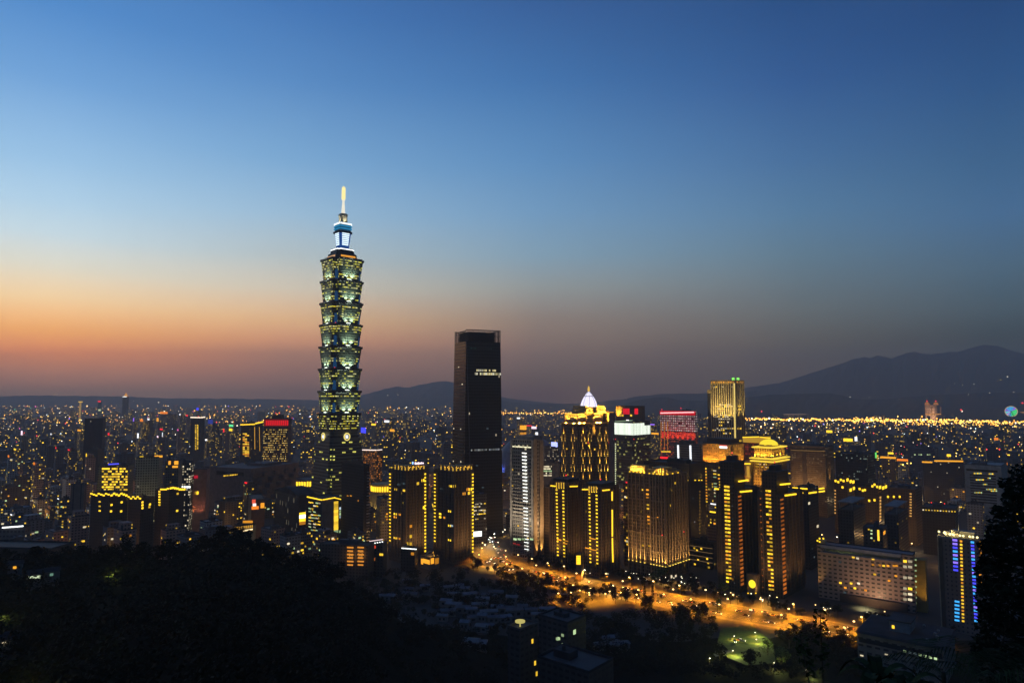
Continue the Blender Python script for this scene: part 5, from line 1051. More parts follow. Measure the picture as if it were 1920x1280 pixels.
s.strip('L', 441, 997, 474, 991.5, 2.2, emit('arcade_pale', (1,.75,.4), 1.6)); s.pcol('L', 442, 990, 473, 986, 10, 1.8, 5, [emit('arcade_amber', (1,.5,.06), .7)]); s.pwin('L', 456, 976, 472, 980, WA, 'gable_light', off=-1)
lamp(s.root, 'POINT', (-3, s.a*.5, 6), 4000, (1,.6,.12))
# ---- far landmarks
s = office('far slender skyscraper topped by an orange lantern on the left horizon', 230, 238, 242, 744, 5200, 95, facade('far_sk', (.12,.09,.08), (.05,.05,.05), 4, 5, .5, .5, .0, (YEL,), .4), 776, None, 'skyscraper', 'skyscraper')
b = MB(); b.lathe([(12, s.h), (12, s.h+10), (7, s.h+20), (2, s.h+30), (.3, s.h+36)], 8, s.b/2, s.a/2); s.part('lantern', b, emit('lantern_orange', (1,.4,.05), 1)); s.strip('L', 230, 743.5, 237.5, 743.5, 1.2, LW, out=3)
s = office('far tower with red crown and pale green lit shaft on the left horizon', 184, 189, 191.5, 752, 5200, 98, facade('far_gw', (.16,.22,.2), (.1,.16,.14), 5, 6, .5, .5, .1, ((.6,1,.8),), .3), 772, None, 'skyscraper', 'skyscraper')
s.pwin('L', 184, 751, 189, 753.5, LR, 'sign', off=2); s.pwin('L', 184.5, 767, 189, 770, emit('pale_yel', (.9,1,.5), 1), 'sign', off=2)
s = office('far slim spire tower glowing gold on the left horizon', 149, 151.5, 152.8, 754, 5200, 98, emit('far_gold', (1,.6,.15), .45), 765, None, 'skyscraper', 'skyscraper', boxes=0)
b = MB(); b.box(-6, s.b+6, -6, s.a+6, s.h+.1, s.h+7); s.part('head', b, emit('far_gold_head', (1,.6,.08), 1.2))
s = office('far orange-lit pair of slabs with red beacons on the right horizon', 1734, 1752, 1765, 759, 5000, 45, facade('far_or', (.4,.3,.22), (.05,.03,.02), 9, 90, .3, .9, .0, (ORA,), .3), 777, 'far orange pair', 'apartment_tower', 'apartment tower', boxes=0, b=70)
lamp(s.root, 'SPOT', (-90, -60, 12), 2.5e6, (1,.6,.35), (1, 1, .35), 80, 2, 1)  # added spot in front of the slabs, no fixture, lifts their walls
for u in (.12, .85):
    b = MB(); cx, cy_ = (0, s.a*.75) if u < .5 else (s.b*.6, 0); b.lathe([(17, s.h), (15, s.h+12), (7, s.h+19), (1, s.h+24)], 10, cx, cy_); s.part('dome', b, emit('far_dome', (.9,.32,.08), .5)); b = MB(); b.lathe([(.3, s.h+24), (6, s.h+29), (.3, s.h+34)], 8, cx, cy_); s.part('beacon', b, BEAC)
s.strip('L', 1735, 776, 1752, 776.5, 1.8, emit('far_amber', (1,.42,.08), .9), out=3); s.strip('R', 1752.5, 776.5, 1764, 776, 1.8, MATS['far_amber'], out=3); s.strip('L', 1735, 762, 1735, 774, 1, emit('far_amber_dim', (1,.4,.1), .35), out=3); s.strip('R', 1763.5, 762, 1763.5, 774, 1, MATS['far_amber_dim'], out=3); s.strip('L', 1747, 762, 1747, 774, .8, MATS['far_amber_dim'], out=3)
# ferris wheel with coloured lights
D = 5400; c = at(1896, 771, D); t_ = empty('ferris_wheel', (c.x, D, 0), R_(-35)); tag(t_, 'far ferris wheel lit in cyan, violet and green', 'ferris wheel'); rr = 9.5*D/F; zc = c.z
b = MB(); n = 32
b.loft([[(rr*k*math.cos(2*math.pi*i/n), y, zc+rr*k*math.sin(2*math.pi*i/n)) for i in range(n)] for k, y in ((1, -1.5), (1.06, 0), (1, 1.5), (.94, 0), (1, -1.5))], 0, False); b.build('rim', emit('wheel_rim', (1,.7,.35), .9), t_)
for i, m in enumerate((LC, LC, LP, emit('wheel_cyan', (.2,.9,1), 1.3), emit('wheel_violet', (.55,.45,1), 1.2), LC, LG, LG, emit('wheel_green', (.1,1,.35), 1.2), LG, LP, LC)):
    t = 2*math.pi*(i+3)/12; t2 = t + 2*math.pi/12*.9; b = MB(); q = [(.12, t), (.9, t), (.95, (t+t2)/2), (.9, t2), (.12, t2)]
    b.loft([[(rr*k*math.cos(x), y, zc+rr*k*math.sin(x)) for k, x in q] for y in (-.8, .8)], 0, True, True); b.build('light_sector', m, t_)
b = MB()
for sx_ in (-1, 1): b.tube((0, 0, zc), (sx_*22, 0, 0), 2, 2.5)
b.build('support', METAL, t_)
s = office('far pale tower with red beacon at the right photo edge', 1908, 1924, 1934, 757, 5600, 45, facade('far_ov', (.3,.24,.18), (.05,.05,.05), 6, 14, 1, .4, .0, (ORA,), .3), 777, None, 'apartment_tower', 'apartment tower', boxes=0, b=60)
b = MB(); b.lathe([(.3, s.h), (9, s.h+8), (.3, s.h+16)], 8, s.b/2, s.a/2); s.part('beacon', b, BEAC); s.strip('L', 1909, 773, 1923, 773, 1.4, MATS['far_amber'], out=3)
s = office('far wide hall with thin lit columns near the river lights', 1468, 1512, 1538, 777, 4900, 45, facade('far_hall', (.22,.16,.13), (.05,.04,.04), 9, 60, .4, .9, .35, ((.7,.4,.15),), .3), 788, None, 'hall', 'building', boxes=0, b=60); s.strip('L', 1469, 776.5, 1512, 776.5, .9, emit('far_pale', (.9,.6,.45), .4), out=3)
s = office('far block with four golden columns near the river lights', 1638, 1652, 1660, 779, 4600, 45, facade('far_block', (.08,.07,.07), (.03,.03,.03), 9, 9, .5, .5, 0, (YEL,), .4), 790, None)
for x in (1640, 1644, 1648.5): s.strip('L', x, 780, x, 789, 1.4, emit('far_gold_col', (1,.6,.18), .55), out=3)
s.strip('R', 1656.5, 780, 1656.5, 789, 1.4, MATS['far_gold_col'], out=3)
# ================================================================== THE REST OF THE CITY
NAMES = {c: [] for c in WALLC}
FAC = {}
for cn, c in WALLC.items():
    for k, (pu, pz, wu, wz, lit) in enumerate(((3.4, 3.3, .5, .45, .06), (2.6, 3.6, .7, .5, .12), (4.2, 3.2, .4, .5, .03))):
        FAC[cn, k] = facade(f'city_{cn}_{k}', c, (.02,.022,.028), pu, pz, wu, wz, lit, (YEL, WHT, AMB, YEL, GRN), 1.2)
LITN = ('scattered yellow windows', 'rows of small lit windows', 'few lit windows')
USED = {}
GEN = []
def hero_near(px, py):
    best = None
    for (a, b, t, v, D, sh, x, y, r) in REG:
        if not sh: continue
        cx = (a+b)/2; d = abs(px-cx) + .9*abs(py-(t+v)/2)
        if best is None or d < best[0]: best = (d, sh, cx, D)
    return best
def reg_label(root, desc, px, py, D):
    GEN.append((root, desc, px, py, D))
def generic(x, y, th, w, l, h, cn, k, detail, sign=None, group=None):
    t = R_(th); dR = (math.cos(t), math.sin(t)); dL = (-math.sin(t), math.cos(t))
    root = empty('apartment_block' if k != 1 else 'office_block', (x, y, 0), t)
    root['category'] = 'apartment building' if k != 1 else 'office building'
    s = B.__new__(B); s.dR, s.dL, s.th, s.C, s.base, s.a, s.b, s.h, s.root, s.D = dR, dL, t, (x, y), 0, l, w, h, root, y
    m = FAC[cn, k]
    if detail:
        b = MB(); b.box(0, w, 0, l, 0, h, bottom=False)
        r = random.Random(int(x*7+y*13))
        if r.random() < .5: b.box(w*.2, w*.8, l*.2, l*.8, h, h+r.uniform(3, 7))
        s.part('wall', b, m); s.roof(ROOF if r.random() < .6 else DARKROOF, 1.1, r.choice((1, 2, 2)), r=r)
        for i in range(r.randint(2, 8)):
            f = r.choice('RL'); u = r.uniform(1.5, (w if f == 'R' else l)-1.5); z = r.uniform(4, h-3); ms = r.choice([WY, WY, WA, WW, WW, WG])
            s.win(f, u, z, r.uniform(1.6, 3.4), 1.7, ms)
    else:
        b = MB(); b.box(0, w, 0, l, 0, h, bottom=False); b.box(w*.15, w*.55, l*.2, l*.6, h, h+3.5); s.part('wall', b, m)
    return s
def blocked(px, py, D):
    """is this photo point covered by a nearer landmark"""
    return any(a < px < b and t < py and D > dd for (a, b, t, v, dd, sh, X, Y, r) in REG)
def cap(px0, px1, D):
    """tallest roof allowed here without hiding a landmark's visible part"""
    m = 300
    for (a, b, t, v, dd, sh, X, Y, r) in REG:
        if px1 > a and px0 < b and dd > D: m = min(m, at((px0+px1)/2, v+1, D).z)
    return m
def clash(x, y, rad):
    return any(math.hypot(x-X, y-Y) < rad + r*.85 for (a, b, t, v, dd, sh, X, Y, r) in REG)

# ---- buildings that carry a bright sign: px, py, w, h (photo pixels), colour, distance, wording
SM = {'red': LR, 'green': emit('sign_green', (.15,1,.4), 1.1), 'blue': LB, 'white': emit('sign_white', (.95,.97,1), 1.5), 'yellow': LY, 'orange': LO, 'magenta': LM, 'purple': LP, 'amber': LA, 'pink-white': LPW, 'dim blue': LBD, 'cyan': LC}
SIGNS = [(27,842,14,3,'yellow',1350),(15,855,12,4,'orange',1250),(63,869,6,5,'orange',1150),(40,811,11,7,'pink-white',1700),(95,813,10,3,'white',1700),(161,853,5,6,'yellow',1230),(148,806,16,3,'amber',1800),(203,813,6,4,'red',1700),
 (128,843,10,2.5,'red',1350),(104,839,4,3,'red',1400),(258,816,6,9,'white',1700),(304,814,3,8,'white',1750),(302,804,10,2.5,'red',2000),(295,818,6,3,'pink-white',1650),(278,785,10,3.5,'white',2600),(265,787,12,4,'orange',2600),(295,786,11,6,'amber',2500),(250,786,4,6,'purple',2500),(307,773,24,3.5,'orange',3300),
 (337,776,6,2.5,'white',3000),(350,778,8,3,'red',2900),(394,790,18,8,'dim blue',2100),(433,797,16,4,'green',2200),(419,806,4,6,'red',1900),(432,805,13,4,'yellow',1950),(333,805,5,3,'magenta',2100),(370,766,8,4,'blue',3600),(386,824,8,3,'white',1600),(320,867,4,3,'amber',1300),(681,806,12,9,'blue',1900),(725,789,13,4,'white',2300),(735,806,10,4,'amber',1900),(700,795,12,3,'yellow',2200),
 (1222,795,9,2,'purple',1900),(1228,812,12,3,'amber',1700),(1001,801,9,4,'pink-white',1900),(1006,812,5,5,'white',1600),(987,797,20,1.6,'red',2200),(972,783,7,3,'white',2500),(1245,858,12,4,'red',1200),(1257,861,8,4,'red',1180),(1670,849,7,3,'yellow',1500),(1692,862,14,4,'orange',1350),(1665,857,20,3,'amber',1400),(1779,853,5,4,'yellow',1700),(1773,885,9,3,'amber',1250),(1555,808,8,4,'yellow',2400),
 (1605,822,4,8,'white',1900),(1590,824,12,5,'yellow',1900),(1868,822,5,4,'orange',2200),(1884,869,6,5,'orange',1300),(108,935,8,2.5,'white',900),(20,965,9,3,'white',850),(460,905,9,3,'red',1000),(1178,905,10,3,'red',760),(1186,962,9,12,'amber',900),(1338,945,12,3,'white',900),(1336,960,9,3,'yellow',850)]
rs = random.Random(21); gid = 0
for px, py, w, h, cn, D in SIGNS:
    c = at(px, py + h/2 + 1, D); z = c.z
    if z < 5: z = 5
    ww = max(w*D/F*.75, 14); wall = rs.choice(list(WALLC)); th = rs.uniform(40, 50)
    t = R_(th); l = max(w*D/F*1.15, 15)
    # the sign sits on the left-hand face; centre the building under it
    x0, y0 = c.x + math.sin(t)*l*.5, D - math.cos(t)*l*.5
    s = generic(x0, y0, th, ww, l, z, wall, rs.choice((0, 1, 1)), D < 1400)
    hh = h*D/F; sw = w*D/F*1.15
    o = s.win('L', l/2, z + hh/2 + .6, min(sw, l), hh, SM[cn], 'sign', off=-.6)
    b = MB(); b.box(.35, .7, l/2-min(sw, l)/2, l/2+min(sw, l)/2, z, z+.7); s.part('sign_rail', b, DKMET)
    reg_label(s.root, f'{wall} block topped by {"long" if w > 11 else "tall" if h > w else "small"} {cn} sign', px, py, D)
    REG.append((px-w/2, px+w/2, py, py+h+4, D, None, c.x, D+l*.3, l*.6))

# ---- individual blocks on the street grid
rg = random.Random(11); ga = R_(48); gR = (math.cos(ga), math.sin(ga)); gL = (-math.sin(ga), math.cos(ga)); cnt = 0; cands = []
for i in range(-10, 60):
    for j in range(-60, 60):
        x = gR[0]*i*44 + gL[0]*j*52 + rg.uniform(-6, 6); y = gR[1]*i*44 + gL[1]*j*52 + rg.uniform(-6, 6)
        if y < 690 or y > 1900: continue
        px = proj((x, y, 10))[0]
        if px < -30 or px > 1950: continue
        cands.append((y, x, px))
cands.sort()
for y, x, px in cands:
    w, l = rg.uniform(13, 24), rg.uniform(13, 26)
    h = rg.choice((14, 17, 20, 24, 24, 30, 38, 46)) * rg.uniform(.9, 1.1)
    if px > 700 and y < 900: continue
    if y < 850 and px > 60: h = rg.uniform(34, 55) if px < 350 else rg.uniform(20, 40)
    if 880 < px < 955 and y < 1200: continue
    k = rg.choice((0, 0, 1, 2)); cn = rg.choice(('grey', 'grey', 'beige', 'brown', 'pinkish', 'slate', 'slate', 'white') if y > 850 else ('grey', 'pinkish', 'pinkish', 'slate'))
    if clash(x, y, max(w, l)*.75): continue
    pw = w/y*F; h = min(h, cap(px-pw, px+pw, y))
    if h < 9: continue
    py = proj((x, y, h))[1]
    if blocked(px-pw*.6, py, y) and blocked(px+pw*.6, py, y) and blocked(px, py, y): continue
    if cnt >= 178: continue
    vis_bottom = 1075 if px < 900 else 1130
    if proj((x, y, h*.9))[1] > vis_bottom: continue
    s = generic(x, y, 48 + rg.uniform(-5, 5), w, l, h, cn, k, y < 1250)
    size = 'tall' if h > 38 else 'mid-rise' if h > 22 else 'low'
    reg_label(s.root, f'{size} {cn} block with {LITN[k]}', px, (py+proj((x, y, 0))[1])/2, y)
    REG.append((px-pw*.5, px+pw*.5, py, py+8, y, None, x, y+l*.4, max(w, l)*.6)); cnt += 1
print('generic blocks', cnt, 'cands', len(cands))
ORD = ['', 'second ', 'third ', 'fourth ', 'fifth ', 'sixth ', 'seventh ', 'eighth ', 'ninth ', 'tenth ', 'eleventh ', 'twelfth ']
byk = {}
for root, desc, px, py, D in GEN:
    d, sh, cx, hD = hero_near(px, py)
    rel = 'behind' if D > hD + 60 and abs(px-cx) < 25 else 'in front of' if D < hD - 60 and abs(px-cx) < 25 else 'left of' if px < cx else 'right of'
    byk.setdefault((desc, rel, sh), []).append((d, root))
for (desc, rel, sh), L_ in byk.items():
    L_.sort(key=lambda t: t[0])
    for i, (d, root) in enumerate(L_):
        root['label'] = f'{ORD[min(i, 11)] + "nearest " if len(L_) > 1 else ""}{desc}, {rel} {sh}'; root['group'] = 'city buildings on the plain'

# ---- the far city as one mass, and its countless small lights
rf = random.Random(3); b = MB(); fm = [facade(f'far_city_{i}', c, (.02,.022,.028), 5.5, 5, .6, .45, lit, (YEL, WHT, AMB, (.8,1,.7)), 2.4, seed=False) for i, (c, lit) in enumerate((((.11,.11,.12), .07), ((.15,.125,.11), .1), ((.07,.075,.095), .05), ((.12,.09,.075), .08)))]
n = 0
while n < 3600:
    D = 1250 + (rf.random()**1.5)*8500; px = rf.uniform(-40, 1960); x = (px-960)/F*D*.99
    w = rf.uniform(14, 34)*(1 + D/9000); l = rf.uniform(14, 34); h = rf.uniform(9, 30) if rf.random() < .85 else rf.uniform(30, 75)
    if D > 5500: h *= .8
    if px > 1380 and D > 2800: h *= .6
    pw = w/D*F
    if D < 1950 and clash(x, D, w): n += 1; continue
    h = min(h, cap(px-pw, px+pw, D))
    if h < 6: n += 1; continue
    t = R_(rf.choice((48, 42, 20, 60)) + rf.uniform(-6, 6)); c_, s_ = math.cos(t), math.sin(t)
    P = lambda u, v, z: (x + u*c_ - v*s_, D + u*s_ + v*c_, z); q = [(0,0),(w,0),(w,l),(0,l)]; m = rf.randrange(4)
    b.loft([[P(u, v, 0) for u, v in q], [P(u, v, h) for u, v in q]], m, True)
    if rf.random() < .4:
        q = [(w*.2,l*.2),(w*.6,l*.2),(w*.6,l*.6),(w*.2,l*.6)]; b.loft([[P(u, v, h+.02) for u, v in q], [P(u, v, h+4) for u, v in q]], m, True)
    n += 1
o = b.build('distant_city', fm); tag(o, 'sea of small far city buildings stretching to the hills', 'city', kind='stuff')

LCOL = [((1,.42,.05), 2.4), ((1,.62,.12), 2.4), ((1,.85,.6), 2.4), ((.8,.95,1), 2.1), ((1,.05,.05), 2.0), ((.3,.2,1), 1.8), ((1,.15,.5), 1.7), ((.2,1,.5), 1.4)]
LM_ = [emit(f'city_light_{i}', c, s*1.7) for i, (c, s) in enumerate(LCOL)]
b = MB()
def dot(px, py, D, r, m, z=None):
    p = at(px, py, D); k = r*D/F; x, y, zz_ = p
    nv_ = len(b.v); k *= 1.3; b.v += [(x-k,y,zz_),(x,y-k,zz_),(x+k,y,zz_),(x,y+k,zz_),(x,y,zz_-k),(x,y,zz_+k)]
    for i in range(4): b.f += [(nv_+i, nv_+(i+1) % 4, nv_+5), (nv_+(i+1) % 4, nv_+i, nv_+4)]; b.m += [m, m]
rl = random.Random(9)
CLU = [(rl.uniform(-10, 1930), rl.uniform(8, 40)) for _ in range(60)]
def fld(n, px0, px1, py0, py1, wts, r0=.5, r1=1.1):
    for _ in range(n):
        px = rl.uniform(px0, px1)
        if rl.random() < .55:
            c_, w_ = rl.choice(CLU); px = rl.gauss(c_, w_)
            if not px0 < px < px1: continue
        py = py0 + (py1-py0)*rl.random()**1.3
        D = min((185 - rl.uniform(22, 60))*F/max(10, py-742), 9500)
        dot(px, py, D, (r0 + (r1-r0)*rl.random()**2)*.95, rl.choices(range(8), [w*k for w, k in zip(wts, (1.6, 1.5, .8, .5, .9, .6, .6, .5))])[0])
fld(520, -10, 600, 760, 792, (6, 4, 4, 1.5, 2.2, .5, .7, .3), .5, 1.15)
fld(280, -10, 600, 790, 850, (2, 3, 4, 2, 1, .2, .2, .2), .5, 1.0)
fld(220, 676, 960, 762, 800, (6, 4, 3, 1.5, 1, .2, .2, .3), .5, 1.1)
fld(140, 676, 960, 800, 850, (2, 3, 4, 2, .6, .2, .2, .2), .5, .95)
fld(120, 940, 1180, 768, 781, (6, 6, 2, .5, .4, 0, 0, 0), .6, 1.2)
fld(80, 940, 1240, 781, 830, (2, 3, 4, 2, .6, .2, 0, .2), .5, 1.0)
fld(60, 1205, 1335, 778, 800, (4, 6, 2, 1, .3, 0, 0, 0), .7, 1.4)
fld(260, 1395, 1925, 792, 806, (2, 3, 4, 2, .6, .1, .1, .1), .5, 1.2)
fld(260, 1395, 1925, 806, 860, (2, 3, 4, 2, .6, .1, .1, .1), .45, 1.0)
for i in range(230):   # the long line of amber lamps along the river road
    px = 1395 + i*2.32 + rl.uniform(-1.5, 1.5); py = 785.5 + (px-1395)*.008 + rl.uniform(-2.2, 2.2) + (max(0, px-1780)*.03*rl.random())
    dot(px, py, 4300, rl.uniform(.9, 1.7), rl.choices((0, 1, 2), (4, 4, .8))[0])
for i in range(170):
    px = rl.uniform(1600, 1928); dot(px, 783 + (px-1600)*.03 + rl.gauss(4, 3.5), 4100, rl.uniform(.8, 1.5), rl.choices((0, 1, 2), (5, 4, .6))[0])
for i in range(60):
    dot(940 + i*4.2 + rl.uniform(-1, 1), 774 + rl.uniform(-1.2, 1.2), 5600, rl.uniform(.7, 1.3), rl.choice((0, 1)))
for px, py, m, r in ((1512,745,2,.8),(1594,744,2,1.1),(1630,745,2,.6),(1685,750,2,.7),(1790,719,2,.8),(1805,722,2,.7),(1826,720,2,1.0),(1855,736,2,.7),(1876,712,1,1.2),(1870,714,0,.9),(1889,706,2,1.5),(1901,735,2,.8),(1816,739,2,.6),(1725,733,2,.5),(1174,747,2,1.0),(1213,754,2,.7),(1226,754,2,.7),(1238,757,2,.8),(107,739,2,1.0),(103,739,1,.8),(297,754,2,1.2),(250,751,2,.7),(212,739,4,1.0),(727,741,2,.6),(746,739,2,.7),(755,760,2,.7),(1650,783,2,1),(1560,804,3,1.3),(1515,806,3,1.4),(1597,806,3,1.2),(1613,801,3,1),(1626,801,3,1.2),(1585,804,3,1.1),(1700,800,4,1.1),(1713,800,4,1.1),(1825,804,4,1.1),(1877,807,4,1.2),(1802,768,4,1.4),(1804,771,2,1),(1428,771,4,1.1),(1850,842,4,1.2),(1874,842,4,1.3),(1757,943,4,1.1),(1786,946,4,1.3),(1693,871,1,1.6),(1701,868,1,1.2),(1708,868,1,1.2)):
    dot(px, py, 6800 if py < 765 and px > 1300 else 11000 if py < 765 else 4000 if py < 815 else 1100, r*(.55 if py < 765 else .9), m)
o = b.build('distant_lights', LM_); tag(o, 'countless tiny lights of the far city and hillsides', 'lights', kind='stuff')

# ================================================================== FOREGROUND HILL
RPTS = [(-400,985),(-100,1050),(0,1048),(70,1044),(130,1040),(180,1030),(240,1022),(330,1028),(370,1016),(430,1003),(470,1008),(520,1030),(560,1042),(600,1058),(640,1078),(700,1110),(760,1160),(840,1215),(920,1290),(1000,1335),(2400,1335)]
def ridge_z(px):
    px = max(-399, min(2399, px))
    for (x0, y0), (x1, y1) in zip(RPTS, RPTS[1:]):
        if x0 <= px <= x1: return at(960, y0 + (y1-y0)*(px-x0)/(x1-x0), 380).z
def hill_z(x, y):
    px = 960 + F*x/max(y, 1); zr = max(4, ridge_z(px) - 7)
    if y <= 380: return zr + max(0, 158-zr)*(1-max(0, y)/380)**1.7 - (6 if y > 20 else 3)*(1-(y/380))
    f = (y-380)/190
    return zr*(1-f*f*(3-2*f)) if f < 1 else -.5
v = []; fcs = []; NX, NY = 120, 60
for j in range(NY+1):
    y = 4 + 570*(j/NY)**1.4
    for i in range(NX+1):
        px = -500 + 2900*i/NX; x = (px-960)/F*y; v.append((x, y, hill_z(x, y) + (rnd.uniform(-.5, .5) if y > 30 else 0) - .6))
for j in range(NY):
    for i in range(NX): a0 = j*(NX+1)+i; fcs.append((a0, a0+1, a0+NX+2, a0+NX+1))
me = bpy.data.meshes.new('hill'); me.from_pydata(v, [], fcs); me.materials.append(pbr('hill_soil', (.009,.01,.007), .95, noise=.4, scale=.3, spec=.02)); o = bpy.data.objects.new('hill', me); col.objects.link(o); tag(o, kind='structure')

# ---- foliage
def leafmat(name, c):
    if name in MATS: return MATS[name]
    m = bpy.data.materials.new(name); m.use_nodes = True; nt = m.node_tree; p = nt.nodes['Principled BSDF']
    gm = nt.nodes.new('ShaderNodeNewGeometry'); mr = nt.nodes.new('ShaderNodeMapRange'); mr.inputs[3].default_value = .45; mr.inputs[4].default_value = 1.5
    nt.links.new(gm.outputs['Random Per Island'], mr.inputs[0]); nt.links.new(MIX(nt, 1, c, mr.outputs[0], 'MULTIPLY'), p.inputs['Base Color'])
    p.inputs['Roughness'].default_value = .65; p.inputs['Specular IOR Level'].default_value = .04; MATS[name] = m; return m
LEAF = leafmat('leaves', (.009,.011,.005)); LEAFY = leafmat('leaves_painted_lit', (.07,.095,.025)); BARK = pbr('bark', (.05,.04,.03), .9)  # LEAFY is the same foliage with lamplight painted in as brighter green
def leaves(b, r, c, rad, n, size, squash=.8):
    for _ in range(n):
        while True:
            d = Vector((r.uniform(-1, 1), r.uniform(-1, 1), r.uniform(-1, 1)))
            if .15 < d.length < 1: break
        d = d.normalized() * d.length**.5
        p = Vector(c) + Vector((d.x*rad, d.y*rad, d.z*rad*squash)); s_ = size*r.uniform(.6, 1.4)
        a = Vector((r.uniform(-1, 1), r.uniform(-1, 1), r.uniform(-.6, .6))).normalized(); e = a.orthogonal().normalized() + Vector((0, 0, r.uniform(-.4, .4)))
        b.quad(p - a*s_, p + e*s_*.45, p + a*s_, p - e*s_*.45)
def crown(seed, R, n, size, clumps=9):
    r = random.Random(seed); b = MB()
    for i in range(clumps):
        t, q = r.uniform(0, 6.28), r.uniform(.15, .8); leaves(b, r, (R*q*math.cos(t), R*q*math.sin(t), R*r.uniform(.9, 2.0)), R*r.uniform(.3, .52), n//clumps, size)
    return b
def trunk(seed, R):
    r = random.Random(seed); b = MB(); b.tube((0, 0, -2), (0, 0, R*1.1), R*.07, R*.045)
    for i in range(5):
        t = i*1.26 + r.uniform(-.3, .3); b.tube((0, 0, R*r.uniform(.6, 1.0)), (R*.55*math.cos(t), R*.55*math.sin(t), R*r.uniform(1.2, 1.7)), R*.035, R*.012, 5)
    return b
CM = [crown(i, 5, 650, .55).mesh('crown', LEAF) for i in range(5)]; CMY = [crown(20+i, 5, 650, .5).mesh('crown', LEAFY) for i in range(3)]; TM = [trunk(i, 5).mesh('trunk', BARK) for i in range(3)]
def tree(label, x, y, z, sc_, group, bright=False, cat='tree'):
    t = empty('tree', (x, y, z), rnd.uniform(0, 6.28)); t.scale = (sc_, sc_, sc_*rnd.uniform(.85, 1.15)); tag(t, label, cat, group)
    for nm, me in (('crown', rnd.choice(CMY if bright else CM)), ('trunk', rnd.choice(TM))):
        o = bpy.data.objects.new(nm, me); col.objects.link(o); o.parent = t
    return t
rt = random.Random(77)
for i in range(64):
    px = -20 + i*10.6 + rt.uniform(-4, 4); y = 378 + rt.uniform(-16, 10); x = (px-960)/F*y
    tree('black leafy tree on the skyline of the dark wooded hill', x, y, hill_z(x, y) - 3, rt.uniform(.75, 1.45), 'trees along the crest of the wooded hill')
b = MB()
def ok_forest(px, y): return px < 690 or (px > 640 and y > 380)
n = 0
while n < 620:
    px = rt.uniform(-120, 720); y = 70 + 300*rt.random()**.7; x = (px-960)/F*y; z = hill_z(x, y); R = rt.uniform(3.5, 6.5)
    for k in range(4): leaves(b, rt, (x + rt.uniform(-R, R)*.7, y + rt.uniform(-R, R)*.7, z + R*rt.uniform(.5, 1.3)), R*rt.uniform(.4, .7), 26, .8)
    n += 1
def scatter(n, px0, px1, py0, py1, R0, R1, zof=0.0, leaf=.8, test=None):
    for _ in range(n):
        px, py = rt.uniform(px0, px1), rt.uniform(py0, py1)
        if test and not test(px, py): continue
        p = ground(px, py, 2); R = rt.uniform(R0, R1); z = max(0, hill_z(p.x, p.y)) if p.y < 600 else 0
        for k in range(4): leaves(b, rt, (p.x + rt.uniform(-R, R)*.7, p.y + rt.uniform(-R, R)*.7, z + zof + R*rt.uniform(.5, 1.3)), R*rt.uniform(.4, .7), 30, leaf)
scatter(110, 640, 880, 1075, 1130, 3.5, 6)
scatter(90, 860, 1110, 1090, 1140, 3, 5.5, test=lambda x, y: y > 1080 + (x-880)*.20)
scatter(200, 640, 960, 1110, 1285, 2.5, 4.5)
scatter(260, 1000, 1340, 1150, 1285, 3, 6, test=lambda x, y: y > 1128 + (x-1000)*.06)
scatter(60, 1340, 1620, 1230, 1290, 3, 5.5, test=lambda x, y: x > 1480 or y > 1268)
scatter(60, 1460, 1620, 1195, 1250, 2.5, 4.5)
for _ in range(900):
    px, y = rt.uniform(620, 1900), 90 + 330*rt.random()**.6; x = (px-960)/F*y
    if y > 330 and px > 930 and px < 1180 and proj((x, y, hill_z(x, y)+6))[1] < 1275 and y > 345: continue
    if y > 395 and px > 1330: continue
    R = rt.uniform(2.5, 5); z = hill_z(x, y)
    for k in range(4): leaves(b, rt, (x + rt.uniform(-R, R)*.7, y + rt.uniform(-R, R)*.7, z + R*rt.uniform(.2, 1.0)), R*rt.uniform(.4, .7), 24, .8)
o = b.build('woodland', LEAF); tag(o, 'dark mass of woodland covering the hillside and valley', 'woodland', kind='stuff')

# ================================================================== ROADS AND TRAFFIC
def ribbon(name, pts, w, mat, z=.03):
    P = [ground(px, py, 0) for px, py in pts]; b = MB(); L = []
    for i, p in enumerate(P):
        d = (P[min(i+1, len(P)-1)] - P[max(i-1, 0)]).normalized(); nrm = Vector((-d.y, d.x, 0)); L.append((p + nrm*w/2, p - nrm*w/2))
    for (a, c), (a2, c2) in zip(L, L[1:]): b.quad((a.x, a.y, z), (c.x, c.y, z), (c2.x, c2.y, z), (a2.x, a2.y, z))
    o = b.build(name, mat); tag(o, kind='structure'); return P
MAIN = [(800,1010),(880,1036),(950,1062),(1010,1080),(1080,1094),(1170,1110),(1240,1122),(1310,1135),(1390,1150),(1470,1163),(1560,1180),(1660,1204),(1800,1240)]
def densify(pts, n=6):
    o = []
    for (a, c), (a2, c2) in zip(pts, pts[1:]):
        for i in range(n): o.append((a+(a2-a)*i/n, c+(c2-c)*i/n))
    return o + [pts[-1]]
PV = pbr('pavement', (.11,.105,.1), .85)
ribbon('pavement', densify(MAIN), 46, PV, .02); MP = ribbon('road', densify(MAIN), 37, asphalt, .14)
ribbon('road', densify([(1085,1132),(1130,1119),(1180,1108),(1240,1103),(1320,1112)]), 13, asphalt, .16)
ribbon('road', densify([(1000,1110),(1050,1120),(1085,1132)]), 9, asphalt, .17)
ribbon('road', densify([(965,1066),(938,1040),(922,1012),(912,985),(906,960),(902,930)]), 30, asphalt, .15)
ribbon('median', densify(MAIN[1:]), 3.0, pbr('median_grass', (.05,.06,.025), .9), .2)
b = MB(); wl = pbr('lane_paint', (.6,.58,.5), .7)
acc = 0
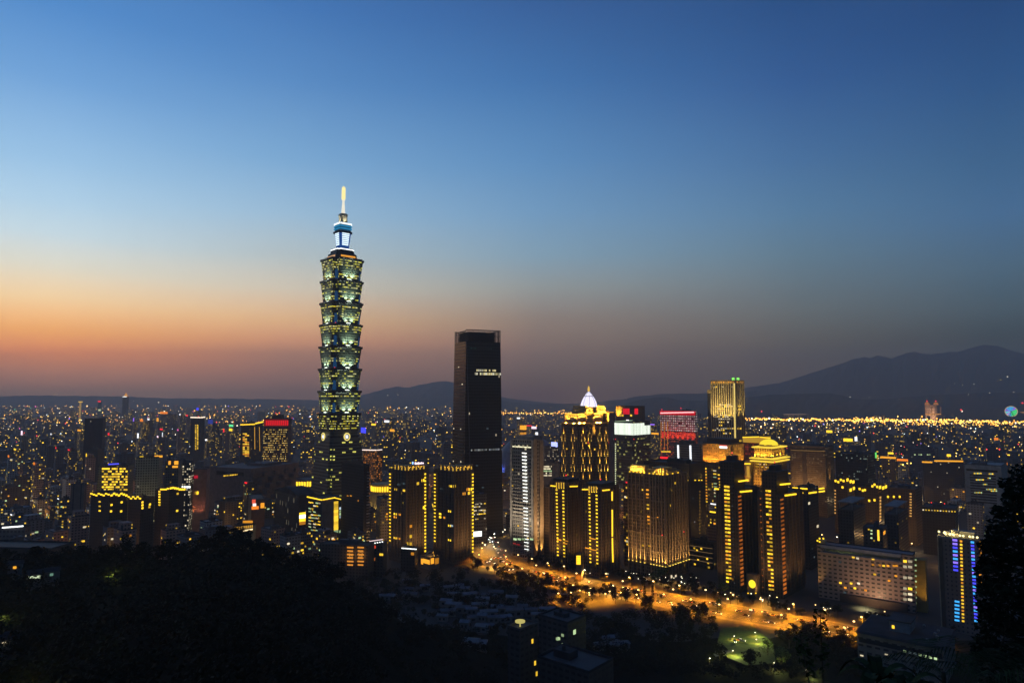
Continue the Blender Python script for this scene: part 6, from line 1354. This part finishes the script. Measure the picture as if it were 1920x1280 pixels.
for p, q in zip(MP, MP[1:]):
    d = (q-p); L = d.length; d.normalize(); nn = Vector((-d.y, d.x, 0)); t = 0
    while t < L - 5:
        for off in (-14, -10, -6, 6, 10, 14):
            a = p + d*t + nn*off; e = a + d*4.5; wv = nn*.12
            b.quad((*(a-wv).xy, .155), (*(a+wv).xy, .155), (*(e+wv).xy, .155), (*(e-wv).xy, .155))
        t += 11
o = b.build('road_markings', wl); tag(o, kind='structure')
# street lamps: post, arm, head; each with its own lamp
pm = MB(); pm.tube((0, 0, 0), (0, 0, 9.6), .14, .09); pm.tube((0, 0, 9.6), (1.6, 0, 9.9), .07, .06); PMESH = pm.mesh('post', METAL)
hm_ = MB(); hm_.lathe([(.2, 9.2), (.75, 9.45), (.85, 9.8), (.3, 10.15)], 10, 1.9, 0); HMS = [hm_.mesh('lamp_head', emit('sodium_lamp', (1,.62,.22), 5)), hm_.mesh('lamp_head', emit('pale_lamp', (1,.9,.62), 5)), hm_.mesh('lamp_head', emit('cool_lamp', (.85,.95,1), 4))]
def street_lamp(x, y, z, rz, kind, e, label, group, sc_=1.0):
    t = empty('street_lamp', (x, y, z), rz); t.scale = (sc_,)*3; tag(t, label, 'street lamp', group)
    for nm, me in (('post', PMESH), ('lamp_head', HMS[kind])):
        o = bpy.data.objects.new(nm, me); col.objects.link(o); o.parent = t
    if e: lamp(t, 'SPOT', (1.9, 0, 9.2), e*4.2, ((1,.35,.008), (1,.5,.08), (1,.8,.5))[kind], (0, 0, -1), 158, .4, .6, 'street_light')
    return t
acc = 0; k = 0
for p, q in zip(MP, MP[1:]):
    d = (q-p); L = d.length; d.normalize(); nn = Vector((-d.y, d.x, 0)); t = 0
    while t + acc < L:
        pt = p + d*(t + acc)
        px = proj(pt)[0]
        if px > 865:
            for s_ in (-1, 1):
                a = pt + nn*s_*19.6; dirn = math.atan2(-nn.y*s_, -nn.x*s_); near = px > 1640
                street_lamp(a.x, a.y, .1, dirn, 1 if rt.random() < .08 else 0, 17000 if s_ < 0 or px > 1000 else 9000, 'tall street lamp glowing orange along the wide curving road', 'street lamps along the wide road')
            if k % 2: street_lamp(pt.x, pt.y, .2, d.angle(Vector((1, 0, 0))), 0, 13000, 'street lamp glowing on the planted median of the wide road', 'street lamps on the road median')
        k += 1; t += 25
    acc = (t + acc) - L
for px, py in ((1108,1121),(1085,1117),(1105,1126),(1133,1122),(1145,1119),(1177,1119),(1191,1125),(1068,1121),(1050,1122)):
    p = ground(px, py+6, 0); street_lamp(p.x, p.y, 0, rt.uniform(0, 6), 0, 9000, 'street lamp beside the narrow side road below the wide road', 'street lamps on the side road', .8)
for i in range(26):
    px, py = rt.uniform(888, 955), rt.uniform(990, 1035); p = ground(px, py, 0)
    if clash(p.x, p.y, 2): continue
    street_lamp(p.x, p.y, 0, rt.uniform(0, 6), rt.choice((1, 1, 2)), 3500 if i % 2 else 0, 'white street lamp in the busy plaza behind the right corner-lit tower', 'white lamps in the busy plaza', .9)
for i in range(40):
    px = rt.uniform(1040, 1310); py = 1058 + (px-1040)*.12 + rt.uniform(0, 16); p = ground(px, py, 0)
    if clash(p.x, p.y, 2): continue
    street_lamp(p.x, p.y, 0, rt.uniform(0, 6), 1, 900 if i % 3 == 0 else 0, 'small pale garden lamp among trees at the tower feet', 'small garden lamps below the towers', .45)
for i in range(22):
    px = rt.uniform(1330, 1700); py = 1112 + (px-1330)*.14 + rt.uniform(0, 12); p = ground(px, py, 0)
    if clash(p.x, p.y, 2): continue
    street_lamp(p.x, p.y, 0, rt.uniform(0, 6), rt.choice((0, 1, 1)), 2500 if i % 2 == 0 else 0, 'pale forecourt lamp along the far kerb of the wide road', 'forecourt lamps', .6)
rq = random.Random(5); placed = 0
while placed < 110:
    px, D = rq.uniform(-10, 1800), rq.uniform(730, 1500)
    if 700 < px < 1560 and D < 800: continue
    x = (px-960)/F*D
    if clash(x, D, 12) or proj((x, D, 0))[1] < 850: continue
    street_lamp(x, D, 0, rq.uniform(0, 6), rq.choice((0, 0, 1, 2)), 0, 'street lamp glowing in a gap between the crowded city blocks', 'street lamps between the city blocks', 1.0)
    lamp(None, 'POINT', (x, D, 13), rq.uniform(4000, 14000), rq.choice(((1,.42,.06), (1,.5,.12), (1,.7,.35))), soft=.5, name='street_light'); placed += 1
for px, py, e, kd in ((1418,1181,9000,1),(1420,1196,9000,1),(1375,1188,7000,1),(1450,1252,8000,1),(1330,1240,5000,1),(1372,1222,8000,1),(1515,1268,5000,1)):
    p = ground(px, py+8, 4); lamp(None, 'POINT', (p.x+2, p.y-2, 8), e*.7, (.85,.9,.25), name='street_light'); street_lamp(p.x, p.y, max(0, hill_z(p.x, p.y)), rt.uniform(0, 6), kd, e*.12, 'park lamp shining on grass and path below the road', 'park lamps', .5)
# cars
PAINT = [pbr('car_white', (.5,.5,.5), .3), pbr('car_dark', (.03,.03,.035), .3), pbr('car_silver', (.3,.3,.31), .3), pbr('car_taxi_yellow', (.6,.35,.03), .4)]
def car_mesh(mat):
    b = MB(); sec = lambda x, w, z0, z1: [(x, -w, z0), (x, w, z0), (x, w*.94, z1), (x, -w*.94, z1)]
    b.loft([sec(-2.2, .78, .35, .8), sec(-2.0, .88, .28, .92), sec(-.3, .9, .28, .95), sec(1.5, .9, .28, .85), sec(2.2, .8, .32, .65)], 0, True, True); return b.mesh('body', mat)
CB = [car_mesh(m) for m in PAINT]; b = MB(); b.loft([[(-1.75,-.78,.93),(.9,-.78,.93),(.9,.78,.93),(-1.75,.78,.93)], [(-1.25,-.62,1.42),(.25,-.62,1.42),(.25,.62,1.42),(-1.25,.62,1.42)]]); CABM = b.mesh('cabin', pbr('car_glass', (.02,.02,.025), .1))
b = MB()
for i in range(1): b.loft([[(.31*math.cos(2*math.pi*i/12), s_, .31*math.sin(2*math.pi*i/12)) for i in range(12)] for s_ in (-.1, .1)], 0, True, True)
WHM = b.mesh('wheel', pbr('tyre', (.015,.015,.015), .8)); b = MB(); b.box(2.12, 2.26, -.2, .2, .5, .72); HLM = b.mesh('headlight', emit('headlight', (1,.93,.75), 9)); b = MB(); b.box(-2.26, -2.14, -.22, .22, .6, .78); TLM = b.mesh('tail_light', emit('tail_light', (1,.02,.01), 4))
def car(p, ang, label, z=.16):
    t = empty('car', (p.x, p.y, z), ang); tag(t, label, 'car', 'cars on the roads')
    for nm, me, l in [('body', rt.choice(CB), (0,0,0)), ('cabin', CABM, (0,0,0))] + [('wheel', WHM, (x, y, .31)) for x in (-1.35, 1.35) for y in (-.8, .8)] + [('headlight', HLM, (0, y, 0)) for y in (-.58, .58)] + [('tail_light', TLM, (0, y, 0)) for y in (-.58, .58)]:
        o = bpy.data.objects.new(nm, me); col.objects.link(o); o.parent = t; o.location = l
for i in range(80):
    j = rt.randrange(8, len(MP)-2); p = MP[j].lerp(MP[j+1], rt.random()); d = (MP[j+1]-MP[j]).normalized(); nn = Vector((-d.y, d.x, 0)); lane = rt.choice((-12.5, -8, -4, 4, 8, 12.5))
    car(p + nn*lane, math.atan2(d.y, d.x) + (0 if lane < 0 else math.pi), 'car driving on the wide lamp-lit road, headlights toward the right' if lane < 0 else 'car driving on the wide lamp-lit road, headlights toward the left')
for i in range(16):
    px, py = 955 - (i % 2)*9 - i*2.5, 1056 - i*4.0; p = ground(px, py, 0); q = ground(px-4, py-8, 0); d = (q-p).normalized()
    car(p, math.atan2(d.y, d.x) + (math.pi if i % 2 else 0), 'car with red tail lights queueing on the street beside the right corner-lit tower' if not i % 2 else 'car with white headlights coming down the street beside the right corner-lit tower')
for px, py in ((1386,1203),(1378,1206),(1392,1205)): car(ground(px, py, 3), rt.uniform(0, 6), 'pale car parked in the small park below the road', 4.4)
# trees along the road and at the feet of the towers
for i in range(135):
    f = rt.random(); j = rt.randrange(5, len(MP)-3); p = MP[j].lerp(MP[j+1], rt.random()); d = (MP[j+1]-MP[j]).normalized(); nn = Vector((-d.y, d.x, 0)); side = rt.choice((1, 1, 1, 1, -1, -1))
    p = p + nn*side*(rt.uniform(21.5, 42))
    if clash(p.x, p.y, 3) or proj(p)[0] < 880 or (side < 0 and 1330 < proj(p)[0] < 1470): continue
    tree('leafy street tree on the tower side of the wide road' if side > 0 else 'leafy street tree on the hill side of the wide road', p.x, p.y, 0, rt.uniform(.55, 1.05), 'trees lining the wide road')
for px, py, s_, br in ((1240,1090,1.5,1),(1225,1097,1.3,1),(1300,1100,1.3,0),(1345,1142,1.0,1),(1355,1110,1.1,1),(895,1062,1.3,0),(940,1092,1.6,0),(985,1112,1.6,0),(1010,1118,1.5,0),(1480,1215,1.6,0),(1500,1205,1.4,0),(1310,1165,1.7,0),(1285,1180,1.8,0),(1440,1235,1.2,1),(1465,1262,1.2,1),(1350,1250,1.3,0),(1405,1270,1.5,0)):
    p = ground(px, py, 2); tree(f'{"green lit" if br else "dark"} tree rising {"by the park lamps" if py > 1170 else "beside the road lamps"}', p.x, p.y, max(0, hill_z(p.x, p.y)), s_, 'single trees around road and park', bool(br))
for i in range(52):
    px = rt.uniform(930, 1185); lo = 1070 + (px-960)*.185; py = rt.uniform(lo + 12, max(lo + 13, 1116 if px > 1060 else 1100)); p = ground(px, py, 2)
    tree('dark tree in the belt between the wide road and the side road', p.x, p.y, 0, rt.uniform(.6, 1.05), 'trees between the two roads')
for i in range(38):
    j = rt.randrange(5, len(MP)-3); p = MP[j].lerp(MP[j+1], rt.random())
    if proj(p)[0] > 930: tree('small dark tree on the planted median of the wide road', p.x, p.y, .2, rt.uniform(.3, .5), 'trees on the road median')
for px in (1209, 1224):   # two slim dark cypresses before the lit ramp wall
    p = ground(px, 1128, 0); t = empty('cypress', (p.x, p.y, 0)); tag(t, 'slim dark cypress in front of the orange lit ramp wall', 'tree', 'two cypresses by the ramp wall'); b = MB()
    for i in range(8): leaves(b, rt, (0, 0, 2 + i*1.7), 1.9 - i*.17, 40, .5, 1.2)
    b.build('crown', LEAF, t); b = MB(); b.tube((0, 0, 0), (0, 0, 10), .25, .1); b.build('trunk', BARK, t)
p, q = ground(1205, 1127, 0), ground(1232, 1126, 0); b = MB(); b.loft([[(p.x, p.y, 0), (q.x, q.y, 0), (q.x, q.y+.6, 0), (p.x, p.y+.6, 0)], [(p.x, p.y, 7.5), (q.x, q.y, 7.5), (q.x, q.y+.6, 7.5), (p.x, p.y+.6, 7.5)]]); b.box(p.x-.3, q.x+.3, p.y-.3, q.y+.9, 7.52, 8.0)
o = b.build('ramp_wall', pbr('ramp_concrete', (.3,.26,.2), .85)); tag(o, 'concrete ramp wall lit orange between two cypresses', 'wall'); lamp(None, 'POINT', ((p.x+q.x)/2, p.y-6, 5), 5000, (1,.4,.05), name='street_light')
# park ground
def patch(name, pts, mat, z):
    P = [ground(px, py, 3) for px, py in pts]; b = MB(); n = len(P); v0 = [(p.x, p.y, max(.2, hill_z(p.x, p.y)) + z) for p in P]; b.v = v0; b.f = [tuple(range(n))]; b.m = [0]; o = b.build(name, mat); tag(o, kind='structure')
patch('lawn', [(1352,1172),(1412,1168),(1450,1205),(1455,1250),(1400,1255),(1340,1225)], pbr('lawn_green', (.06,.085,.02), .9, noise=.4, scale=.4), 1.2)
patch('path', [(1356,1200),(1404,1203),(1424,1216),(1440,1232),(1424,1236),(1398,1214),(1355,1232),(1330,1240),(1345,1216)], PV, 1.35)
# small lit trees and lamps on the black hill
for px, py, y, lab in ((8,1150,250,'tree lit yellow-green at the left edge of the black hill'),(70,1272,170,'tree lit yellow-green at the bottom of the black hill'),(222,1072,330,'tree lit yellow-green high on the black hill'),(212,1076,325,'small tree lit yellow-green high on the black hill')):
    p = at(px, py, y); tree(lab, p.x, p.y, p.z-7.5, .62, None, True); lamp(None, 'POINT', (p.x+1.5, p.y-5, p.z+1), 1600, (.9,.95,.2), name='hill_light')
for px, py, y, m, lab in ((28,1058,360,LA,'small hut with an amber lamp on the black hill'),(64,1076,340,emit('hut_pale', (.8,.95,.6), .9),'small hut with pale green-white lit front on the black hill'),(97,1071,345,emit('hut_teal', (.4,.8,.6), .3),'small hut with faint teal window on the black hill'),(10,1198,220,WW,'small hut with white lamp at the left edge of the black hill')):
    p = at(px, py, y); t = empty('hut', (p.x, p.y, p.z-3), .5); tag(t, lab, 'hut'); b = MB(); b.box(-3, 3, 0, 5, -6, 3); b.build('wall', CONC, t); b = MB(); b.loft([[(-3.5,-.6,3),(3.5,-.6,3),(3.5,5.5,3),(-3.5,5.5,3)], [(-3.5,2.2,4.6),(3.5,2.2,4.6),(3.5,2.8,4.6),(-3.5,2.8,4.6)]]); b.build('roof', DARKROOF, t); b = MB(); w_ = 2.6 if m.name == 'hut_pale' else .7; b.box(-w_, w_, -.2, -.01, 1, 2.2); b.build('window', m, t)
# low houses in the valley
hr = random.Random(31); RFM = [pbr('metal_roof_blue', (.13,.145,.18), .5), pbr('metal_roof_grey', (.15,.15,.16), .5), pbr('metal_roof_dark', (.09,.09,.11), .6)]; nh = 0; HP = []
VIL = [(762,1084),(770,1110),(768,1099),(733,1110),(722,1112),(797,1095),(840,1095),(862,1096),(872,1098),(850,1108),(880,1112),(930,1104),(918,1110),(960,1116),(905,1116),(838,1122),(852,1131),(868,1134),(884,1138),(900,1130),(916,1140),(932,1132),(948,1136),(964,1142),(980,1133),(996,1140),(1012,1146),(1026,1138),(905,1150),(925,1152),(945,1150),(872,1165),(905,1168),(915,1166),(892,1150),(840,1140),(830,1150),(880,1228),(900,1230),(1140,1195),(1155,1200),(1160,1208),(1130,1205)]
for i, (px, py) in enumerate(VIL):
    p = ground(px, py, 6); y = p.y; z = max(0, hill_z(p.x, y)); w, l, h = hr.uniform(7, 15), hr.uniform(5, 8), hr.uniform(3.5, 6.5)
    t = empty('low_house', (p.x, y, z), R_(hr.uniform(-22, 22))); b = MB(); b.box(-w/2, w/2, -l/2, l/2, -3, h); b.build('wall', MATS['concrete'], t)
    b = MB(); b.loft([[(-w/2-.5,-l/2-.5,h+.01),(w/2+.5,-l/2-.5,h+.01),(w/2+.5,l/2+.5,h+.01),(-w/2-.5,l/2+.5,h+.01)], [(-w/2-.5,-.1,h+1.3),(w/2+.5,-.1,h+1.3),(w/2+.5,.1,h+1.3),(-w/2-.5,.1,h+1.3)]]); b.build('roof', hr.choice(RFM), t)
    b = MB(); b.box(-w*.3, -w*.1, -l/2-.06, -l/2, h*.35, h*.7); b.box(w*.1, w*.3, -l/2-.06, -l/2, h*.35, h*.7); b.build('window', MATS['dark_glass'], t)
    tag(t, 'low unlit house with pale metal roof in the dark valley', 'house', 'low houses in the dark valley')

# ================================================================== NEAR PLANTS
# big dark tree at the right edge
D0 = 24; b = MB(); nt_ = random.Random(8); base = at(1945, 1300, D0); t = empty('tree', base); tag(t, 'large near black-leaved tree framing the right edge', 'tree')
CL = [(1918,892,20),(1906,915,18),(1900,940,16),(1915,945,30),(1905,975,26),(1880,985,22),(1868,1000,18),(1858,1025,15),(1872,1030,30),(1900,1020,34),(1850,1060,15),(1860,1075,28),(1890,1080,38),(1854,1100,17),(1868,1125,32),(1900,1140,42),(1848,1140,12),(1858,1165,20),(1880,1190,40),(1910,1210,44),(1846,1215,22),(1860,1250,32),(1900,1265,46),(1935,1060,50),(1940,1150,55),(1930,960,40),(1945,900,30),(1885,905,12),(1872,960,12)]
tb = MB(); top = at(1930, 930, D0) - base; tb.tube((0, 0, -3), tuple(top*.5), .28, .2, 8); tb.tube(tuple(top*.5), tuple(top), .2, .06, 8)
for px, py, r in CL:
    c = at(px, py, D0 + nt_.uniform(-1.2, 1.2)) - base; rr = r*D0/F; leaves(b, nt_, c, rr*1.05, int(24 + r*(5.2 if py < 1020 else 8)), .1, .95)
    a = top*nt_.uniform(.15, .8); tb.tube(tuple(a), tuple(c), .05, .012, 5)
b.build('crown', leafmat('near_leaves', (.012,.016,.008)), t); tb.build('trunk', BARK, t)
# palm-like fronds and broad leaves at the bottom right
def blade(b, p, az, L, w, lift, n=7):
    d = Vector((math.cos(az), math.sin(az), 0)); sd = Vector((-d.y, d.x, 0)); prev = None
    for i in range(n+1):
        f = i/n; q = Vector(p) + d*L*f*(.9) + Vector((0, 0, L*(lift*f - .85*lift*f*f*1.3))); ww = w*math.sin(math.pi*min(1, .12+f*.88))**.7
        cur = (q - sd*ww + Vector((0, 0, ww*.3)), q, q + sd*ww + Vector((0, 0, ww*.3)))
        if prev: b.quad(prev[0], prev[1], cur[1], cur[0]); b.quad(prev[1], prev[2], cur[2], cur[1])
        prev = cur
def frond(b, p, az, L, lift, r):
    d = Vector((math.cos(az), math.sin(az), 0)); sd = Vector((-d.y, d.x, 0))
    for i in range(3, 22):
        f = i/22; q = Vector(p) + d*L*f*.9 + Vector((0, 0, L*(lift*f - 1.05*lift*f*f)))
        for s_ in (-1, 1):
            l = L*.28*(1-.6*f); e = q + (sd*s_*.8 + d*.6)*l + Vector((0, 0, -l*.35)); wv = d*.018*L*.5
            b.quad(q - wv, q + wv, e + wv*.2, e - wv*.2)
NPL = leafmat('plant_leaves', (.03,.042,.016)); pr_ = random.Random(12)
for px, py, D, kind, L, n, lab in ((1650,1292,13,'blade',1.0,9,'broad-leaved plant with drooping dark blades at the bottom edge'),(1700,1310,12,'blade',.8,8,'smaller broad-leaved plant beside the drooping one at the bottom edge'),(1770,1278,14,'frond',1.5,11,'feathery palm clump at the bottom right'),(1850,1288,12,'frond',1.4,12,'feathery palm clump under the large near tree'),(1560,1345,15,'frond',1.3,9,'thin feathery plant left of the broad-leaved plants'),(1590,1360,14,'blade',.9,8,'low dark blade-leaved plant under the thin feathery one')):
    p = at(px, py, D); t = empty('plant', p); tag(t, lab, 'plant'); b = MB()
    for i in range(n):
        az = 2*math.pi*i/n + pr_.uniform(-.3, .3)
        if kind == 'blade': blade(b, (0, 0, .1), az, L*pr_.uniform(.7, 1.1), L*.11, pr_.uniform(.9, 1.7))
        else: frond(b, (0, 0, .1), az, L*pr_.uniform(.7, 1.15), pr_.uniform(.9, 1.7), pr_)
    b.build('leaves', NPL, t); b = MB(); b.tube((0, 0, -1.5), (0, 0, .2), .05, .04); b.build('stem', BARK, t)
for px0, py0, px1, py1 in ((1545,1300,1538,1150),(1528,1300,1500,1190)):
    p = at(px0, py0, 16); e = at(px1, py1, 16) - p; t = empty('sapling', p); tag(t, 'thin bare-stemmed sapling rising from the bottom edge' if px0 > 1540 else 'leaning thin sapling at the bottom edge', 'plant'); b = MB(); b.tube((0, 0, -.5), tuple(e), .025, .008, 5); b.build('stem', BARK, t); b = MB()
    for i in range(9): leaves(b, pr_, e*(.35 + .08*i), .16, 9, .07)
    b.build('leaves', NPL, t)

# ================================================================== AIR
hz = MB(); hz.box(-16500, 16500, -1600, 15600, -1.6, 1150); m = bpy.data.materials.new('haze'); m.use_nodes = True; nt = m.node_tree; nt.nodes.clear()
pv = nt.nodes.new('ShaderNodeVolumePrincipled'); pv.inputs['Color'].default_value = (1,.89,.8,1); pv.inputs['Anisotropy'].default_value = .3; pv.inputs['Density'].default_value = HAZE; o_ = nt.nodes.new('ShaderNodeOutputMaterial'); nt.links.new(pv.outputs[0], o_.inputs['Volume'])
o = hz.build('haze', m); tag(o, 'thin dusk haze filling the air over the city', 'haze', kind='stuff')
